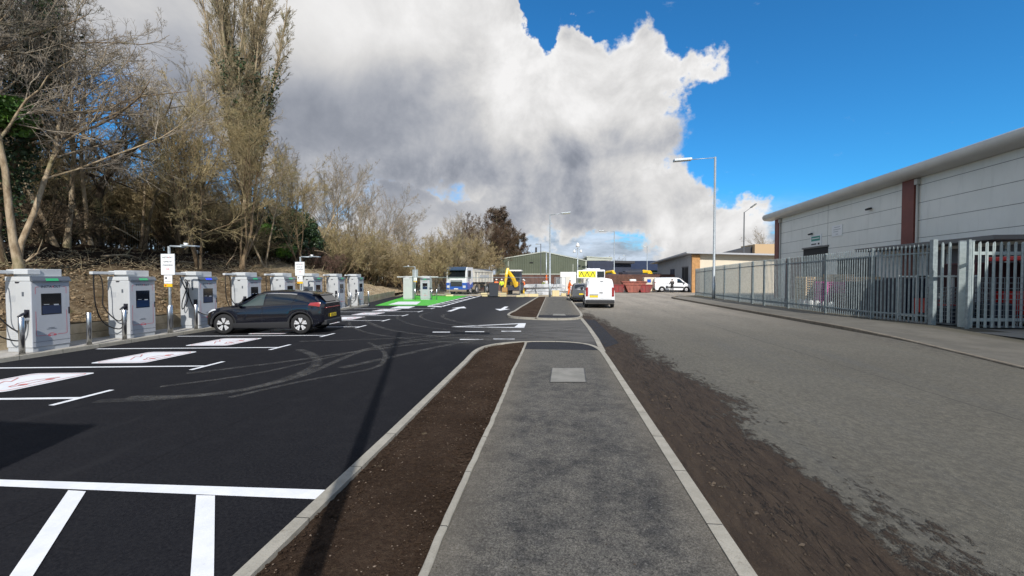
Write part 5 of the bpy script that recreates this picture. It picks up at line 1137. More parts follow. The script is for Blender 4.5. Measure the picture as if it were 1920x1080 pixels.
mb.prism([(-.15, 5.4), (9.4, 6.92), (Wd+.15, 5.12), (Wd+.15, 5.30), (9.4, 7.12), (-.15, 5.58)], -.12, 26.2, 'trim_pale', 'y'); mb.build('roof', gs)
mb = MB(); mb.bx(-.2, .1, -.06, -.003, 0, 5.4, 'trim_pale'); mb.bx(2.3, 2.42, -.05, -.003, 0, 5.6, 'trim_pale'); mb.bx(Wd-.2, Wd+.1, -.06, -.003, 0, 5.1, 'trim_pale'); mb.bx(Wd-2.6, Wd-2.5, -.05, -.003, 2.6, 4.6, 'trim_pale'); mb.bx(.11, Wd-.21, -.07, -.004, 2.55, 2.72, 'trim_pale'); mb.build('trim', gs)
mb = MB(); mb.bx(6.6, 7.3, -.2, -.004, 4.9, 5.0, 'plastic_black'); mb.bx(Wd-1.7, Wd-1.1, -.25, -.071, 4.2, 4.4, 'plastic_black'); mb.build('wall_lights', gs)
mb = MB(); mb.cyl((7.6, 6, 6), (7.6, 6, 8.3), .2, 'plastic_black', 8); mb.build('flue', gs)
ns = thing('dark_shed', 'dark navy open shed with a pale roof edge right of the green shed', 'building', (7.0, 92, 0))
mb = MB(); mb.prism([(0, 0), (9, 0), (9, 4.7), (5.6, 5.4), (0, 5.6)], 0, 14, 'navy_sheet', 'y'); mb.build('wall', ns); mb = MB(); mb.prism([(-.3, 6.3), (5.2, 5.9), (5.2, 6.1), (-.3, 6.5)], -.2, 14, 'trim_pale', 'y'); mb.bx(-.2, 5.1, -.1, -.003, 5.55, 6.28, 'trim_pale'); mb.build('roof', ns)
mb = MB(); mb.prism([(5.6, 5.0), (9.6, 4.9), (9.6, 5.4), (5.6, 5.5)], -1, 6, 'roof_dark', 'y'); mb.build('canopy', ns)
bs = thing('blue_roofed_depot', 'long low depot with a dark blue roof on the horizon beyond the diggers', 'building', (17, 108, 0))
mb = MB(); mb.bx(0, 24, 0, 12, 0, 3.6, 'dark_green'); mb.build('wall', bs); mb = MB(); mb.add([(-.5, -.5, 3.7), (24.5, -.5, 3.7), (24.5, 6, 6.3), (-.5, 6, 6.3), (24.5, 12.5, 3.7), (-.5, 12.5, 3.7)], [(0,1,2,3), (3,2,4,5), (0,3,5), (1,4,2)], 'navy_sheet'); mb.build('roof', bs)
bs = thing('low_depot', 'low dark flat-roofed depot left of the blue roof, behind the street lamp', 'building', (7.5, 100, 0)); mb = MB(); mb.bx(0, 12, 0, 8, 0, 3.4, 'dark_green'); mb.build('wall', bs); mb = MB(); mb.bx(-.3, 12.3, -.3, 8.3, 3.4, 3.9, 'navy_sheet'); mb.build('roof', bs)
hd = thing('brown_hoarding', 'long dark brown timber hoarding behind the works area, left of the vans', 'fence', (-17, 62.2, 0))
for k in range(11):
    mb = MB()
    for q in range(12): mb.bx(k*1.8+q*.15+.004, k*1.8+q*.15+.146, 0, .03, .05, 2.35+.02*math.sin(q*3+k), 'hoarding')
    mb.build('board_panel', hd)
mb = MB(); mb.bx(0, 19.8, .031, .09, 1.8, 1.9, 'hoarding'); mb.bx(0, 19.8, .031, .09, .4, .5, 'hoarding'); mb.build('rails', hd)
hd2 = thing('brown_hoarding', 'rusty brown hoarding behind the red skips and the side-on van', 'fence', (6.0, 66.5, 0))
for k in range(8):
    mb = MB()
    for q in range(12): mb.bx(k*1.8+q*.15+.004, k*1.8+q*.15+.146, 0, .03, .05, 2.45+.02*math.sin(q*3+k), 'hoarding')
    mb.build('board_panel', hd2)
# ------------------------------------------------------------------ skips
mat('skip_red', (.30, .035, .035), .5, col2=(.17, .05, .045), vs=1.2); mat('skip_rust', (.36, .11, .075), .6, col2=(.22, .07, .05), vs=1.2)
def skip(label, loc, s, m, rz=0):
    t = thing('skip', label, 'skip', loc, rz, 'skips by the hoarding'); t.scale = s
    P = [(-1.1, .05), (1.1, .05), (1.85, 1.25), (-1.85, 1.25)]; Q = [(-.95, .15), (.95, .15), (1.7, 1.25), (-1.7, 1.25)]
    mb = MB()
    mb.add([(x, -.85, z) for x, z in P]+[(x, .85, z) for x, z in P], [(0,1,2,3),(4,7,6,5),(0,4,5,1),(1,5,6,2),(3,7,4,0)], m)
    mb.add([(x, -.78, z) for x, z in Q]+[(x, .78, z) for x, z in Q], [(3,2,1,0),(5,6,7,4),(1,5,4,0),(2,6,5,1),(0,4,7,3)], m)
    mb.build('shell', t, fix=False)
    mb = MB(); mb.bx(-1.9, 1.9, -.92, -.851, 1.17, 1.28, m); mb.bx(-1.9, 1.9, .851, .92, 1.17, 1.28, m); mb.bx(-1.91, -1.84, -.85, .85, 1.18, 1.27, m); mb.bx(1.84, 1.91, -.85, .85, 1.18, 1.27, m)
    for x in (-.9, 0, .9): mb.bx(x-.04, x+.04, -.90, -.851, .1, 1.16, m)
    mb.build('rim', t); return t
skip('dark red skip at the left of the skips beside the parked van', (8.35, 57.8, 0), (.52, 1, .80), 'skip_red'); skip('rusty pinkish skip in the middle of the row of skips', (10.15, 57.4, 0), (.56, 1, .84), 'skip_rust')
skip('reddish skip at the right of the skips, tight behind the side-on van', (11.75, 57.6, 0), (.50, 1, .82), 'skip_red'); skip('dull red skip stacked behind the middle skip', (10.8, 60.2, 0), (.9, 1, 1.15), 'skip_rust')
t = thing('rubble_bag', 'white bag lying on top of the middle skip', 'bag', (10.7, 60.2, 1.40)); mb = MB(); mb.box((0,0,.15), (.9, .7, .4), 'bag_white', .13); mb.build('sack', t)
t = thing('site_bin', 'cream poster-covered box standing between the skips and the van', 'box', (12.9, 60.0, 0)); mb = MB(); mb.bx(-.8, .8, -.5, .5, .1, 2.0, 'render_cream', .03); mb.build('panel', t); mb = MB(); mb.bx(-.4, .1, -.512, -.502, 1.3, 1.75, 'lorry_blue'); mb.build('poster', t)
# ------------------------------------------------------------------ lamps
mat('lamp_dark', (.10, .105, .11), .5, .4); mat('lamp_lens', (.5, .48, .36), .3)
def lamp(label, base, H, arm, ang=0, r0=.10, r1=.05, m='galv', head=1.0, rise=.0):
    t = thing('street_lamp', label, 'street lamp', base, ang, 'street lamps')
    mb = MB(); mb.tube([(0,0,0), (0,0,1.4), (0,0,1.42), (0,0,H)], [r0, r0, r0*.78, r1], m, 12); mb.build('column', t)
    mb = MB(); mb.tube([(0,0,H-.06), (arm, 0, H-.06+rise)], .032, m, 8); mb.build('bracket', t)
    mb = MB(); d = math.atan2(rise, arm); mb.box((arm+.34*head, 0, H-.03+rise*(1+.34*head/arm)), (.95*head, .32*head, .13*head), m, .04, rot=Matrix.Rotation(-d, 4, 'Y')); h = mb.build('lantern', t)
    mb = MB(); mb.box((arm+.40*head, 0, H-.11+rise*(1+.34*head/arm)), (.7*head, .24*head, .05), 'lamp_lens', .01, rot=Matrix.Rotation(-d, 4, 'Y')); mb.build('lens', h); return t
lamp('tall grey street lamp on the right pavement, its arm reaching left over the road', (13.85, 38.9, .1), 12.35, 2.2, PI, .14, .09, head=1.6, rise=-.12)
lamp('street lamp with its arm reaching right, in front of the green shed', G(1031, 557), 8.35, 1.25, .0, .12, .06, rise=.12)
lamp('thin street lamp with its arm reaching left above the white van', (10.4, 76.5, 0), 10.1, 1.9, PI, .13, .07, rise=.08)
lamp('distant street lamp with an upturned arm, beyond the small grey building', (26.0, 62, 0), 11.0, 1.0, .2, .12, .07, 'lamp_dark', rise=.7)
lamp('small distant lamp with a short left arm over the left part of the green shed', (-2.4, 74, 0), 7.8, .5, PI, .09, .06, 'lamp_dark', .5)
lamp('distant floodlight column standing just left of the side-on van', (19.3, 92, 0), 8.5, .3, PI, .1, .07, 'galv', .7); lamp('smallest distant lamp column above the diggers', (18.8, 116, 0), 7.9, .3, PI, .1, .07, 'galv', .6)
lamp('street lamp beside the photographer casting the long shadow over the car park', (-.60, -.42, .09), 12.6, 2.2, 0, .105, .06, head=1.4)
t = thing('galvanised_pole', 'plain grey pole beside the street lamp in front of the green shed', 'pole', (-1.2, 62, 0)); mb = MB(); mb.cyl((0,0,0), (0,0,5.6), .09, 'galv', 10); mb.build('shaft', t); mb = MB(); mb.cyl((0,0,5.6), (0,0,5.64), .1, 'galv', 10); mb.build('cap', t)
t = thing('camera_mast', 'thin mast topped with a cluster of white domes beside the green shed', 'mast', (3.2, 60.5, 0))
mb = MB(); mb.tube([(0,0,0), (0,0,6.1)], [.10,.06], 'galv', 10); mb.tube([(-.42,0,5.75), (0,0,6.1), (.42,0,5.75)], .03, 'galv', 6); mb.build('pole', t)
for x, z, s in ((0, 6.45, 1.5), (-.46, 5.62, 1), (.46, 5.62, 1)):
    mb = MB(); mb.tube([(x,0,z+.28*s), (x,0,z+.2*s), (x,0,z), (x,0,z-.14*s)], [.02, .11*s, .17*s, .19*s], 'bag_white', 12); mb.build('dome', t)
# ------------------------------------------------------------------ site fence, works area
mat('mesh_wire', (.40, .43, .45), .5, .5); mat('foot_yellow', (.60, .52, .30), .8); mat('hi_orange', (.85, .16, .02), .7); mat('hi_yellow', (.62, .80, .03), .7); mat('skin', (.45, .28, .20), .6); mat('trousers_navy', (.02, .022, .03), .8); mat('helmet', (.80, .80, .80), .35); mat('hair', (.03, .02, .015), .8)
def panel(label, a, c, h=2.0, seed=0):
    a, c = Vector(a), Vector(c); d = c-a; L = d.length; t = thing('mesh_fence_panel', label, 'fence', (a.x, a.y, 0), math.atan2(d.y, d.x), 'temporary mesh fence panels round the works')
    mb = MB(); mb.tube([(0,0,.05), (0,0,h), (L,0,h), (L,0,.05)], .028, 'galv', 6); mb.tube([(0,0,.2), (L,0,.2)], .02, 'galv', 6); mb.build('frame', t)
    mb = MB()
    for x in np.arange(.12, L, .12): mb.box((x, 0, h/2+.1), (.004, .004, h-.2), 'mesh_wire')
    for z in np.arange(.4, h, .3): mb.box((L/2, 0, z), (L, .004, .004), 'mesh_wire')
    mb.build('wire_mesh', t); return t
fl = [G(779, 557), G(843, 555.5), G(911, 556), G(975, 557)]
for i in range(3): panel(['mesh fence panel nearest the green paint in front of the lorry cab', 'mesh fence panel in front of the lorry body', 'mesh fence panel in front of the yellow digger'][i], fl[i], fl[i+1])
panel('mesh fence panel running back from the digger to the pale blocks', G(975, 557), G(1030, 552)); panel('mesh fence panel standing end-on beyond the far path', (.15, 46.5, 0), (.9, 56, 0)); panel('leaning mesh panel left of the orange-clad worker', (.0, 52, 0), (1.3, 51.8, 0))
for i, p in enumerate(fl[1:]):
    t = thing('fence_foot', ['lumpy yellowish fence foot in front of the lorry cab', 'yellowish fence foot beside the dark bin', 'small yellow fence foot in front of the digger wheel'][i], 'fence foot', (p.x, p.y, 0), .2, 'fence feet'); mb = MB(); mb.box((0,0,.09), (.8, .28, .18), 'foot_yellow', .04); mb.build('block', t)
    if i < 2: mb = MB(); mb.box((-.2, .05, .28), (.7, .45, .22), 'foot_yellow' if i else 'mudguard', .09); mb.build('sandbag', t)
t = thing('dark_bin', 'dark grey square bin between the lorry wheels and the digger', 'bin', tuple(G(926, 556.5)), .1)
mb = MB(); mb.prism([(-.42, .08), (.42, .08), (.5, 1.35), (-.5, 1.35)], -.5, .5, 'grille', 'y'); mb.build('body', t); mb = MB(); mb.bx(-.53, .53, -.54, .54, 1.352, 1.42, 'grille', .02); mb.build('lid', t)
def block(label, p, d, m='foot_yellow', name='timber_block'):
    t = thing(name, label, 'block', p, .1, 'pale blocks round the works'); mb = MB(); mb.box((0,0,d[2]/2), d, m, .02); mb.box((0,0,d[2]*.5), (d[0]*.12, d[1]+.02, d[2]*.98), 'pallet_wood', .01); mb.build('bundle', t); return t
block('long low pale timber pack left of the digger stabiliser', tuple(G(938, 556)), (1.3, .5, .40)); block('low pale timber pack right of the digger wheel', tuple(G(992, 556)), (1.9, .5, .28))
block('yellow pack of blocks standing on the far path end', (.1, 45.6, 0), (.75, .5, .62), 'hi_yellow' if False else 'foot_yellow'); block('small yellow pack on the far path end beside the mesh panel', (.95, 46.2, 0), (.5, .4, .3))
mat('slab_grey', (.36, .38, .40), .6, col2=(.55, .57, .6), vs=2)
for i, (x, y, z, l) in enumerate([(-1.4, 49, 0, 5.2), (-1.0, 49.2, .42, 4.6), (-1.2, 49.0, .84, 5.0)]):
    t = thing('barrier_stack', ['grey sheeted bundle at the bottom of the heap behind the far island', 'grey sheeted bundle in the middle of the heap behind the far island', 'pale grey bundle on top of the heap behind the far island'][i], 'bundle', (x, y, z), .05*(i-1), 'grey bundles behind the far island')
    mb = MB(); mb.prism([(-l/2, .05), (-l/2+.3, .0), (l/2-.2, .02), (l/2, .2), (l/2-.5, .38), (0, .40), (-l/2+.4, .36)], -.6, .6, 'slab_grey', 'y'); mb.build('bundle', t)
t = thing('traffic_cone', 'tall red and white cone standing behind the grey heap', 'cone', (-1.0, 52.0, .0)); mb = MB()
for k, (z0, z1, m_) in enumerate([(.1, 1.0, 'hi_orange'), (1.0, 1.6, 'bag_white'), (1.6, 2.3, 'hi_orange')]): mb.tube([(0,0,z0), (0,0,z1)], [.34-.12*z0, .34-.12*z1], m_, 12)
mb.build('cone', t); mb = MB(); mb.box((0,0,.05), (.85,.85,.1), 'hi_orange', .02); mb.build('base', t)
# ---------------------------------------------------------------- people (one continuous skinned body, clothes as children)
def skin_obj(name, V, E, R, m, parent):
    me = bpy.data.meshes.new(name); me.from_pydata(V, E, []); ob = bpy.data.objects.new(name, me); C.objects.link(ob)
    md = ob.modifiers.new('s', 'SKIN'); md.use_smooth_shade = True; ob.modifiers.new('u', 'SUBSURF').levels = 1
    for i, sv_ in enumerate(me.skin_vertices[0].data): sv_.radius = (R[i], R[i]); sv_.use_root = (i == 0)
    dg = bpy.context.evaluated_depsgraph_get(); dg.update(); nm = bpy.data.meshes.new_from_object(ob.evaluated_get(dg)); bpy.data.objects.remove(ob)
    nm.materials.clear(); nm.materials.append(M[m]); o2 = bpy.data.objects.new(name, nm); C.objects.link(o2); o2.parent = parent; return o2
def person(label, loc, rz, top, legs='trousers_navy', hat='helmet', bend=0.0, arm=.35, stride=.12, group=None):
    t = thing('person', label, 'person', loc, rz, group)
    cb_, sb_ = math.cos(bend), math.sin(bend)
    def T(p): x, y, z = p; z -= .95; return (x*cb_+z*sb_, y, .95-x*sb_+z*cb_)
    H = {'pel': (0,0,.95), 'wai': T((0,0,1.12)), 'che': T((.01,0,1.32)), 'nek': T((0,0,1.48)), 'hd0': T((.02,0,1.56)), 'hd1': T((.03,0,1.66)), 'hd2': T((.02,0,1.74))}
    for s, k in ((1, 'l'), (-1, 'r')):
        st = stride*s
        H[k+'hip'] = (0, .09*s, .90); H[k+'kne'] = (st*.5+.03, .10*s, .50); H[k+'ank'] = (st, .11*s, .09); H[k+'toe'] = (st+.17, .12*s, .04)
        H[k+'sho'] = T((0, .18*s, 1.43)); H[k+'elb'] = T((arm*.35, .25*s, 1.15)); H[k+'wri'] = T((arm*1.0, .22*s, .98+arm*.35)); H[k+'pal'] = T((arm*1.0+.08, .21*s, .95+arm*.35))
        for q in range(5): H[k+'f%d' % q] = T((arm+.15+.012*(q == 2)-(.05 if q == 4 else 0), .21*s+(.024*(q-1.5) if q < 4 else -.05)*1.0, .93+arm*.35))
    names = list(H); idx = {n_: i for i, n_ in enumerate(names)}
    E = [('pel','wai'),('wai','che'),('che','nek'),('nek','hd0'),('hd0','hd1'),('hd1','hd2')]
    for k in 'lr':
        E += [('pel',k+'hip'),(k+'hip',k+'kne'),(k+'kne',k+'ank'),(k+'ank',k+'toe'),('che',k+'sho'),(k+'sho',k+'elb'),(k+'elb',k+'wri'),(k+'wri',k+'pal')]+[(k+'pal', k+'f%d' % q) for q in range(5)]
    Rr = {'pel':.13,'wai':.12,'che':.14,'nek':.055,'hd0':.07,'hd1':.098,'hd2':.075,'hip':.085,'kne':.058,'ank':.042,'toe':.038,'sho':.058,'elb':.042,'wri':.028,'pal':.034}
    rad = [Rr.get(n_, Rr.get(n_[1:], .010)) for n_ in names]
    skin_obj('body', [H[n_] for n_ in names], [(idx[a], idx[c]) for a, c in E], rad, 'skin', t)
    def part(name, keys, ed, ex, m):
        ii = {n_: i for i, n_ in enumerate(keys)}; skin_obj(name, [H[n_] for n_ in keys], [(ii[a], ii[c]) for a, c in ed], [Rr.get(n_, Rr.get(n_[1:], .03))+ex for n_ in keys], m, t)
    part('jacket', ['wai','che','nek','pel','lsho','lelb','lwri','rsho','relb','rwri'], [('pel','wai'),('wai','che'),('che','nek'),('che','lsho'),('lsho','lelb'),('lelb','lwri'),('che','rsho'),('rsho','relb'),('relb','rwri')], .028, top)
    part('trousers', ['pel','lhip','lkne','lank','rhip','rkne','rank'], [('pel','lhip'),('lhip','lkne'),('lkne','lank'),('pel','rhip'),('rhip','rkne'),('rkne','rank')], .022, legs)
    h = Vector(H['hd2']); mb = MB(); mb.tube([h-Vector((0,0,.06)), h+Vector((0,0,.0)), h+Vector((0,0,.06)), h+Vector((0,0,.075))], [.135, .13, .08, .02], hat, 12); mb.build('helmet' if hat == 'helmet' else 'hair', t)
    for s in (1, -1):
        a = Vector(H[('l' if s > 0 else 'r')+'ank']); mb = MB(); mb.box((a.x+.06, a.y, .05), (.28, .10, .10), 'plastic_black', .03); mb.build('boot', t)
    return t
for i, (px, yb, Y, top, rz, bend, lb) in enumerate([
    (931, 552, 52, 'hi_orange', -PI/2, .15, 'worker in orange jacket and white helmet standing left of the digger by the lorry tail'), (941, 552, 54, 'hi_yellow', -PI/2, .1, 'worker in yellow top and white helmet between the lorry tail and the digger'),
    (983.5, 552, 50, 'hi_orange', PI, .15, 'worker in orange and white helmet standing right of the digger wheel'), (977, 552, 52, 'hi_orange', 0, .5, 'worker in orange stooping just behind the digger wheel'),
    (1020, 545, 56, 'hi_yellow', -PI/2, .9, 'worker in bright yellow bending over behind the grey heap'), (1067, 548, 47, 'hi_orange', 0, .12, 'person in full orange workwear beside the grey hatchback')]):
    x = AY(px, yb, Y).x; person(lb, (x, Y, .0), rz, top, 'hi_orange' if i in (0, 5) else 'trousers_navy', bend=bend, arm=.35+.1*(i % 3))
person('person in black clothes standing at the open door of the side-on van', (AY(1260, 548, 57.6).x, 57.6, 0), PI/2, 'plastic_black', 'plastic_black', hat='hair')
t = thing('portable_cabin', 'white portable toilet cabin behind the orange-clad person', 'cabin', (AY(1067, 540, 62.0).x-.2, 60.5, 0)); mb = MB(); mb.bx(-1.1, 1.1, -.6, .6, .05, 2.75, 'bag_white', .05); mb.build('shell', t); mb = MB(); mb.bx(-.35, .35, -.62, -.601, .1, 2.1, 'paint_cream'); mb.build('door', t)
# ---------------------------------------------------------------- yellow backhoe digger, rear towards us
mat('digger_yellow', (.80, .50, .01), .4, coat=.3, var=.05, vs=2); mat('digger_dark', (.03, .032, .05), .5); mat('digger_rust', (.33, .17, .03), .6)
dg_ = thing('backhoe_digger', 'yellow backhoe digger with folded rear boom working behind the mesh fence', 'digger', (AY(963, 555, 47).x, 48.2, 0), -PI/2)
mb = MB(); mb.bx(-2.4, .6, -.45, .45, .75, 1.5, 'digger_yellow', .06); mb.bx(-3.0, -1.4, -.42, .42, 1.2, 1.75, 'digger_yellow', .08); mb.build('body', dg_)
mb = MB(); mb.bx(-1.1, .45, -.85, .75, 1.4, 2.65, 'digger_dark', .06); cb = mb.build('cab', dg_); mb = MB(); mb.bx(-1.2, .6, -.92, .82, 2.66, 2.84, 'bag_white', .05); mb.build('roof', cb); mb = MB(); mb.bx(.455, .47, -.7, .62, 1.75, 2.5, 'car_glass'); mb.build('rear_window', cb)
for y in (-1.0, 1.0): wheel(dg_, -.2, y*1.0, .72, .42, 1 if y > 0 else -1, 'steel')
for y in (-.8, .8): wheel(dg_, -2.4, y, .48, .3, 1 if y > 0 else -1, 'steel')
mb = MB(); mb.tube([(.9, .25, 1.0), (1.35, -.05, 1.9), (1.5, -.62, 2.75), (1.52, -.72, 2.95)], [.24, .24, .17, .12], 'digger_yellow', 6); mb.build('boom', dg_)
mb = MB(); mb.tube([(1.60, -.60, 2.95), (1.9, -.72, 2.3), (2.05, -.88, .9)], [.19, .17, .12], 'digger_yellow', 6); mb.build('dipper', dg_)
mb = MB(); mb.prism([(1.8, .9), (2.25, .9), (2.35, .45), (2.1, .1), (1.7, .2), (1.65, .55)], -1.15, -.6, 'digger_rust', 'y'); mb.build('bucket', dg_)
mb = MB(); mb.bx(.6, .9, -1.1, 1.1, .55, 1.1, 'digger_dark', .04); mb.tube([(.75, 1.0, 1.0), (.8, 1.15, .1)], .10, 'digger_yellow', 6); mb.tube([(.75, -1.0, 1.0), (.8, -1.15, .1)], .10, 'digger_yellow', 6); mb.bx(.6, 1.0, .95, 1.35, .0, .08, 'digger_dark'); mb.bx(.6, 1.0, -1.35, -.95, .0, .08, 'digger_dark'); mb.build('stabilisers', dg_)
def small_digger(label, loc, rz):
    t = thing('excavator', label, 'digger', loc, rz, 'distant orange-yellow excavators')
    mb = MB(); mb.bx(-1.5, 1.0, -1.1, 1.1, 1.0, 2.1, 'beacon', .1); mb.bx(.1, 1.2, -1.1, 0, 1.2, 2.9, 'digger_dark', .08); mb.build('body', t)
    mb = MB(); mb.tube([(1.0, .3, 1.6), (2.2, .3, 3.0), (3.9, .3, 2.9)], [.3, .3, .22], 'digger_yellow', 6); mb.tube([(3.9, .3, 2.9), (4.6, .3, 1.5)], [.22, .16], 'digger_yellow', 6); mb.build('arm', t); mb = MB(); mb.bx(-1.7, 1.7, -1.2, -.7, 0, .95, 'digger_dark', .1); mb.bx(-1.7, 1.7, .7, 1.2, 0, .95, 'digger_dark', .1); mb.build('tracks', t); return t
small_digger('distant orange excavator just right of the white van roof', (11.6, 74, .0), 2.2); small_digger('distant orange excavator in the middle of the far yard', (16.5, 90, .3), .4); small_digger('distant orange excavator by the floodlight column', (19.6, 82, .0), 2.8); small_digger('distant excavator with a bright yellow arm above the side-on van', (24.0, 84, .4), 2.9)
t = thing('container_stack', 'dark containers and spoil standing behind the hoarding', 'container', (12, 76, 0)); mb = MB(); mb.bx(-3, 6, -1.2, 1.2, 0, 2.6, 'navy_sheet', .05); mb.bx(0, 3, -1.2, 1.2, 2.61, 3.1, 'digger_dark', .05); mb.build('container', t)
# steel fence seen through the trees behind the bank
t = thing('wood_fence', 'grey palisade fence glimpsed between the tree trunks at the top of the bank', 'fence', (-27, 0, 3.5))
for k in range(11):
    mb = MB()
    for q in range(18): pale(mb, Vector((-.2*math.sin(k), 2+k*3+q*.16, 0)), Vector((0, 1, 0)), 2.3, 'palisade', .034)
    mb.bx(-.03, 0, 2+k*3, 4.8+k*3, 1.9, 1.96, 'palisade'); mb.build('pale_panel', t, fix=False)
# added board behind the camera, shaped to throw the dark patch at the left edge
t = thing('shadow_board', 'unseen board added behind the camera to cast a shadow at left', 'board', (-6.0, -.9, 0), 0)
mb = MB(); mb.bx(-1.8, 1.8, -.02, .02, 3.7, 4.95, 'pallet_wood'); mb.build('board', t); mb = MB(); mb.bx(-1.7, -1.6, .021, .12, 0, 4.9, 'pallet_wood'); mb.bx(1.6, 1.7, .021, .12, 0, 4.9, 'pallet_wood'); mb.build('posts', t)
# ------------------------------------------------------------------ bare trees
def norm(a): return a/np.maximum(np.linalg.norm(a, axis=-1, keepdims=True), 1e-9)
def grow(rng, st, di, ln, K, wob, up, bend=None):
    """paths (N,K+1,3) from starts st, directions di, lengths ln"""
    N = len(st); P = np.zeros((N, K+1, 3)); P[:, 0] = st; d = norm(di)
    for k in range(K):
        d = norm(d+rng.normal(0, wob, (N, 3))+np.array([0, 0, up])/K); P[:, k+1] = P[:, k]+d*(ln/K)[:, None]
    return P
def children(rng, P, R, n, t0, t1, ang, lf, ln, planar=0.0, alt=False):
    N, K1, _ = P.shape; K = K1-1; T = rng.uniform(t0, t1, (N, n)); T.sort(axis=1); f = T*K; i = np.minimum(f.astype(int), K-1); fr = (f-i)[..., None]
    r = np.arange(N)[:, None]; A = P[r, i]; B = P[r, i+1]; st = A+(B-A)*fr; d = norm(B-A)
    rnd = rng.normal(0, 1, (N, n, 3)); side = norm(rnd-d*(rnd*d).sum(-1, keepdims=True))
    a = np.radians(rng.normal(ang, ang*.22, (N, n)))[..., None]; di = d*np.cos(a)+side*np.sin(a)
    rr = R[r, i]*(1-fr[..., 0])+R[r, i+1]*fr[..., 0]
    L = ln[:, None]*lf*(1.15-.75*T)*rng.uniform(.65, 1.25, (N, n))
    return st.reshape(-1, 3), di.reshape(-1, 3), L.reshape(-1), rr.reshape(-1)
def radii(r0, K, tip): return r0[:, None]*np.linspace(1, tip, K+1)[None, :]
def tube_arrays(P, R, S):
    N, K1, _ = P.shape; d = norm(P[:, -1]-P[:, 0]); ref = np.where(np.abs(d[:, 2:3]) < .9, np.array([[0, 0, 1.0]]), np.array([[1.0, 0, 0]]))
    u = norm(np.cross(d, ref)); v = np.cross(d, u); an = 2*np.pi*np.arange(S)/S
    ring = u[:, None, None, :]*np.cos(an)[None, None, :, None]+v[:, None, None, :]*np.sin(an)[None, None, :, None]
    V = P[:, :, None, :]+ring*R[:, :, None, None]; idx = np.arange(N*K1*S).reshape(N, K1, S)
    a = idx[:, :-1, :]; b = np.roll(idx, -1, axis=2)[:, :-1, :]; c = np.roll(idx, -1, axis=2)[:, 1:, :]; e = idx[:, 1:, :]
    return V.reshape(-1, 3), np.stack([a, b, c, e], -1).reshape(-1, 4)
def np_mesh(name, parts, m, smooth=True):
    Vs, Fs, k = [], [], 0
    for V, F in parts: Vs.append(V); Fs.append(F+k); k += len(V)
    V = np.concatenate(Vs); F = np.concatenate(Fs); w_ = F.shape[1]
    me = bpy.data.meshes.new(name); me.vertices.add(len(V)); me.vertices.foreach_set('co', V.astype(np.float32).ravel())
    me.loops.add(F.size); me.loops.foreach_set('vertex_index', F.astype(np.int32).ravel()); me.polygons.add(len(F)); me.polygons.foreach_set('loop_start', np.arange(0, F.size, w_, dtype=np.int32))
    me.polygons.foreach_set('use_smooth', np.full(len(F), smooth)); me.update(calc_edges=True); me.materials.append(M[m]); return me
def leaves(rng, C_, s, jitter=.5):
    """small quads, one per centre"""
    N = len(C_); a = norm(rng.normal(0, 1, (N, 3))); b = norm(np.cross(a, rng.normal(0, 1, (N, 3)))); sz = (s*rng.uniform(.6, 1.4, N))[:, None]
    V = np.stack([C_-a*sz-b*sz*.6, C_+a*sz-b*sz*.6, C_+a*sz+b*sz*.6, C_-a*sz+b*sz*.6], 1).reshape(-1, 3); return V, np.arange(4*N).reshape(N, 4)
def bare_tree(seed, H=11, r=.16, stems=1, lean=(0,0), first=.25, n=(9, 9, 8, 0), ang=(48, 42, 38), lf=(.55, .5, .45), up=.25, wob=.12, spread=18, bk='bark_brown', tw='twig_olive', twr=.006):
    rng = np.random.default_rng(seed); K0 = 10
    st = rng.normal(0, .12 if stems > 1 else .0, (stems, 3)); st[:, 2] = -.15
    di = np.zeros((stems, 3)); di[:, 2] = 1; di[:, 0] = lean[0]; di[:, 1] = lean[1]
    if stems > 1: di[:, :2] += rng.normal(0, math.tan(math.radians(spread)), (stems, 2))
    ln = H*rng.uniform(.8, 1.0, stems); P0 = grow(rng, st, di, ln, K0, wob*.75, up); R0 = radii(np.full(stems, r)*rng.uniform(.6, 1, stems), K0, .12); R0[:, 0] *= 1.35
    s1, d1, l1, r1 = children(rng, P0, R0, n[0], first, .97, ang[0], lf[0], ln); P1 = grow(rng, s1, d1, l1, 7, wob*1.15, up*1.5); R1 = radii(np.maximum(r1*.6, .018), 7, .22)
    s2, d2, l2, r2 = children(rng, P1, R1, n[1], .15, 1.0, ang[1], lf[1], l1); P2 = grow(rng, s2, d2, l2, 5, wob*1.3, up); R2 = radii(np.maximum(r2*.6, twr*1.5), 5, .4)
    s3, d3, l3, r3 = children(rng, P2, R2, n[2], .12, 1.0, ang[2], lf[2], l2); P3 = grow(rng, s3, d3, l3, 3, wob*1.5, up*.8); R3 = radii(np.maximum(np.minimum(r3*.7, twr*1.3), twr), 3, .5)
    tr = np_mesh('trunk', [tube_arrays(P0, R0, 8), tube_arrays(P1, R1, 5)], bk); parts = [tube_arrays(P2, R2, 3), tube_arrays(P3, R3, 3)]
    if n[3]:
        s4, d4, l4, r4 = children(rng, P3, R3, n[3], .1, 1.0, ang[2], .5, l3); P4 = grow(rng, s4, d4, l4, 2, wob*1.5, up*.6); parts.append(tube_arrays(P4, radii(np.full(len(l4), twr*.85), 2, .6), 3))
    return tr, np_mesh('crown', parts, tw), (P0, P1, P2)
TREES = {}
def tree_obj(key, label, cat, loc, rz=0, s=1.0, group=None, name='bare_tree', sz=None):
    t = thing(name, label, cat, loc, rz, group); t.scale = (s, s, sz or s)
    for nm, me in TREES[key]:
        o = bpy.data.objects.new(nm, me); C.objects.link(o); o.parent = t
    return t
def mk(key, extra=None, **kw):
    a, c, P = bare_tree(**kw); TREES[key] = [('trunk', a), ('crown', c)]
    if extra: TREES[key].append(extra(P))
    return P
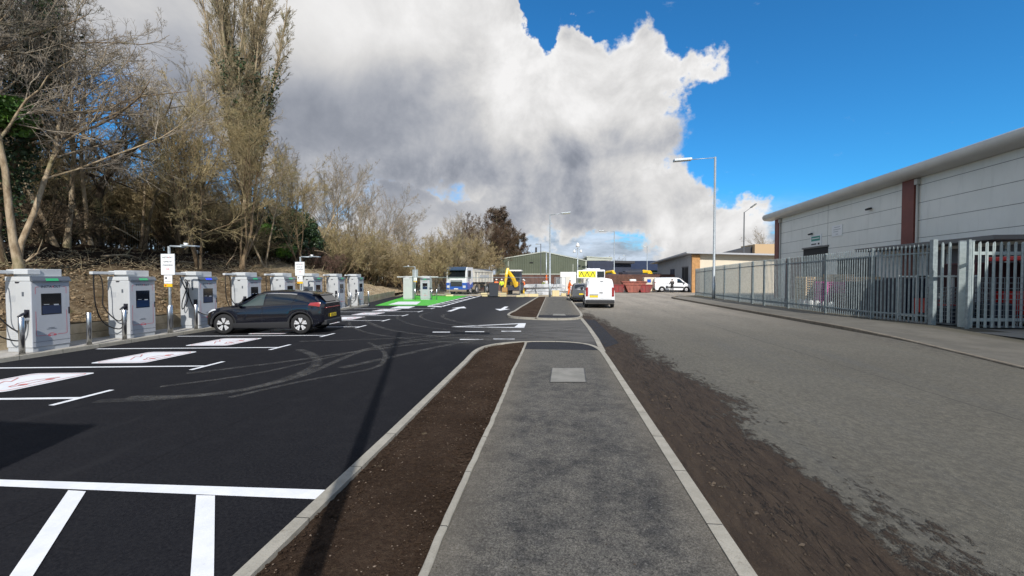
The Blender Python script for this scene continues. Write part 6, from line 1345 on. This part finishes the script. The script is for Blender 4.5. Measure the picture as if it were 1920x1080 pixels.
def ivy_on(seed, zmin, zmax, n, s, r, m='ivy_leaf', lvl=(0,)):
    def f(P):
        rng = np.random.default_rng(seed); pts = np.concatenate([P[l].reshape(-1, 3) for l in lvl]+[(P[l][:, :-1]*.5+P[l][:, 1:]*.5).reshape(-1, 3) for l in lvl]); pts = pts[(pts[:, 2] > zmin) & (pts[:, 2] < zmax)]
        if not len(pts): pts = P[0].reshape(-1, 3)
        c = pts[rng.integers(0, len(pts), n)]+rng.normal(0, r, (n, 3))*np.array([1, 1, 2.2]); return ('ivy', np_mesh('ivy', [leaves(rng, c, s)], m, False))
    return f
# big pale-barked tree at the left edge
mk('edge', seed=3, H=12.5, r=.15, stems=2, spread=4, lean=(.07, .0), first=.30, n=(20, 12, 10, 4), lf=(.50, .46, .42), up=.22, wob=.13, bk='bark_pale', tw='twig_grey', twr=.006, ang=(46, 42, 40))
mk('edge2', ivy_on(5, 2, 12, 14000, .05, .30, lvl=(0,)), seed=8, H=13, r=.24, stems=2, spread=9, first=.3, n=(13, 11, 9, 4), up=.2, wob=.14, bk='bark_brown', tw='twig_grey')
mk('oak', seed=21, H=10.5, r=.26, stems=1, lean=(.25, .1), first=.32, n=(11, 9, 9, 5), ang=(58, 50, 44), lf=(.8, .52, .46), up=.10, wob=.19, bk='bark_dark', tw='twig_dark', twr=.006)
mk('mid', seed=31, H=9, r=.11, stems=4, spread=14, first=.22, n=(11, 10, 9, 4), up=.25, wob=.13, bk='bark_brown', tw='twig_olive', twr=.006)
mk('bush', seed=41, H=5.2, r=.06, stems=9, spread=24, first=.2, n=(9, 9, 8, 4), up=.25, wob=.14, ang=(38, 36, 34), bk='bark_brown', tw='twig_olive', twr=.006)
mk('bush2', seed=42, H=5.6, r=.07, stems=8, spread=26, first=.2, n=(9, 9, 8, 4), up=.1, wob=.17, ang=(48, 42, 38), bk='bark_brown', tw='twig_straw', twr=.006)
mk('ash', seed=51, H=10, r=.14, stems=2, spread=10, first=.35, n=(11, 9, 8, 4), up=.45, wob=.10, ang=(42, 38, 34), bk='bark_pale', tw='twig_grey', twr=.006)
mk('brush', seed=61, H=3.0, r=.03, stems=16, spread=30, first=.15, n=(6, 7, 5, 0), up=.1, wob=.2, bk='bark_dark', tw='twig_dark', twr=.007)
mk('redbrush', seed=63, H=2.6, r=.025, stems=16, spread=34, first=.15, n=(6, 7, 6, 0), up=.05, wob=.2, bk='bark_dark', tw='twig_red', twr=.006)
mk('dense', lambda P: ('pine_tufts', np_mesh('pine_tufts', [leaves(np.random.default_rng(9), P[2].reshape(-1, 3)[np.random.default_rng(9).integers(0, P[2].size//3, 26000)]+np.random.default_rng(10).normal(0, .14, (26000, 3)), .05)], 'pine_leaf', False)),
   seed=71, H=12, r=.18, stems=1, first=.22, n=(26, 11, 10, 3), ang=(60, 45, 40), lf=(.36, .48, .45), up=.22, wob=.10, bk='bark_dark', tw='twig_red', twr=.010)
mk('umber', seed=81, H=11.5, r=.16, stems=3, spread=9, first=.18, n=(17, 11, 10, 5), ang=(46, 42, 38), lf=(.42, .48, .45), up=.3, wob=.12, bk='bark_dark', tw='twig_umber', twr=.011)
# poplar: many upright limbs, ivy in the middle
def poplar():
    rng = np.random.default_rng(77); S0 = 22; st = rng.normal(0, .22, (S0, 3)); st[:, 2] = 4.2+rng.uniform(0, 5.5, S0); st[0] = (0, 0, -.2)
    di = np.zeros((S0, 3)); di[:, 2] = 1; di[:, :2] = np.clip(rng.normal(0, .13, (S0, 2)), -.19, .19); di[0] = (0, 0, 1)
    ln = rng.uniform(14, 19, S0); ln[0] = 25; K = 14; P0 = grow(rng, st, di, ln, K, .045, .55); R0 = radii(np.concatenate([[.42], rng.uniform(.09, .19, S0-1)]), K, .09)
    s1, d1, l1, r1 = children(rng, P0, R0, 32, .03, .98, 26, .17, ln); P1 = grow(rng, s1, d1, l1, 6, .09, .5); R1 = radii(np.maximum(np.minimum(r1*.45, .05), .016), 6, .3)
    s2, d2, l2, r2 = children(rng, P1, R1, 11, .1, 1, 34, .42, l1); P2 = grow(rng, s2, d2, l2, 4, .13, .3); R2 = radii(np.full(len(l2), .012), 4, .5)
    s3, d3, l3, r3 = children(rng, P2, R2, 7, .1, 1, 38, .5, l2); P3 = grow(rng, s3, d3, l3, 2, .16, .2); R3 = radii(np.full(len(l3), .0085), 2, .6)
    P0f = P0.reshape(-1, 3); q = P0f[(P0f[:, 2] > 8.5) & (P0f[:, 2] < 16.0)]; wgt = rng.integers(0, len(q), 16000); cc = q[wgt]+rng.normal(0, .26, (16000, 3))*np.array([1, 1, 1.9]); cl = rng.integers(0, len(q), 9); keep = rng.random(16000) < np.clip(1.15-(cc[:, 2]-9)/7.5, .1, 1)
    TREES['poplar'] = [('trunk', np_mesh('trunk', [tube_arrays(P0, R0, 8), tube_arrays(P1, R1, 4)], 'bark_pale')), ('crown', np_mesh('crown', [tube_arrays(P2, R2, 3), tube_arrays(P3, R3, 3)], 'twig_straw')), ('ivy', np_mesh('ivy', [leaves(rng, cc[keep], .085)], 'ivy_leaf', False))]
poplar()
def evergreen(key, seed, rx, rz_, n, s, m, m2=None):
    rng = np.random.default_rng(seed); k = 26; lc = norm(rng.normal(0, 1, (k, 3)))*np.array([rx*.62, rx*.62, rz_*.62])*rng.uniform(.3, 1, (k, 1)); lc[:, 2] += rz_
    wh_ = rng.integers(0, k, n); c = lc[wh_]+norm(rng.normal(0, 1, (n, 3)))*rng.uniform(.4, 1, (n, 1))**.5*rx*.40; c[:, 2] = np.maximum(c[:, 2], .1)
    st = np.zeros((5, 3)); di = rng.normal(0, .35, (5, 3)); di[:, 2] = 1; P0 = grow(rng, st, di, np.full(5, rz_*1.5), 6, .1, .2); s1, d1, l1, r1 = children(rng, P0, radii(np.full(5, .07), 6, .2), 14, .15, 1, 60, .5, np.full(5, rz_*1.5)); P1 = grow(rng, s1, d1, l1, 4, .15, .1)
    TREES[key] = [('trunk', np_mesh('trunk', [tube_arrays(P0, radii(np.full(5, .07), 6, .2), 6), tube_arrays(P1, radii(np.full(len(l1), .02), 4, .4), 3)], 'bark_dark')), ('crown', np_mesh('crown', [leaves(rng, c, s)], m, False))]
evergreen('holly', 5, 2.3, 2.3, 15000, .06, 'holly_leaf'); evergreen('leafy', 6, 1.1, .8, 3500, .05, 'green_leaf')
def on_bank(px, X, dz=0): 
    d = ray(px, 500); t_ = X/d.x; y = d.y*t_; return (X, y, bank_z(X, y)+dz)
G1 = 'bare trees on the earth bank'
tree_obj('edge', 'tall pale-barked tree at the left edge with a leaning trunk and spreading twigs', 'tree', on_bank(36, -17.2), .4, 1.0, G1)
tree_obj('edge2', 'ivy-clad tree trunk cut by the top left corner of the photo', 'tree', on_bank(-22, -18.6), 2.0, 1.02, G1)
tree_obj('edge', 'tall bare tree just behind the pale-barked tree at the left', 'tree', on_bank(105, -21.5), 2.4, 1.0, G1)
tree_obj('ash', 'slender bare tree between the left edge tree and the dark leaning oak', 'tree', on_bank(165, -22.5), 1.0, 1.02, G1)
tree_obj('oak', 'dark twisted oak leaning right against the patch of blue sky', 'tree', on_bank(178, -24), -.3, 1.12, G1, 'oak_tree')
tree_obj('ash', 'slender bare tree standing right of the dark oak', 'tree', on_bank(268, -25), 4.0, 1.0, G1)
tree_obj('mid', 'multi-stemmed bare tree above the nearer sign post', 'tree', on_bank(372, -18.0), .4, .95, G1)
tree_obj('mid', 'broad multi-stemmed bare tree at the foot of the poplar, left side', 'tree', on_bank(345, -22.0), 1.6, 1.1, G1)
tree_obj('poplar', 'very tall poplar with upright limbs and ivy, rising out of the top of the photo', 'tree', on_bank(462, -24.5, -.3), .7, 1.0, None, 'poplar_tree')
tree_obj('mid', 'olive-twigged tree with two pale trunks in front of the poplar', 'tree', on_bank(455, -18.2), 3.3, 1.0, G1)
tree_obj('ash', 'slim bare tree to the right in front of the poplar', 'tree', on_bank(496, -18.6), 2.3, .72, G1)
tree_obj('mid', 'bare tree with red-brown trunk above the farther sign post', 'tree', on_bank(560, -19.0), 5.0, .86, G1)
SK_ = [(560, -25, 1.10, 'ash', .3), (605, -26, 1.29, 'ash', 1.7), (640, -26, 1.23, 'ash', 3.0), (684, -27, 1.34, 'ash', 4.1), (715, -27, 1.29, 'ash', 5.0), (752, -28, 1.21, 'ash', .9), (790, -29, 1.12, 'ash', 2.2), (836, -29, 1.14, 'ash', 3.7), (575, -24, 1.23, 'ash', 5.3), (664, -25, 1.18, 'ash', 2.3), (735, -26, 1.12, 'ash', 3.3), (860, -27, 1.06, 'ash', 1.3)]
SK_.sort()
for i, (px, X, s, k, rz) in enumerate(SK_):
    tree_obj(k, ['first', 'second', 'third', 'fourth', 'fifth', 'sixth', 'seventh', 'eighth', 'ninth', 'tenth', 'eleventh', 'twelfth'][i]+' from the left of the tall grey skyline trees right of the poplar', 'tree', on_bank(px, X), rz, s, 'grey bare trees on the skyline')
for i, (px, X, s, k, rz) in enumerate([(612, -24.5, 1.05, 'bush', 0), (648, -23.5, 1.15, 'bush2', 1), (684, -22.5, 1.2, 'bush', 2.1), (720, -21.5, 1.15, 'bush2', 3.3), (762, -18.6, 1.1, 'bush', 4.2), (800, -19.4, 1.12, 'bush2', 5.1), (838, -18.5, 1.15, 'bush2', .6), (872, -18.0, 1.1, 'bush', 1.9), (892, -18.5, 1.2, 'bush2', 2.8), (636, -22, 1.25, 'bush', 3), (668, -22.5, 1.3, 'bush2', 4), (704, -22, 1.3, 'bush', 5), (742, -22.5, 1.35, 'bush2', 6), (782, -22, 1.35, 'bush', .5), (818, -23, 1.3, 'bush2', 1.5), (856, -22, 1.3, 'bush', 2.5)]):
    tree_obj(k, (['first', 'second', 'third', 'fourth', 'fifth', 'sixth', 'seventh', 'eighth', 'ninth'][i]+' from the left of the front row of olive bushes right of the poplar' if i < 9 else ['first', 'second', 'third', 'fourth', 'fifth', 'sixth', 'seventh'][i-9]+' from the left of the taller back row of olive bushes on the bank'), 'shrub', on_bank(px, X, -.1), rz, s, 'olive bushes along the bank', 'bare_shrub')
for i, (px, Y, s) in enumerate([(872, 63, .80), (886, 66, .92), (901, 72, 1.05), (916, 80, 1.22), (932, 90, 1.42), (948, 92, 1.15), (961, 90, 1.1), (974, 94, .98), (986, 95, .74)]):
    p = AY(px, 500, Y); tree_obj('dense' if i in (4, 7) else 'umber', ['first', 'second', 'third', 'fourth', 'fifth', 'sixth', 'seventh', 'eighth', 'ninth'][i]+' from the left of the dark brown trees beside the green shed', 'tree', (p.x, Y, .4), i*1.3, s, 'dark brown trees by the green shed', 'dark_tree')
for i, (px, Y, s, k) in enumerate([(812, 50, 1.2, 'bush'), (838, 53, 1.35, 'bush2'), (858, 56, 1.45, 'bush'), (874, 58, 1.35, 'bush2'), (892, 60, 1.3, 'bush'), (848, 58, .98, 'ash'), (868, 60, .95, 'ash')]):
    p = AY(px, 500, Y); tree_obj(k, ['first', 'second', 'third', 'fourth', 'fifth', 'sixth', 'seventh'][i]+' of the straw-coloured scrub trees behind the tipper lorry', 'shrub', (p.x, Y, .6), i*1.9, s, 'straw-coloured scrub behind the lorry', 'bare_shrub')
# undergrowth and background thicket: look-alikes nothing tells apart
rr_ = random.Random(5)
for i in range(46):
    px = rr_.uniform(-30, 560) if i < 30 else rr_.uniform(560, 880); X = rr_.uniform(-33, -24); k = rr_.choice(['mid', 'mid', 'bush', 'ash', 'bush2']); s = rr_.uniform(.62, .86) if k != 'ash' else rr_.uniform(.6, .8)
    if k in ('bush', 'bush2'): s = rr_.uniform(1.0, 1.3)
    tree_obj(k, 'one of the tangled bare trees filling the wood behind the bank', 'tree', on_bank(px, X), rr_.uniform(0, 6), s, 'tangled bare trees filling the wood')
for i in range(34):
    px = rr_.uniform(-20, 900); X = rr_.uniform(-27, -21.5); tree_obj('brush', 'one of the dark bramble tangles on the wood floor', 'bramble', on_bank(px, X, -.1), rr_.uniform(0, 6), rr_.uniform(.7, 1.25), 'dark brambles on the wood floor', 'bramble')
for i, (px, X) in enumerate([(586, -20.5), (612, -20.2)]): tree_obj('redbrush', ['reddish bramble thicket behind the farther sign post', 'reddish bramble thicket at the top of the bare clay slope'][i], 'bramble', on_bank(px, X, -.1), i*2, 1.0, None, 'bramble')
for i, (px, X, s) in enumerate([(505, -22.5, 1.1), (532, -22.5, 1.15), (552, -23.5, 1.25), (585, -23.5, .9), (470, -26, 1.2), (425, -27, 1.15), (300, -29, 1.15), (215, -30, 1.1), (350, -30, 1.2), (60, -29, 1.1), (130, -30, 1.1), (690, -25, .9), (800, -22, .85), (850, -21.5, .85), (760, -24, .9), (640, -25, .9), (250, -29, 1.0)]):
    if i < 4: lb = ['first', 'second', 'third', 'fourth'][i]+' from the left of the dark holly masses right of the poplar trunk'; g_ = 'dark hollies right of the poplar'
    else: lb = 'one of the dark evergreen masses deep in the wood'; g_ = 'dark evergreens deep in the wood'
    tree_obj('holly', lb, 'shrub', on_bank(px, X, -.2), i*1.1, s, g_, 'holly_bush')
for i, (px, X, s, z) in enumerate([(8, -18.0, .9, 6.0), (537, -20.5, .8, 2.2), (500, -21, .6, 3.6)]):
    tree_obj('leafy', ['bright green ivy bunch in the tree at the left edge', 'bright green leafy shrub low in the dark gap right of the poplar', 'small bright green leafy patch beside the poplar'][i], 'shrub', on_bank(px, X, -.2+(z-1.6 if i != 1 else .6)), i, s, None, 'green_shrub')
# far trees on the horizon and by the warehouse
for i, (px, Y, s, k, lb) in enumerate([(1100, 120, .75, 'ash', 'brownish distant tree right of the green shed roof'), (1128, 130, .7, 'ash', 'distant bare tree behind the dark shed'), (1142, 125, .78, 'ash', 'distant bare tree just left of the thin street lamp'), (1172, 150, .66, 'mid', 'distant brown tree left end behind the diggers'), (1186, 150, .75, 'mid', 'distant brown tree behind the diggers, middle'), (1200, 155, .7, 'mid', 'distant brown tree behind the diggers near the smallest lamp'),
    (1230, 160, .6, 'mid', 'faint far tree above the blue roof'), (1434, 92, 1.1, 'ash', 'bare tree showing between the grey building and the warehouse'), (1424, 90, .75, 'ash', 'smaller bare tree beside the tree left of the warehouse column'), (1018, 110, .72, 'dense', 'small dark tree peeping over the green shed roof'), (1001, 108, .62, 'ash', 'faint bare treetop over the left slope of the green shed roof')]):
    p = AY(px, 500, Y); tree_obj(k, lb, 'tree', (p.x, Y, 0), i*1.7, s, 'distant trees')
for i in range(26):
    Y = 170+rr_.uniform(0, 60); px = 980+i*26+rr_.uniform(-8, 8); p = AY(px, 500, Y); tree_obj(rr_.choice(['mid', 'bush2']), 'one of the far trees making the low line on the horizon', 'tree', (p.x, Y, 0), rr_.uniform(0, 6), rr_.uniform(.7, 1.0), 'far trees on the horizon')
# fallen and leaning branches on the bank
def branch(label, P, r, m='bark_pale', name='fallen_branch', group=None):
    t = thing(name, label, 'branch', tuple(P[0]), 0, group); O_ = Vector(P[0]); Q = [Vector(p)-O_ for p in P]
    mb = MB(); mb.tube(smooth_poly(Q, 5), [r*(1-.75*i/(5*(len(Q)-1))) for i in range(5*(len(Q)-1)+1)], m, 7); mb.build('limb', t)
    mb = MB()
    for k in range(1, len(Q)-1):
        e = Q[k]+Vector((random.uniform(-.2, .5), random.uniform(-.4, .6), random.uniform(.2, .6))); mb.tube([Q[k], (Q[k]+e)/2+Vector((.05, 0, .08)), e], [r*.4, r*.3, r*.12], m, 5)
    mb.build('twigs', t)
branch('pale forked branch jutting from the base of the left edge tree', [AX(38, 498, -17), AX(52, 488, -16.8), AX(70, 475, -16.7), AX(88, 464, -16.6)], .05)
branch('long thin branch leaning in the wood above the nearer sign post', [AX(212, 425, -21), AX(235, 436, -20.6), AX(262, 452, -20.2)], .05)
branch('long pale bough leaning over the sign between the two green-paint chargers', [AX(768, 512, -17.2), AX(786, 494, -17.2), AX(806, 480, -17.4), AX(826, 478, -17.4)], .06); branch('pale leaning stem above the lorry cab', [AX(838, 500, -17), AX(850, 478, -17), AX(868, 452, -17.4)], .07)
branch('thin branch lying on the bank below the poplar trunks', [AX(424, 497, -17.2), AX(436, 482, -17), AX(446, 478, -17)], .03); branch('curved thin bough sweeping above the farther sign lamp', [AX(590, 470, -18.5), AX(606, 472, -18.2), AX(624, 482, -17.8)], .03)
for i in range(7):
    y = random.uniform(14, 36); x = random.uniform(-19.5, -17.5); a = random.uniform(-1, 1); z = bank_z(x, y)+.12
    branch('one of the pale cut stems lying across the top of the bank', [(x, y, z), (x+.3, y+.8, z+.03+.1*a), (x+.2, y+1.6, bank_z(x+.2, y+1.6)+.15)], .05, group='pale cut stems on the bank')
# litter and low twigs: nobody could count them
rng = np.random.default_rng(33); N_ = 3200; yy_ = rng.uniform(5, 45, N_); xx_ = -16.5-np.abs(rng.normal(0, 3.4, N_))-np.maximum(0, yy_-31)*.2; zz_ = np.array([bank_z(a, b_)+.03 for a, b_ in zip(xx_, yy_)])
st = np.stack([xx_, yy_, zz_], 1); di = rng.normal(0, 1, (N_, 3)); di[:, 2] = np.abs(di[:, 2])*.35; P = grow(rng, st, di, rng.uniform(.15, .7, N_), 3, .25, -.1)
o = bpy.data.objects.new('twig_litter', np_mesh('twig_litter', [tube_arrays(P, radii(np.full(N_, .008), 3, .5), 3)], 'twig_straw')); C.objects.link(o); tag(o, 'broken twigs and dead stalks littering the bank', None, None, 'stuff')
yy_ = rng.uniform(6, 36, 5000); xx_ = rng.uniform(-17.5, -14.6, 5000)-np.maximum(0, yy_-31)*.2; zz_ = np.array([bank_z(a, b_)+.03 for a, b_ in zip(xx_, yy_)])
mat('dead_leaf', (.18, .12, .065), .9, col2=(.30, .215, .125), vs=2); o = bpy.data.objects.new('leaf_litter', np_mesh('leaf_litter', [leaves(rng, np.stack([xx_, yy_, zz_], 1), .035)], 'dead_leaf', False)); C.objects.link(o); tag(o, 'dead leaves scattered over the bank', None, None, 'stuff')
